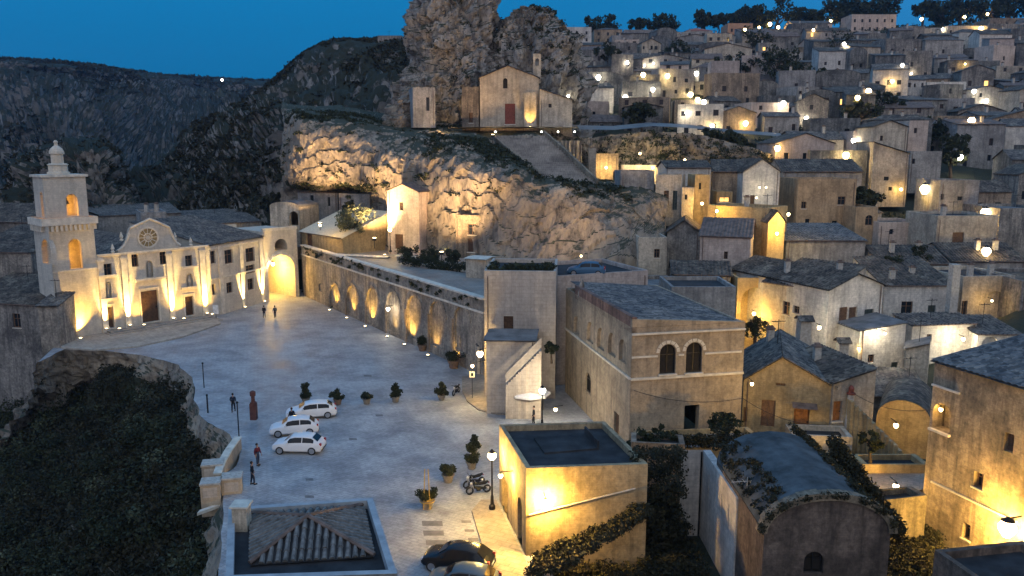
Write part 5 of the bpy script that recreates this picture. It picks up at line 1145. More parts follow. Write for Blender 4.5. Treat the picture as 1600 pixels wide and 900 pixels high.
for ri, Y in enumerate(rowY):
    x = XP(905 if Y > 158 else 1215, Y, 25); xe = XP(1640, Y, 30); k = 0; rowname = ORD[len(rowY)-1-ri]
    while x < xe:
        wd = hr.choice([hr.uniform(5.5, 8), hr.uniform(7, 11), hr.uniform(9, 13)])*(1+.0012*(Y-130)); x0, x1 = x, x+wd; x = x1+hr.choice([-.3, .3, .5, 1.8, 3.5]); cx = (x0+x1)/2; yy = Y+hr.uniform(-3, 3)
        dp = hr.uniform(5, 8.5)
        if count >= 285 or clash(cx, yy+dp/2, 2.6) or (Y < 176 and cx < XP(1235, Y, 20)) or hr.random() < .06: continue
        tilt = hr.uniform(-3, 3); z0 = min(TH(x0, yy), TH(x1, yy))+.2; ht = hr.choice([3.2, 4.0, 4.6, 5.2, 5.8, 6.6, 7.6, 8.8]); kd = hr.choice(['flat', 'flat', 'flat', 'gs', 'gf', 'shed', 'shed', 'hip', 'gs', 'vault'])
        if kd == 'hip' and ht < 5: kd = 'gs'
        m_, mn = hr.choice(MW)
        if kd == 'vault': m_, mn = HG, 'dull grey'
        st = 2 if ht > 5.5 else 1; nx = hr.choice([1, 2, 2, 3, 3]); ops = []
        for j in range(st):
            for i in range(nx):
                if hr.random() < .2: continue
                u = wd*(i+.5)/nx+hr.uniform(-.4, .4); v = .4+j*3.1+1.0; ww = hr.uniform(.4, .6); hh_ = hr.uniform(1.0, 1.5)
                if j == 0 and i == 0: ops.append(('@p', u-.5, .1, u+.5, 2.2))
                else: ops.append(('@l' if hr.random() < .05 else '@p', u-ww, v, u+ww, v+hh_))
        A_ = ((x0)/(yy*cp-(z0+ht/2-CAMZ)*sp)*F+800, yy); B_ = ((x1)/((yy+tilt)*cp-(z0+ht/2-CAMZ)*sp)*F+800, yy+tilt); k += 1
        lab = "%s house, %s, %s from left, %s hillside row below skyline" % (mn, RK[kd], ORD[min(k-1, 23)], rowname)
        o, *_ = house(lab, A_, B_, 0, 0, dp, kd, m_, hr.choice([FLATR, ROOFG, ROOFG]) if kd in ('flat', 'vault') else hr.choice([ROOFM, ROOFG, ROOFB]), ops=ops, rise=hr.uniform(.9, 2.0), sink=5, detail=False, simple=True,
                      name='hillside_house', zb=z0, zt=z0+ht, group='houses stacked on the hillside', chim=((hr.random()*.8+.1, .4),) if hr.random() < .5 else ())
        del o['_fp']; placed.append([x0, x1, yy, yy+dp]); count += 1
for o in bpy.data.objects:
    if o.get('_fp') is not None: del o['_fp']
print('hill houses', count)

# ------------------------------------------------------------------ trees
def make_tree(name, base, h, cr, label, cat='tree', mat=LEAF, seed=1, flat=.75, lean=0, leaf=.22, nc=26, nl=70, group=None, share=None):
    rt = root(name, base, label, cat, group); b = Vector(base); rr = random.Random(seed)
    m = MB(); top = b+Vector((lean, 0, h-cr*flat)); mid = b.lerp(top, .5)+Vector((rr.uniform(-.2, .2)*cr, 0, 0)); m.tube([b-Vector((0, 0, .5)), mid, top], [cr*.1+.04, cr*.07+.03, cr*.05+.02], 7)
    for k in range(5):
        a = 2*math.pi*k/5+rr.random(); m.tube([b.lerp(top, .55+.08*k), top+Vector((math.cos(a)*cr*.6, math.sin(a)*cr*.6, rr.uniform(0, .5)*cr))], [cr*.04+.02, .02], 5)
    m.build('trunk', BARK, rt)
    cs = []
    for _ in range(nc):
        v = Vector((rr.gauss(0, 1), rr.gauss(0, 1), rr.gauss(0, 1))).normalized()*rr.random()**.4*cr; cs.append((top.x+v.x, top.y+v.y, top.z+v.z*flat+cr*.15))
    leafmesh('crown', cs, [cr*rr.uniform(.18, .42) for _ in cs], nl, leaf, mat, seed, .8, parent=rt); return rt
tr = [(935, 45, 7.5, 'wide dark tree on the skyline behind the brown apartment block'), (1000, 44, 4.5, 'small round tree on the skyline over the grey block'), (1040, 42, 6, 'tree rising behind the white villa'),
      (1098, 32, 4.5, 'slender tree above the red roofed villa'), (1121, 34, 3.5, 'smallest skyline tree right of the red roofed villa'), (1140, 36, 4.2, 'round skyline tree above the orange house'),
      (1156, 32, 4.5, 'skyline tree just left of the lamps'), (1172, 26, 5, 'tall narrow skyline tree left of the lamp cluster'), (1187, 36, 5, 'low tree crown right beside the lamp cluster'), (1215, 30, 9, 'big dark tree towering over the lamp cluster'),
      (1253, 30, 5, 'medium tree between the big dark tree and the long pine mass'), (1275, 32, 4, 'small tree just left of the long pine mass')]
for i, (px, py, r_, lab) in enumerate(tr):
    p = PY(px, py+22, 392); make_tree('tree', (p.x, p.y, TH(p.x, p.y)), max(10, PY(px, py-r_*.9, 392).z-TH(p.x, p.y)+r_*.6), r_*1.15, lab, seed=100+i, leaf=.75, nc=22, nl=60, flat=.7, group='trees along the skyline')
for i, (px, py, r_) in enumerate([(1312, 20, 8), (1340, 12, 10), (1372, 14, 9), (1470, 24, 7), (1500, 18, 8), (1545, 18, 9), (1580, 14, 10), (1440, 30, 5)]):
    lab = ['left part of the long pine mass on the skyline', 'middle and tallest pine of the long skyline mass', 'right end pine of the long skyline mass', 'pine left of the mast on the skyline', 'pine right of the mast on the skyline', 'broad pine near the top right corner', 'last broad pine cut by the right frame edge', 'small pine between the rose building and the mast'][i]
    p = PY(px, py+20, 402); make_tree('pine_tree', (p.x, p.y, TH(p.x, p.y)), max(11, PY(px, py-r_, 402).z-TH(p.x, p.y)+r_*.4), r_*1.25, lab, seed=140+i, leaf=.8, nc=26, nl=60, flat=.6, group='pines along the skyline')
hill_tr = [(950, 88, 250, 4), (1180, 70, 300, 6), (1215, 105, 240, 6), (1240, 125, 230, 5), (1165, 105, 250, 4), (1305, 78, 290, 6), (1370, 175, 200, 5), (1400, 180, 200, 4), (1345, 185, 190, 4), (1460, 215, 175, 4), (1490, 240, 160, 3.5), (1115, 225, 168, 3.2), (1145, 222, 168, 2.5), (1350, 318, 130, 2.6), (1060, 95, 280, 5),
           (1000, 185, 175, 3), (1130, 120, 250, 5), (1290, 130, 235, 4)]
for i, (px, py, Y, r_) in enumerate(hill_tr):
    p = PY(px, py, Y); z = TH(p.x, p.y); make_tree('tree', (p.x, p.y, z), max(p.z-z, 3)+r_*.9, r_, 'dark bushy tree between houses, %s from the left on the hillside' % ORD[sorted(t[0] for t in hill_tr).index(px)], seed=170+i, leaf=.4, nc=22, nl=60, group='trees among the hillside houses')
# scrub between the houses
tpts = []; q = random.Random(5)
while len(tpts) < 1500:
    Y = q.uniform(120, 400); x = q.uniform(XP(880, Y, 30), XP(1660, Y, 30))
    if not clash(x, Y, .2) and fbm((x, Y, 0), .03, 3) > -.1: tpts.append((x, Y, TH(x, Y)+.6))
tag(leafmesh('hill_scrub', tpts, 1.3, 18, .4, LEAF, 201), 'low dark scrub between the hillside houses', 'scrub', kind='stuff')
# terrace garden trees
make_tree('olive_tree', PY(556, 386, 127), 6.2, 3.1, 'silvery olive tree lit from below on the terrace', mat=LEAFO, seed=31, leaf=.2, nc=34, nl=60, flat=.7)
make_tree('cypress_tree', PY(545, 372, 133), 6.6, 1.5, 'small dark tree standing behind the olive', mat=LEAF, seed=32, leaf=.16, nc=22, flat=1.3)
for i, (px, py, Y, r_, h, lab) in enumerate([(1136, 678, 57, 1.25, 2.2, 'round dark shrub before the palazzo door'), (1040, 690, 56.5, 1.1, 1.6, 'dark shrub on the terrace left of the palazzo door'), (1005, 700, 56, 1.3, 1.8, 'leafy bush at the palazzo corner'),
                                             (1218, 465, 92, 1.4, 2.6, 'tree hanging above the glowing niche'), (1180, 520, 88, 1.6, 2.4, 'dark tree below the glowing niche'), (930, 690, 58, 1.0, 1.8, 'bush against the palazzo flank'),
                                             (1362, 700, 54, .8, 1.6, 'bush on the ruined stair'), (640, 400, 118, 1.6, 2.6, 'dark shrub on the terrace below the chapel'), (672, 402, 116, 1.5, 2.4, 'second dark shrub right of the chapel'),
                                             (706, 408, 112, 1.4, 2.4, 'shrub by the rock dwelling'), (740, 420, 106, 1.4, 2.4, 'shrub near the lit wall corner at the terrace end'), (862, 550, 70, .7, 1.4, 'potted bush on top of the outside stair'),
                                             (1395, 420, 100, 1.6, 2.4, 'dark bush among the tiled roofs'), (1440, 405, 104, 1.6, 2.6, 'tall bush between the tiled roofs')]):
    p = PY(px, py, Y); make_tree('shrub', p-Vector((0, 0, h*.4)), h, r_, lab, 'shrub', seed=60+i, leaf=.13, nc=20, nl=80)
yp = []
gp = [tuple(PY(q_[0], q_[1], q_[2])) for q_ in [(random.Random(k).uniform(625, 752), 404+random.Random(k+900).uniform(-6, 8)+(random.Random(k).uniform(625, 752)-640)*.17, 112-random.Random(k).uniform(0, 1)*8) for k in range(120)]]
tag(leafmesh('terrace_greenery', gp, .6, 46, .13, LEAF, 209), 'low dark greenery spread along the terrace above the arcade', 'greenery', kind='stuff')
q = random.Random(9)
for _ in range(420):
    px, py = q.uniform(985, 1068), q.uniform(690, 870); p = PY(px, py, 49+q.uniform(-3, 3)); yp.append((p.x, p.y, max(-1, p.z-.5)))
for _ in range(240):
    px = q.uniform(1000, 1200); p = PY(px, 688+q.uniform(-6, 6), 56.3); yp.append(tuple(p))
for _ in range(260):
    a = q.random(); p = PY(1300+a*110, 690+a*150+q.uniform(-14, 14), 45-a*3); yp.append(tuple(p))
for _ in range(420):
    px, py = q.uniform(1385, 1470), q.uniform(800, 905); p = PZ(px, py, -.6); yp.append(tuple(p))
for _ in range(900):
    yp.append((q.uniform(2.8, 11.6), q.uniform(33, 55), -.9+q.random()*.5))
for _ in range(200):
    px, py = q.uniform(1000, 1066), q.uniform(760, 900); p = PZ(px, py, -.6); yp.append(tuple(p))
tag(leafmesh('yard_undergrowth', yp, .45, 36, .1, SCRUB, 210), 'dark weeds and undergrowth round the sunken yard and terrace', 'undergrowth', kind='stuff')
vp = []
for _ in range(260):
    a = q.random(); b_ = q.uniform(-.25, .25); th = math.pi*(.5+.42*(1 if q.random() < .6 else -1)*q.uniform(.5, 1)); 
    y = 38+q.random()*12; x = vf.A.lerp(vf.B, .5-.5*math.cos(th)); vp.append((x.x, y, zv+1.9*math.sin(th)+.1))
tag(leafmesh('vault_weeds', vp, .32, 34, .09, SCRUB, 211), 'weeds growing over the shoulders of the barrel vault', 'weeds', kind='stuff')

# ------------------------------------------------------------------ kiosk roof in front
kz = 5.0; c0, c1, c2, c3 = PZ(357, 793, kz), PZ(582, 777, kz), PZ(621, 896, kz), PZ(352, 905, kz)
cen = (c0+c1+c2+c3)/4
kb = root('kiosk', (cen.x, cen.y, 0), 'low square building with hipped tile roof inside a pale parapet', 'building')
W = MB(); cs = [c0, c1, c2, c3]
for i in range(4):
    a, b = cs[i], cs[(i+1) % 4]; W.quad(Vector((a.x, a.y, -1)), Vector((b.x, b.y, -1)), b, a)
W.build('wall', CREAM, kb)
ins = lambda p, k: p+(cen-p)*k
for i in range(4):
    a, b = cs[i], cs[(i+1) % 4]; a2, b2 = ins(a, .09), ins(b, .09); up = Vector((0, 0, .0)); dn = Vector((0, 0, -.55)); m = MB()
    m.quad(a, b, b2, a2); m.quad(a2, b2, b2+dn, a2+dn); m.quad(a+dn, b+dn, b, a); m.build('parapet', plain('pale_coping', (.34, .36, .37), .8, 0, .25, 1.2), kb)
m = MB(); m.quad(*[ins(p, .09)+Vector((0, 0, -.5)) for p in cs]); m.build('gutter', DARKR, kb)
h_ = [PZ(392, 803, kz-.35), PZ(568, 790, kz-.35), PZ(585, 869, kz-.35), PZ(390, 882, kz-.35)]; apex = PZ(481, 808, kz+.75)
apex = apex+Vector((0, .0, 0)); TILE = plain('grey_roof_tiles', (.15, .145, .135), .85, 0, .55, 3); n_t = 0
for i in range(4):
    a, b = h_[i], h_[(i+1) % 4]; base_m = MB(); base_m.quad(a-Vector((0, 0, .06)), b-Vector((0, 0, .06)), apex-Vector((0, 0, .06))); base_m.build('roof_slope', DARKR, kb)
    L = (b-a).length; up = (apex-(a+b)/2); n = int(L/.36); d_ap = (apex-a).dot((b-a)/L)
    perp = apex-(a+(b-a)/L*d_ap)
    for k in range(n):
        u = (k+.5)/n*L; p = a+(b-a)*(u/L); t = min(u/max(d_ap, .01), (L-u)/max(L-d_ap, .01)); t = max(0, min(1, t)); e = p+perp*t*.99
        if (e-p).length < .3: continue
        m = MB(); segs = max(1, int((e-p).length/.55)); nr_ = (b-a).cross(perp).normalized(); nr_ = nr_ if nr_.z > 0 else -nr_; wv = (b-a).normalized()*.13
        for s_ in range(segs):
            q0, q1 = p.lerp(e, s_/segs), p.lerp(e, min(1, (s_+1.08)/segs)); r0 = wv*1.1; r1 = wv*.85; j = rs.rand()*.05; lift = nr_*(.13+j)
            m.quad(q0-r0, q0-r0*.45+lift, q1-r1*.45+lift*.8, q1-r1); m.quad(q0-r0*.45+lift, q0+r0*.45+lift, q1+r1*.45+lift*.8, q1-r1*.45+lift*.8); m.quad(q0+r0*.45+lift, q0+r0, q1+r1, q1+r1*.45+lift*.8); m.quad(q0-r0, q0+r0, q0+r0*.45+lift, q0-r0*.45+lift)
        m.build('roof_tile_row', TILE, kb); n_t += 1
for i in range(4):
    m = MB(); m.tube([h_[i]+Vector((0, 0, .1)), apex+Vector((0, 0, .1))], .12, 6); m.build('ridge_tile', ROOFB, kb)
p = PZ(378, 812, kz); m = MB(); m.cbox((p.x, p.y, kz-.5), .75, .75, 1.3); ck = m.build('chimney', CREAM, kb); m = MB(); m.cbox((p.x, p.y, kz+.803), .95, .95, .1); m.build('chimney_cap', TRIM, ck)

# parapet blocks at the piazza edge
BL = stone('parapet_block', (.52, .43, .32), 1.0, .3)
pw = root('edge_parapet', PZ(362, 722, 0), 'stone parapet running along the broken piazza edge', 'parapet')
for (a, b) in (((352, 744), (364, 722)), ((364, 722), (378, 702)), ((346, 762), (352, 744))):
    A, B = PZ(*a, 0), PZ(*b, 0); d_ = (B-A); n = Vector((-d_.y, d_.x, 0)).normalized()*.45; m = MB(); m.box(A-Vector((0, 0, .5)), d_*.985, n, (0, 0, 1.5)); m.build('block', BL, pw)
    m = MB(); m.box(A+Vector((0, 0, 1.003))-n*.15, d_*.985, n*1.3, (0, 0, .12)); m.build('coping', TRIM, pw)
for x0, x1, py, lab in ((314, 346, 783, 'left stone bin of the pair beside the kiosk'), (347, 379, 774, 'right stone bin of the pair beside the kiosk'), (316, 350, 752, 'small stone bin behind the pair, with light lid')):
    a, b = PZ(x0, py, 0), PZ(x1, py-3, 0); b.z = a.z; d_ = b-a; n = Vector((-d_.y, d_.x, 0)).normalized(); rt = root('stone_bin', (a+b)/2, lab, 'bin')
    m = MB(); m.box(a-Vector((0, 0, 1.2)), d_*.96, n*1.1, (0, 0, 2.3)); m.build('body', BL, rt); m = MB(); m.box(a+Vector((0, 0, 1.103))-d_*.03-n*.08, d_*1.02, n*1.26, (0, 0, .13)); m.build('lid', CHIM, rt)
    m = MB(); m.box(a+d_*.12-n*.03+Vector((0, 0, .2)), d_*.7, n*.028, (0, 0, .7)); m.build('panel', BLOCKM, rt)
sl = root('stone_ledge', PZ(330, 800, -1), 'pale stone ledge under the stone bins', 'ledge'); a, b = PZ(308, 806, -.6), PZ(372, 783, -.6); m = MB(); m.box(a, b-a, (0, .5, 0), (0, 0, .2)); m.build('slab', TRIM, sl)
# paving inlays
DS = plain('dark_slab', (.17, .165, .16), .7, 0, .25, 2)
for i, (px, py, w_, h2) in enumerate([(675, 818, 32, 8), (677, 833, 32, 8), (682, 848, 34, 8), (728, 815, 15, 4), (733, 829, 15, 4), (739, 843, 16, 5), (756, 801, 15, 6), (574, 587, 12, 3), (592, 649, 11, 3), (551, 686, 12, 3), (483, 749, 12, 4), (483, 776, 14, 4)]):
    q4 = [PZ(px-w_/2, py-h2/2, .006), PZ(px+w_/2, py-h2/2, .006), PZ(px+w_/2+1, py+h2/2, .006), PZ(px-w_/2+1, py+h2/2, .006)]
    m = MB(); m.quad(q4[3], q4[2], q4[1], q4[0]); o = m.build('paving_inlay', DS, None, org=sum(q4, Vector())/4)
    tag(o, ['dark paving slab nearest the yellow tied planter', 'second dark paving slab, middle of the three', 'third dark paving slab, partly under the parked dark car', 'small dark slab topmost by the pavement kerb', 'small dark slab, middle by the kerb', 'small dark slab lowest by the kerb', 'square grate next to the lamp pole', 'dark drain cover in the middle of the open square', 'dark drain cover right of the farthest white car', 'dark drain cover right of the nearest white car', 'faint drain cover behind the kiosk', 'drain cover nearest the kiosk roof'][i], 'slab' if i < 6 else 'drain cover')
# pavement with a real kerb beside the corner building
m = MB(); P_ = [PZ(737, 800, 0), PZ(752, 783, 0), PZ(775, 783, 0), PZ(822, 880, 0), PZ(830, 930, 0), PZ(776, 930, 0)]
m.quad(*[p+Vector((0, 0, .12)) for p in P_[::-1]]); 
for i in range(6): a, b = P_[i], P_[(i+1) % 6]; m.quad(a, b, b+Vector((0, 0, .12)), a+Vector((0, 0, .12)))
tag(m.build('pavement', pave_mat('pavement_slabs', (.36, .31, .25), .9, False)), kind='structure')
# round raised kerb near the umbrella
kc = [PZ(x, y, 0) for x, y in ((722, 590), (722, 612), (730, 628), (748, 642), (775, 648), (830, 650), (850, 640), (850, 590), (790, 580))]
m = MB(); m.quad(*[p+Vector((0, 0, .12)) for p in kc]); 
for i in range(len(kc)): a, b = kc[i], kc[(i+1) % len(kc)]; m.quad(b, a, a+Vector((0, 0, .12)), b+Vector((0, 0, .12)))
tag(m.build('pavement', pave_mat('pavement_slabs', (.36, .31, .25), .9, False)), kind='structure')

# ------------------------------------------------------------------ cars
PAINTW = plain('white_paint', (.72, .72, .72), .28, 0, .03); PAINTD = plain('dark_paint', (.02, .024, .03), .2, .3, .05); PAINTG = plain('grey_blue_paint', (.10, .14, .17), .25, .3, .05)
CARG = plain('car_glass', (.012, .014, .018), .06, 0, .05); TYRE = plain('tyre_rubber', (.02, .02, .02), .85); RIM = plain('alloy_rim', (.45, .45, .46), .35, .8, .1); RLIGHT = plain('red_lamp', (.35, .02, .02), .3); HLIGHT = plain('clear_lamp', (.6, .6, .62), .15); PLATE = plain('number_plate', (.7, .7, .68), .5)
def car(loc, head, label, paint, Lc=4.1, group='cars parked on the square'):
    rt = root('parked_car', (0, 0, 0), label, 'car', group); hw = .88
    # stations along the car: x, floor, sill half width, waist z, roof z, roof half width
    st = [(-.5, .38, .66, .62, .64, .60), (-.485, .26, .80, .74, .78, .70), (-.45, .22, .86, .86, .90, .74), (-.38, .2, hw, .93, 1.16, .66), (-.30, .2, hw, .95, 1.40, .62), (-.15, .2, hw, .95, 1.47, .62), (.02, .2, hw, .93, 1.46, .61), (.12, .2, hw, .91, 1.36, .60), (.22, .2, hw, .89, 1.08, .64), (.29, .2, hw, .87, .93, .70), (.38, .21, .86, .82, .86, .70), (.45, .23, .80, .72, .76, .66), (.485, .27, .70, .60, .64, .58), (.5, .36, .56, .52, .54, .5)]
    m = MB(); R_ = []
    for x, fl, w_, wz, rz, rw in st:
        sec = [(-w_*.85, fl), (-w_, fl+.12), (-w_*1.0, wz*.7), (-w_*.96, wz), (-rw, rz-.05 if rz-wz > .1 else rz-.01), (-rw*.8, rz), (0, rz+.015), (rw*.8, rz), (rw, rz-.05 if rz-wz > .1 else rz-.01), (w_*.96, wz), (w_, wz*.7), (w_, fl+.12), (w_*.85, fl)]
        R_.append(len(m.v)); m.v += [(x*Lc, y, z) for y, z in sec]
    k = 13
    for i in range(len(R_)-1):
        for j in range(k):
            m.f.append((R_[i]+j, R_[i+1]+j, R_[i+1]+(j+1) % k, R_[i]+(j+1) % k)); m.m.append(0)
    m.f.append(tuple(R_[0]+j for j in range(k))); m.f.append(tuple(R_[-1]+j for j in range(k))[::-1]); m.m += [0, 0]
    b = m.build('body', paint, rt, smooth=True); es = b.modifiers.new('edges', 'EDGE_SPLIT'); es.split_angle = R(38)
    # glass set just proud of the body
    def side(s, xs, nm):
        mm = MB()
        pts = []
        for x in xs:
            q_ = [np.interp(x, [a[0] for a in st], [a[c] for a in st]) for c in (2, 3, 4, 5)]; w_, wz, rz, rw = q_
            lo = (w_*.96, wz); hi = (rw, rz-.05); pts.append((x, lo, hi))
        for (x0, l0, h0), (x1, l1, h1) in zip(pts[:-1], pts[1:]):
            f_ = lambda l, h, t: (l[0]+(h[0]-l[0])*t+.012, l[1]+(h[1]-l[1])*t)
            a, b_, c, d = f_(l0, h0, .1), f_(l1, h1, .1), f_(l1, h1, .88), f_(l0, h0, .88)
            P_ = [(x0*Lc, s*a[0], a[1]), (x1*Lc, s*b_[0], b_[1]), (x1*Lc, s*c[0], c[1]), (x0*Lc, s*d[0], d[1])]; mm.quad(*(P_ if s < 0 else P_[::-1]))
        mm.build(nm, CARG, rt)
    for s in (-1, 1): side(s, [-.35, -.30, -.2, -.13], 'side_window'); side(s, [-.115, 0, .02, .12, .185], 'side_window')
    for nm, (xa, xb), up in (('windscreen', (.235, .125), 1), ('rear_window', (-.415, -.315), -1)):
        mm = MB(); g_ = lambda x: [float(np.interp(x, [a[0] for a in st], [a[c] for a in st])) for c in (4, 5)]
        (za, wa), (zb, wb) = g_(xa), g_(xb); o = Vector((up*.02, 0, .022)); P_ = [Vector((xa*Lc, -wa*.9, za))+o, Vector((xa*Lc, wa*.9, za))+o, Vector((xb*Lc, wb*.86, zb))+o, Vector((xb*Lc, -wb*.86, zb))+o]
        if up > 0: mm.quad(*P_)
        else: mm.quad(*P_[::-1])
        mm.build(nm, CARG, rt)
    for x in (-.315, .32):
        for s in (-1, 1):
            c = Vector((x*Lc, s*(hw-.1), .32)); mm = MB(); mm.tube([c-Vector((0, .11, 0)), c+Vector((0, .11+.02, 0))] if s > 0 else [c-Vector((0, .13, 0)), c+Vector((0, .11, 0))], .32, 18); wh_ = mm.build('wheel', TYRE, rt, org=(c.x, c.y, c.z))
            mm = MB(); e = s*.135; mm.tube([c+Vector((0, s*.1, 0)), c+Vector((0, e, 0))], .2, 5); mm.tube([c+Vector((0, s*.08, 0)), c+Vector((0, s*.132, 0))], .225, 14); mm.build('rim', RIM, wh_)
    for s in (-1, 1):
        mm = MB(); mm.cbox((-.478*Lc, s*.66, .72), .14, .2, .2); mm.build('tail_light', RLIGHT, rt); mm = MB(); mm.cbox((.458*Lc, s*.6, .58), .16, .26, .13); mm.build('headlight', HLIGHT, rt)
        mm = MB(); mm.cbox((.16*Lc, s*.94, .93), .1, .17, .12); mm.build('mirror', paint, rt)
    mm = MB(); mm.cbox((-.503*Lc, 0, .5), .02, .5, .11); mm.build('number_plate', PLATE, rt); mm = MB(); mm.cbox((-.49*Lc, 0, .3), .1, 1.3, .1); mm.build('bumper', TYRE, rt)
    rt.location = loc; rt.rotation_euler = (0, 0, head); return rt
car(PZ(465, 708, 0)+Vector((0, .5, 0)), R(180-3), 'white hatchback nearest the camera in the row of three', PAINTW)
car(PZ(458, 680, 0)+Vector((0, .5, 0)), R(180+12), 'middle white hatchback of the row of three', PAINTW)
car(PZ(484, 655, 0)+Vector((0, .7, 0)), R(180+14), 'farthest white estate of the row, a person stands beside it', PAINTW, 4.5)
zcb = ZP(438, 80)+.05; car(PZ(916, 430, zcb), R(172), 'blue car half hidden on the terrace above the palazzo', plain('blue_paint', (.05, .12, .2), .3, .2, .05), 4.0)
car(PZ(716, 886, 0), R(180-14), 'black car parked at the bottom edge by the kerb', PAINTD, 4.2)
car(PZ(724, 922, 0), R(180-10), 'grey blue car cut by the bottom frame edge', PAINTG, 4.1)

# ------------------------------------------------------------------ people
SKIN = plain('skin', (.35, .22, .16), .6)
def skinobj(name, verts, edges, radii, mat, par, rooti=0, sub=1):
    me = bpy.data.meshes.new(name); me.from_pydata(verts, edges, []); me.materials.append(mat); o = bpy.data.objects.new(name, me); COL.objects.link(o); o.parent = par
    sk = o.modifiers.new('skin', 'SKIN'); sk.use_smooth_shade = True
    for i, r_ in enumerate(radii): me.skin_vertices[0].data[i].radius = (r_, r_) if not isinstance(r_, tuple) else r_
    me.skin_vertices[0].data[rooti].use_root = True
    ss = o.modifiers.new('sub', 'SUBSURF'); ss.levels = sub; ss.render_levels = sub; return o
def person(loc, head, label, top, legs, stride=.12, group=None, hair=(.03, .02, .015), scale=1.0, arm=0.0, group_=None):
    rt = root('person', (0, 0, 0), label, 'person', group); s = scale; k = stride
    V = [(0, 0, .96), (0, 0, 1.15), (0, .01, 1.38), (0, 0, 1.47), (0, .02, 1.56), (0, .03, 1.64), (0, .02, 1.74)]; E = [(0, 1), (1, 2), (2, 3), (3, 4), (4, 5), (5, 6)]; Rr = [(.15, .11), (.14, .1), (.16, .1), .06, .075, .092, .06]
    legT = []
    for sg in (-1, 1):
        a = sg*k; n0 = len(V); V += [(sg*.09, 0, .88), (sg*.10, a*.6+.03, .5), (sg*.10, a, .09), (sg*.11, a+.16, .035)]; E += [(0, n0), (n0, n0+1), (n0+1, n0+2), (n0+2, n0+3)]; Rr += [.085, .06, .04, .035]; legT.append((n0, a))
    for sg in (-1, 1):
        n0 = len(V); a = -sg*k*.8; V += [(sg*.19, 0, 1.40), (sg*.25, a*.3, 1.13), (sg*.26, a+.10+arm, .90+arm*.8), (sg*.26, a+.13+arm, .83+arm*.8)]; E += [(2, n0), (n0, n0+1), (n0+1, n0+2), (n0+2, n0+3)]; Rr += [.055, .042, .028, .035]
        hb_ = n0+3
        for f in range(4):
            n1 = len(V); fx = sg*.26+(-.03+.02*f)*.9; L = (.07, .085, .08, .06)[f]; V += [(fx, a+.135+arm, .79+arm*.8), (fx, a+.15+arm, .79-L+arm*.8)]; E += [(hb_, n1), (n1, n1+1)]; Rr += [.009, .007]
        n1 = len(V); V += [(sg*.235, a+.17+arm, .80+arm*.8), (sg*.23, a+.19+arm, .76+arm*.8)]; E += [(hb_, n1), (n1, n1+1)]; Rr += [.01, .008]
    skinobj('body', V, E, Rr, SKIN, rt)
    V = [(0, 0, .98), (0, 0, .90), (0, 0, 1.02)]; E = [(0, 1), (0, 2)]; Rr = [(.165, .125), (.15, .12), (.16, .12)]
    for sg in (-1, 1):
        a = sg*k; n0 = len(V); V += [(sg*.09, 0, .84), (sg*.10, a*.6+.03, .5), (sg*.10, a, .11)]; E += [(1, n0), (n0, n0+1), (n0+1, n0+2)]; Rr += [.1, .078, .062]
    skinobj('trousers', V, E, Rr, legs, rt)
    V = [(0, 0, 1.0), (0, 0, 1.18), (0, .01, 1.36), (0, .01, 1.45)]; E = [(0, 1), (1, 2), (2, 3)]; Rr = [(.18, .13), (.165, .125), (.19, .125), .08]
    for sg in (-1, 1):
        n0 = len(V); a = -sg*k*.8; V += [(sg*.19, 0, 1.39), (sg*.25, a*.3, 1.13), (sg*.26, a+.09+arm, .92+arm*.8)]; E += [(2, n0), (n0, n0+1), (n0+1, n0+2)]; Rr += [.075, .06, .045]
    skinobj('jacket', V, E, Rr, top, rt)
    m = MB(); m.ball((0, 0, 0), .105, 10, 7, 1.05); m.v = [(x, y-.015, z+1.69) for x, y, z in m.v if True]; m.build('hair', plain('dark_hair', hair, .8), rt, smooth=True)
    for sg in (-1, 1):
        m = MB(); m.cbox((sg*.105, sg*k+.07, 0), .09, .26, .08); m.build('shoe', TYRE, rt)
    m = MB(); m.cbox((0, .118, 1.61), .02, .03, .035); m.build('nose', SKIN, rt)
    rt.location = loc; rt.rotation_euler = (0, 0, head); rt.scale = (s, s, s); return rt
BLK = plain('black_cloth', (.012, .013, .018), .9); NAVY = plain('navy_cloth', (.02, .028, .05), .9); MAR = plain('maroon_cloth', (.11, .02, .03), .9); JEAN = plain('denim', (.04, .055, .09), .9)
person(PZ(395, 757, 0), R(-60), 'person in black jacket standing in front of the person in maroon', BLK, NAVY, .1)
person(PZ(403, 727, 0), R(-120), 'person in maroon top next to the parapet', MAR, JEAN, .06)
person(PZ(454, 668, 0)+Vector((.1, .2, 0)), R(40), 'dark clothed person standing beside the farthest white car', BLK, NAVY, .05)
person(PZ(365, 643, 0), R(10), 'person in dark clothes walking left of the red brown column', NAVY, BLK, .2, arm=.05)
person(PZ(413, 496, 0), R(0), 'person in black standing before the lit archway', BLK, BLK, .1)
person(PZ(430, 496, 0), R(30), 'person in grey jacket a step right of the one before the archway', plain('grey_cloth', (.09, .1, .11), .9), BLK, .05)
person(PZ(834, 664, 0), R(90), 'dark figure between the street lamp and the flat roof', BLK, BLK, .08)
person(PZ(810, 622, 0), R(150), 'person in dark jacket beneath the white umbrella', NAVY, BLK, .02)

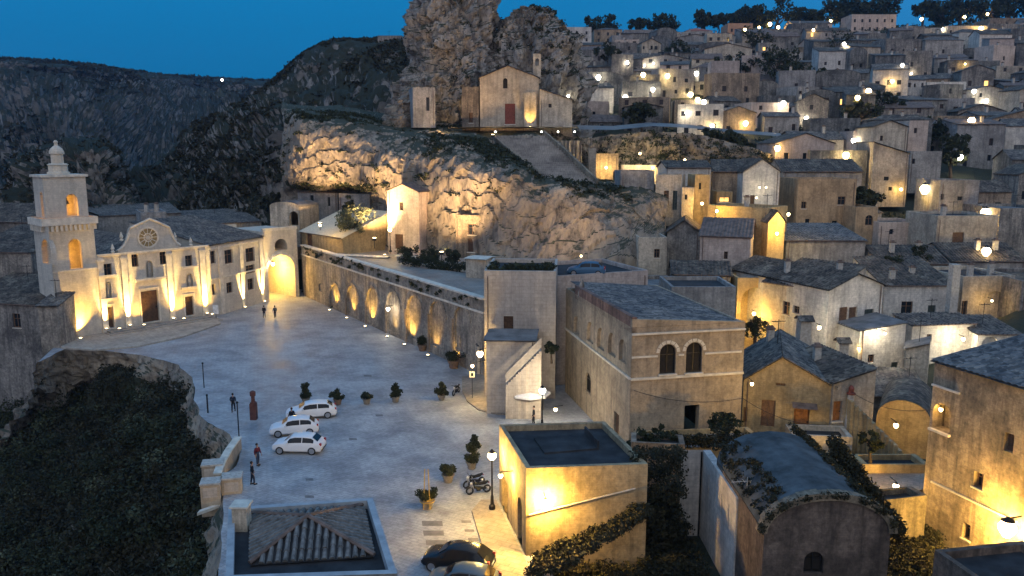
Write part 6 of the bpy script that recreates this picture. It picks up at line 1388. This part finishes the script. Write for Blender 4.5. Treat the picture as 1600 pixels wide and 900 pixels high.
# ------------------------------------------------------------------ planters
TERR = plain('terracotta', (.20, .13, .09), .85); PALEP = plain('pale_planter', (.22, .19, .15), .85)
def planter(px, py, label, s=1.0, seed=1, tall=True, pot=PALEP, mat=LEAF, tie=False):
    s *= .68; p = PZ(px, py, 0); rt = root('planter', p, label, 'planter', 'potted shrubs on the square'); m = MB(); m.lathe(p, [(.34*s, 0), (.40*s, .1*s), (.36*s, .15*s), (.52*s, .62*s), (.58*s, .64*s), (.58*s, .72*s), (.5*s, .72*s), (.46*s, .6*s)], 14); m.build('pot', pot, rt)
    m = MB(); m.tube([p+Vector((0, 0, .5*s)), p+Vector((.03, 0, 1.3*s)), p+Vector((0, .02, (2.1 if tall else 1.2)*s))], [.05, .04, .02], 6); m.build('stem', BARK, rt); rr = random.Random(seed)
    cs = [(p.x+rr.gauss(0, .28)*s, p.y+rr.gauss(0, .28)*s, p.z+(.95+abs(rr.gauss(0, .22)))*s) for _ in range(16)]
    if tall: cs += [(p.x+rr.gauss(0, .13)*s, p.y+rr.gauss(0, .13)*s, p.z+(1.6+rr.random()*.8)*s) for _ in range(9)]
    leafmesh('foliage', cs, .33*s, 95, .085, mat, seed, .9, parent=rt)
    if tie:
        for dx in (-.22, .22):
            m = MB(); m.tube([p+Vector((dx, -.5*s, .1)), p+Vector((dx*.5, -.25*s, 2.9))], .035, 5); m.build('stake', YST, rt)
        m = MB(); m.lathe(p, [(.60*s, .60*s), (.60*s, .68*s), (.57*s, .68*s)], 14); m.build('band', YST, rt)
YST = plain('yellow_wood', (.5, .33, .08), .7)
planter(478, 630, 'twiggy potted shrub just behind the farthest white car', 1.15, 1); planter(528, 632, 'compact round potted bush right of the white cars', 1.15, 2, False, TERR)
planter(573, 631, 'potted shrub, second in the row crossing the square', 1.1, 3, False); planter(618, 628, 'potted shrub with one tall shoot in the middle of the row', 1.15, 4)
planter(690, 625, 'potted shrub leaning beside the motor scooter', 1.1, 5); planter(700, 753, 'dense potted bush between the staked one and the motorcycles', 1.25, 6, False)
planter(737, 732, 'potted bush left of the glowing lamp pole', 1.2, 7); planter(741, 708, 'small sapling pot farthest up the right hand pair', .9, 8)
planter(668, 794, 'dark potted bush tied to yellow stakes', 1.3, 9, False, tie=True)
planter(660, 548, 'planter with a dark bush at the foot of the pergola', 1.6, 10, False, TERR); planter(709, 575, 'wide low potted bush in front of the pergola', 1.9, 11, False, TERR); planter(664, 534, 'spotlit potted plant by the first pergola post', 1.2, 12)

# ------------------------------------------------------------------ scooters and motorcycles
def motorbike(px, py, head, label):
    rt = root('motorcycle', (0, 0, 0), label, 'motorcycle', 'two wheelers parked by the walls')
    for x in (-.62, .66):
        c = Vector((x, 0, .3)); m = MB()
        pts = [c+Vector((math.cos(2*math.pi*k/14)*.24, 0, math.sin(2*math.pi*k/14)*.24)) for k in range(15)]; m.tube(pts, .065, 6); w_ = m.build('wheel', TYRE, rt, org=c)
        m = MB(); m.tube([c-Vector((0, .06, 0)), c+Vector((0, .06, 0))], .07, 8)
        for k in range(5): a = 2*math.pi*k/5; m.tube([c, c+Vector((math.cos(a)*.22, 0, math.sin(a)*.22))], .018, 4)
        m.build('rim', RIM, w_)
    m = MB(); m.tube([(-.62, 0, .32), (-.1, 0, .42), (.3, 0, .5), (.45, 0, .88)], [.05, .12, .1, .05], 8); m.tube([(-.1, 0, .35), (.15, 0, .35)], .16, 8); m.build('frame', METAL, rt)
    m = MB(); m.tube([(.02, 0, .72), (.2, 0, .82), (.42, 0, .80)], [.1, .16, .09], 8); m.build('tank', PAINTD, rt, smooth=True)
    m = MB(); m.tube([(-.72, 0, .84), (-.45, 0, .76), (-.02, 0, .74)], [.07, .13, .11], 8); m.build('seat', BLK, rt, smooth=True)
    m = MB(); m.tube([(.66, -.08, .3), (.46, -.08, .92)], .028, 5); m.build('fork', RIM, rt); m = MB(); m.tube([(.66, .08, .3), (.46, .08, .92)], .028, 5); m.build('fork', RIM, rt)
    m = MB(); m.tube([(.34, -.36, 1.0), (.44, -.1, .97), (.44, .1, .97), (.34, .36, 1.0)], .02, 5); m.build('handlebar', METAL, rt)
    m = MB(); m.ball((.55, 0, .82), .1, 8, 6); m.build('headlight', HLIGHT, rt); m = MB(); m.cbox((-.74, 0, .72), .06, .14, .07); m.build('tail_light', RLIGHT, rt)
    for s in (-1, 1): m = MB(); m.cbox((.38, s*.33, 1.08), .02, .12, .08); m.build('mirror', RIM, rt)
    rt.location = PZ(px, py, 0); rt.rotation_euler = (0, 0, head)
motorbike(713, 616, R(250), 'dark motorcycle at the corner of the round kerb'); motorbike(748, 771, R(200), 'motorcycle parked nearest the lamp pole by the corner building'); motorbike(741, 760, R(215), 'second motorcycle tucked behind the one at the lamp pole')

# ------------------------------------------------------------------ umbrella and cafe tables, pergola, column, signs
def umbrella(p, r_, h, label):
    rt = root('cafe_umbrella', p, label, 'umbrella'); m = MB(); m.tube([p, p+Vector((0, 0, h+.5))], .05, 8); m.build('pole', METAL, rt); m = MB(); m.lathe(p, [(.4, 0), (.4, .1), (.06, .14)], 10); m.build('base', METAL, rt)
    for k in range(8):
        m = MB(); a0, a1 = 2*math.pi*k/8, 2*math.pi*(k+1)/8; t = p+Vector((0, 0, h+.45)); c0_ = p+Vector((math.cos(a0)*r_, math.sin(a0)*r_, h-.35)); c1_ = p+Vector((math.cos(a1)*r_, math.sin(a1)*r_, h-.35)); dn = Vector((0, 0, -.18))
        m.quad(t, c0_, c1_); m.quad(c0_, c0_+dn, c1_+dn, c1_); m.build('canopy_panel', plain('white_canvas', (.66, .64, .62), .85, 0, .1), rt)
    return rt
umbrella(PZ(828, 648, 0), 1.9, 2.5, 'open white cafe umbrella beside the palazzo flank')
umbrella(PZ(733, 560, 0)+Vector((1.2, 4, 0)), 1.5, 2.2, 'small pale umbrella by the bright wall lamp')
for i, (px, py) in enumerate([(785, 625), (800, 632), (822, 630)]):
    p = PZ(px, py, .12); rt = root('cafe_table', p, ['round dark cafe table by the stair block', 'middle dark cafe table', 'dark cafe table directly beneath the white umbrella'][i], 'table'); m = MB(); m.lathe(p, [(.25, 0), (.25, .04), (.04, .06), (.04, .7), (.42, .71), (.42, .75)], 12); m.build('tabletop', WOOD, rt)
    for k in range(2):
        a = k*math.pi+i; q_ = p+Vector((math.cos(a)*.7, math.sin(a)*.7, 0)); ct = root('cafe_chair', q_, 'dark chair on the %s side of the %s cafe table' % (['right', 'left'][k], ['stair block', 'middle', 'umbrella'][i]), 'chair'); m = MB(); m.cbox(q_+Vector((0, 0, .43)), .42, .42, .05, a); m.build('seat', WOOD, ct)
        m = MB(); m.cbox(q_+Vector((math.cos(a)*.2, math.sin(a)*.2, .48)), .04, .42, .42, a); m.build('backrest', WOOD, ct)
        for dx in (-.17, .17):
            for dy in (-.17, .17): m = MB(); m.tube([q_+Vector((dx, dy, 0)), q_+Vector((dx, dy, .43))], .02, 4); m.build('leg', METAL, ct)
pg = root('pergola', PZ(705, 555, 0), 'dark timber pergola with pale posts against the arcade wall', 'pergola')
for px, py in ((676, 540), (712, 560), (748, 585), (674+24, 533), (712+24, 550), (772, 572)):
    p = PZ(px, py, 0); m = MB(); m.cbox(p, .3, .3, 3.1); m.build('post', CHIM if py in (540, 560, 585) else METAL, pg)
pp = [PZ(676, 540, 0), PZ(748, 585, 0), PZ(772, 572, 0), PZ(698, 533, 0)]
for a, b in ((0, 1), (3, 2)): m = MB(); m.tube([pp[a]+Vector((0, 0, 3.2)), pp[b]+Vector((0, 0, 3.2))], .1, 4); m.build('beam', METAL, pg)
for k in range(12): t = (k+.5)/12; m = MB(); m.tube([pp[0].lerp(pp[1], t)+Vector((0, -.3, 3.35)), pp[3].lerp(pp[2], t)+Vector((0, .3, 3.35))], .06, 4); m.build('rafter', METAL, pg)
cl_ = root('ticket_column', PZ(397, 655, 0), 'red brown square column with round top standing on the square', 'column'); p = PZ(397, 655, 0)
m = MB(); m.cbox(p, .55, .55, 1.5); m.cbox(p+Vector((0, 0, 1.503)), .45, .45, .12); m.build('plinth', plain('red_brown_paint', (.10, .042, .035), .7), cl_); m = MB(); m.lathe(p+Vector((0, 0, 1.63)), [(.18, 0), (.16, .5), (.26, .6), (.26, .95), (.1, 1.05)], 12); m.build('head', plain('red_brown_paint', (.10, .042, .035), .7), cl_)
for px, py, h, lab in ((325, 645, 1.7, 'short dark post at the piazza edge'), (319, 606, 2.6, 'thin dark pole farthest along the piazza edge'), (374, 690, 3.4, 'thin dark pole by the parapet')):
    p = PZ(px, py, 0); rt = root('post', p, lab, 'post'); m = MB(); m.tube([p, p+Vector((0, 0, h))], .07 if h < 2 else .05, 6); m.build('shaft', METAL, rt); m = MB(); m.ball(p+Vector((0, 0, h)), .11, 8, 6); m.build('finial', METAL, rt)
p = PZ(738, 622, .12); rt = root('road_sign', p, 'small white square sign on a dark pole by the round kerb', 'sign'); m = MB(); m.tube([p, p+Vector((0, 0, 2.7))], .035, 6); m.build('pole', METAL, rt); m = MB(); m.cbox(p+Vector((0, -.06, 2.1)), .5, .03, .6); pn = m.build('panel', PLATE, rt); m = MB(); m.cbox(p+Vector((0, -.083, 2.25)), .26, .01, .3); m.build('symbol', NAVY, pn)
p = PZ(338, 500, 0); rt = root('notice_board', p, 'small white notice stand beside the church front', 'sign'); m = MB(); m.tube([p, p+Vector((0, 0, 1))], .04, 6); m.build('pole', METAL, rt); m = MB(); m.cbox(p+Vector((0, 0, .9)), .8, .05, 1.3); m.build('panel', PLATE, rt)
# aerial on the low terrace house, overhead cables
p = PY(1165, 806, 42); rt = root('tv_aerial', p, 'metal television aerial on the flat roof left of the vault', 'aerial'); m = MB(); m.tube([p-Vector((0, 0, .5)), p+Vector((0, 0, 2.3))], .025, 5); m.build('mast', CHIM, rt)
m = MB(); m.tube([p+Vector((-.9, 0, 2.0)), p+Vector((.6, 0, 2.1))], .02, 4); m.build('boom', CHIM, rt)
for k in range(5): m = MB(); m.tube([p+Vector((-.8+k*.3, -.25, 2.02+k*.02)), p+Vector((-.8+k*.3, .25, 2.02+k*.02))], .012, 4); m.build('rod', CHIM, rt)
for (a, b), lab in ((((990, 610, 59.8), (1160, 622, 61.8)), 'thin cable sagging across the palazzo front'), (((1160, 622, 61.8), (1290, 664, 59)), 'thin cable strung across the ochre house'), (((1456, 640, 49), (1330, 612, 60), ), 'cable from the ochre side house to the tenement')):
    a, b = PY(*a), PY(*b); pts = [a.lerp(b, t/10)-Vector((0, 0, 1.2*(1-(t/5-1)**2)*.5)) for t in range(11)]; m = MB(); m.tube(pts, .02, 4); o = m.build('cable', METAL, None, org=a); tag(o, lab, 'cable')

# ------------------------------------------------------------------ lamps
def emat(name, col, s):
    m = bpy.data.materials.new(name); m.use_nodes = True; b = m.node_tree.nodes["Principled BSDF"]; b.inputs["Base Color"].default_value = (*col, 1)
    b.inputs["Emission Color"].default_value = (*col, 1); b.inputs["Emission Strength"].default_value = s; return m
GLOW = emat('lamp_glass', (1, .74, .38), 14); GLOWW = emat('pale_lamp_glass', (1, .93, .78), 14); WARM = (1, .67, .22); AMB = (1, .58, .11); COOL = (1, .84, .58)
def plight(par, p, e, col, r_=.2, name='light'):
    e *= 3.6
    d = bpy.data.lights.new(name, 'POINT'); d.energy = e; d.color = col; d.shadow_soft_size = r_; o = bpy.data.objects.new(name, d); COL.objects.link(o); o.parent = par; o.location = Vector(p)-parent_world(par); return o
def spot(par, p, d, e, col, ang, blend=.6, r_=.08):
    e *= 5
    l = bpy.data.lights.new('light', 'SPOT'); l.energy = e; l.color = col; l.spot_size = ang; l.spot_blend = blend; l.shadow_soft_size = r_; o = bpy.data.objects.new('light', l); COL.objects.link(o); o.parent = par
    o.location = Vector(p)-parent_world(par); o.rotation_euler = Vector(d).to_track_quat('-Z', 'Y').to_euler(); return o
def street_lamp(foot, h, label, e=260, col=COOL, r_=.24, group=None):
    foot = Vector(foot); rt = root('street_lamp', foot, label, 'street lamp', group); t = foot+Vector((0, 0, h))
    m = MB(); m.lathe(foot, [(.22, 0), (.22, .25), (.12, .35), (.1, .9), (.065, 1.0), (.05, h-.35), (.1, h-.3), (.13, h-.22)], 10); m.build('pole', METAL, rt)
    m = MB(); m.lathe(t, [(.13, -.2), (r_*.9, -.05), (r_, .12), (r_*.7, .3), (.05, .38)], 12); m.build('globe', GLOWW if col == COOL else GLOW, rt, smooth=True); m = MB(); m.lathe(t, [(r_*.85, .32), (r_*.5, .42), (.03, .55)], 12); m.build('cap', METAL, rt)
    plight(rt, t+Vector((0, 0, .05)), e, col, r_+.12); return rt
def wall_lantern(p, label, e, col=WARM, s=.22, arm=(0, .8, 0), group=None, glow=None, cat='lamp'):
    p = Vector(p); rt = root('wall_lantern', p, label, cat, group); m = MB(); m.tube([p+Vector(arm)+Vector((0, 0, s+.1)), p+Vector((0, 0, s+.12))], .025+s*.06, 5); m.build('bracket', METAL, rt)
    m = MB(); m.lathe(p, [(s*.4, -s), (s*.95, -s*.2), (s, s*.3), (s*.55, s*.95)], 8); m.build('glass', glow or GLOW, rt, smooth=True); m = MB(); m.lathe(p, [(s*.8, s*.97), (s*.4, s*1.25), (.02, s*1.5)], 8); m.build('cap', METAL, rt); plight(rt, p-Vector((0, 0, .05)), e, col, s+.08); return rt
def uplight(p, d, label, e, col=WARM, ang=R(38), group=None, blend=.9):
    p = Vector(p); rt = root('uplight', p, label, 'floodlight', group); m = MB(); m.cbox(p, .34, .24, .12); m.build('housing', METAL, rt); m = MB(); m.cbox(p+Vector((0, 0, .123)), .28, .18, .02); m.build('lens', GLOW, rt); spot(rt, p+Vector((0, 0, .2)), d, e, col, ang, blend); return rt
# church front
names = ['left edge', 'left of the great door', 'right of the great door', 'right end']
for (px, nm) in zip((149, 198, 267, 320), names):
    u0, _ = fr.uv(px, 470); u0 = max(.3, min(fr.W-.3, u0)); uplight(fr.P(u0, 1.2, .5), Vector((0, 0, 1))-fr.n*.045, 'floodlight washing the church pilaster at the %s' % nm, 6500 if px != 149 else 3000, WARM, R(34), 'floodlights at the church front')
for u_, w_ in ((fr.W*.09, 'before the left small door'), (fr.W*.3, 'left of the great door'), (fr.W*.66, 'right of the great door'), (fr.W*.93, 'past the right small door')):
    uplight(fr.P(u_, 1.25, 1.9), Vector((0, 0, 1))-fr.n*.42, 'added wash light on the church steps %s' % w_, 260, AMB, R(100), 'added wash lights on the church steps')  # invented lights, added to spread a soft golden wash over the facade
uplight(tf.P(2.6, 6.6, .9), Vector((0, 0, 1))-tf.n*.12, 'low amber floodlight at the foot of the bell tower', 1600, AMB, R(90), 'floodlights at the church front')
for px, e, nm in ((378, 5200, 'between the palace windows'), (409, 6500, 'beside the archway')):
    u0, _ = pf.uv(px, 460); uplight(pf.P(u0, .75, .5), Vector((0, 0, 1))-pf.n*.045, 'floodlight on the palace pilaster %s' % nm, e, WARM, R(34), 'floodlights at the palace')
plight(tower, (U0+U2)/2+Vector((0, 0, 1.2)), 90, (1, .45, .06), .3); plight(tower, TA-tf.n*td/2+tf.u*tw/2+Vector((0, 0, Hh-4.2)), 90, (1, .45, .06), .3)
plight(church, fr.P(fr.W*.47, 9.3, 1.4), 0.01, WARM, .2)
plight(gate, gf.P(gf.W*.5, 5.2, -3.4), 800, AMB, .4)
wall_lantern(gf.P(gf.W*.2, 6.6, .5), 'round lantern hanging at the archway mouth', 160, COOL, .3, -gf.n*.5)
# arcade uplights
for i, (px, py) in enumerate([(521, 492), (548, 500), (577, 509), (612, 520), (639, 529), (676, 544), (712, 556)]):
    u0, _ = wf.uv(px+4, py); e = (420, 380, 470, 110, 520, 170, 130)[i]
    uplight(wf.P(u0, .53, 1.0), Vector((0, 0, 1))-wf.n*.35, 'ground floodlight before the %s blind arch of the arcade wall' % ORD[i], e, AMB, R(75), 'floodlights along the arcade wall')
wall_lantern(wf.P(wf.uv(614, 482)[0], wf.uv(614, 482)[1], .7), 'round lantern on the arcade wall between the arches', 110, COOL, .24, -wf.n*.7, glow=GLOWW)
# terrace lamps
street_lamp(PY(610, 394, 120), 3.3, 'street lamp glowing in front of the small chapel', 420, WARM, .3)
for i, (px, py, Y, e) in enumerate([(509, 383, 130, 60), (546, 388, 126, 60), (601, 399, 119, 70), (762, 430, 96, 60)]):
    uplight(PY(px, py, Y), (0, .6, 1), ['small ground light by the lemon house', 'small ground light under the olive tree', 'small ground light at the chapel wall', 'ground light at the terrace end'][i], e*1.5, AMB, R(120))
wall_lantern(PY(500, 352, 123.5), 'hidden lamp over the lemon house roof', 330, AMB, .2, (0, 1, 0)); 
# cliff floods
def flood(p, d, label, e, col=(1, .62, .28), ang=R(80)):
    p = Vector(p); rt = root('floodlight', p, label, 'floodlight', 'floodlights on the cliff'); m = MB(); m.tube([p-Vector((0, 0, 1.2)), p], .06, 6); m.build('post', METAL, rt); m = MB(); m.cbox(p, .6, .4, .4); m.build('housing', METAL, rt); m = MB(); m.cbox(p+Vector((0, .1, .41)), .5, .3, .03); m.build('lens', GLOW, rt); spot(rt, p+Vector((0, .2, .6)), d, e, col, ang, .8, .2)
flood(PY(500, 352, 131), (-.25, .55, 1), 'floodlight aimed at the overhang, left one', 5200, ang=R(100)); flood(PY(585, 376, 122), (.0, .75, 1), 'floodlight aimed at the cliff beside the chapel', 6500, ang=R(105))
flood(PY(690, 398, 112), (.1, .75, 1), 'floodlight aimed at the cliff, middle one', 4200, ang=R(110)); flood(PY(850, 425, 98), (.1, .9, .9), 'floodlight aimed at the cliff, right one', 1600, ang=R(110))
# rock church
uplight(rf.P(rf.uv(828, 199)[0], .2+6, 2.0), Vector((0, 0, 1))-rf.n*.5, 'amber floodlight at the buttress of the rock church', 300, AMB, R(70))
flood(PY(770, 214, 138), (.1, 1, .55), 'floodlight on the forecourt of the rock church', 420, ang=R(90)); flood(PY(690, 214, 141), (.0, 1, .7), 'floodlight below the pinnacle', 900, ang=R(100))
for i, px in enumerate((774, 846, 872, 898)):
    p = PY(px, 207, 145); rt = root('path_light', p, 'tiny white path light, %s of four before the rock church' % ORD[i], 'path light', 'path lights before the rock church'); m = MB(); m.tube([p-Vector((0, 0, .6)), p], .05, 5); m.build('post', METAL, rt); m = MB(); m.ball(p+Vector((0, 0, .12)), .14, 8, 6); m.build('globe', GLOWW, rt); plight(rt, p+Vector((0, 0, .12)), 10, COOL, .2)
# square lamps
street_lamp(PZ(769, 795, .12), 3.7, 'tall street lamp glaring before the corner building', 420, WARM, .3, 'street lamps on the square')
street_lamp(PZ(847, 672, 0), 3.5, 'street lamp shining beside the umbrella', 420, COOL, .3, 'street lamps on the square')
wall_lantern(PY(750, 553, 73.5), 'bright wall lamp at the corner of the beige block', 420, WARM, .32, (1.5, 1.5, 0)); 
wall_lantern(PY(738, 572, 74), 'small amber lamp under the beige block corner', 70, AMB, .16, (1.5, 1.5, 0))
wall_lantern(kf.P(kf.uv(850, 752)[0], 4.9, .6), 'lamp flooding the side wall of the flat roofed corner building', 1100, AMB, .16, -kf.n*.6)
wall_lantern(kl.P(kl.W*.55, 4.9, .8), 'lamp on the street wall of the corner building', 500, AMB, .15, -kl.n*.8)
wall_lantern(PY(868, 640, 62.5), 'amber lamp low on the palazzo flank', 70, AMB, .15, (.6, .3, 0))
wall_lantern(bfc.P(bfc.uv(1594, 822)[0], bfc.uv(1594, 822)[1], 1.0), 'glaring lamp on the big right tenement', 4500, AMB, .5, -bfc.n)
for i, (px, py, Y, e, c, lab) in enumerate([(1280, 512, 80, 130, COOL, 'lamp shining on the flank of the white gabled house'), (1371, 519, 78, 70, COOL, 'left one of the twin lamps on the lean-to'), (1383, 521, 78, 70, COOL, 'right one of the twin lamps on the lean-to'),
        (1342, 545, 79, 60, WARM, 'lamp above the white house door'), (1505, 530, 82.5, 260, COOL, 'blazing lamp on the yard wall near the right edge'), (1430, 550, 77, 90, WARM, 'lamp lighting the curved stair of the lean-to'),
        (1178, 490, 89.5, 420, AMB, 'lamp inside the glowing arched niche'), (1187, 293, 122, 26, COOL, 'left of the two small lamps on the pale gable'), (1197, 293, 122, 26, COOL, 'right of the two small lamps on the pale gable'), (1182, 309, 121, 22, COOL, 'lowest of the three small lamps on the pale gable'),
        (1232, 335, 102, 620, WARM, 'blazing lamp beside the tawny house'), (947, 262, 140, 420, WARM, 'brightest lamp of the lane under the rock ledge'), (1000, 240, 142, 500, COOL, 'lamp high in the lane under the rock ledge'), (1020, 262, 141, 800, WARM, 'lamp behind the grey ruined house'),
        (1097, 318, 113, 240, AMB, 'lamp at the foot of the narrow yellow house'), (1120, 330, 109, 300, AMB, 'lamp on the top of the stepped yellow house'), (1070, 250, 144, 200, WARM, 'lamp over the long pink white house'), (1214, 365, 102.5, 160, AMB, 'lamp on the amber end house'),
        (755, 405, 103, 190, AMB, 'lamp on the wall corner at the end of the terrace'), (908, 400, 104, 40, COOL, 'small white lamp at the cliff foot'), (1550, 470, 91.5, 60, AMB, 'warm lamp inside the recessed arch'), (1400, 665, 61.5, 190, AMB, 'lamp lighting the vaulted yellow house'),
        (1400, 760, 50, 150, AMB, 'lamp lighting the lower rubble terraces'), (1175, 600, 58.5, 60, WARM, 'lamp at the junction of palazzo and ochre house'), (1470, 640, 49.2, 20, AMB, 'lamp inside the loggia of the big right tenement'), (1222, 215+15, 160, 160, AMB, 'lamp between the road and the dark roofed house')]):
    wall_lantern(PY(px, py, Y), lab, e, c, .2 if e > 100 else .13, (0, .9, 0))
# lamps scattered over the hillside: each hangs just before whatever stands behind it
bpy.context.view_layer.update(); dg = bpy.context.evaluated_depsgraph_get()
gq = random.Random(77); gpts = []
for _ in range(2600):
    x_, y_ = gq.uniform(0, 380), gq.uniform(565, 900); hit, loc, nrm, i_, ho, _m = SC.ray_cast(dg, Vector((0, 0, CAMZ)), ray(x_, y_).normalized())
    if hit and ho.name.split('.')[0] in ('slope', 'terrain') and loc.x < -12: gpts.append((loc.x, loc.y, loc.z+.25))
tag(leafmesh('gorge_undergrowth', gpts, .7, 34, .14, SCRUB, 78), 'dark undergrowth covering the bare spots of the gorge bank', 'undergrowth', kind='stuff')
HL = [(935, 121, 2, 'c'), (1005, 117, 2, 'w'), (1043, 119, 2, 'w'), (1088, 115, 2, 'c'), (1020, 140, 1.4, 'c'), (977, 152, 1.6, 'c'), (1079, 148, 2.4, 'w'), (1090, 156, 1.6, 'w'), (1100, 160, 1.8, 'c'), (1072, 176, .8, 'c'), (1165, 193, 1.8, 'w'), (1113, 197, 1.2, 'w'), (1224, 162, 2.2, 'c'),
      (1260, 185, 1.2, 'c'), (1340, 153, 1.8, 'a'), (1357, 143, 2.6, 'w'), (1164, 47, 1.4, 'a'), (1186, 43, 1.3, 'a'), (1203, 38, 2.6, 'a'), (1216, 43, 1.8, 'a'), (1298, 33, 1.6, 'a'), (1271, 47, 1, 'a'), (1319, 69, 1.6, 'c'), (1440, 30, 1.8, 'a'), (1507, 27, 1.8, 'w'), (1533, 45, 3, 'a'), (1543, 22, 1.4, 'w'),
      (1473, 46, 1, 'c'), (1410, 102, 1, 'c'), (1424, 115, .9, 'c'), (1394, 127, 1.2, 'a'), (1522, 143, 1.5, 'c'), (1541, 158, 1.5, 'c'), (1518, 189, 3, 'a'), (1334, 220, 1.3, 'c'), (1322, 243, 2.4, 'w'), (1215, 232, 1.8, 'a'), (1500, 246, 2, 'c'), (1445, 296, 3.6, 'a'), (1408, 296, .8, 'a'), (1540, 333, 3.4, 'a'), (1541, 393, 2.4, 'w'), (1508, 100, .7, 'a'),
      (980, 98, 1, 'c'), (1007, 102, .8, 'c'), (1021, 99, .9, 'c'), (868+20, 150, .5, 'c')]
cnt = {}
for px, py, s, c in sorted(HL):
    r_ = ray(px, py); hit, loc, nrm, *_ = SC.ray_cast(dg, Vector((0, 0, CAMZ)), r_.normalized())
    if not hit or loc.y > 430:
        Y = 372; p = PY(px, py, Y); z = TH(p.x, p.y)
    else:
        Y = loc.y-1.1; p = PY(px, py, Y)
    col, gl, cn = {'c': (COOL, GLOWW, 'white'), 'w': (WARM, GLOW, 'warm'), 'a': (AMB, GLOW, 'amber')}[c]
    key = (cn, 'upper' if py < 90 else ('middle' if py < 200 else 'lower')); cnt[key] = cnt.get(key, 0)+1
    if s < 1: sz = .22
    else: sz = .28+s*.13*(Y/200)**.5
    wall_lantern(p, '%s glowing lamp, %s from the left among the %s ones on the %s hillside' % (cn, ORD[min(cnt[key]-1, 23)], cn, key[1]), 160*s**1.7*(Y/130)**.8, col, sz*1.15, (0, 1.1, .1) if hit else (0, 0, -3), 'lamps on the hillside', gl)
p = PY(347, 125, 690); wall_lantern(p, 'single tiny lamp on the far plateau left of the dip', 900, COOL, 1.0, (0, 1, -3), None, GLOWW)
fort = house('tiny ruined block on the left skyline of the spur', (590, 246), (628, 246), 58, 66, 5, 'flat', OLD, FLATR, detail=False)[0]
for o in bpy.data.objects:
    if o.get('_fp') is not None: del o['_fp']

# ------------------------------------------------------------------ evening haze in the valley
hz = MB(); hz.box((-1300, -330, -120), (2600, 0, 0), (0, 1900, 0), (0, 0, 330)); hm = bpy.data.materials.new('haze'); hm.use_nodes = True; hn = hm.node_tree
hn.nodes.remove(hn.nodes['Principled BSDF']); pv = hn.nodes.new('ShaderNodeVolumePrincipled'); pv.inputs['Color'].default_value = (.35, .66, 1, 1); pv.inputs['Density'].default_value = .00011; pv.inputs['Anisotropy'].default_value = .2
hn.links.new(pv.outputs[0], hn.nodes['Material Output'].inputs['Volume']); tag(hz.build('haze', hm), 'thin blue evening haze in the valley', 'haze', kind='stuff')
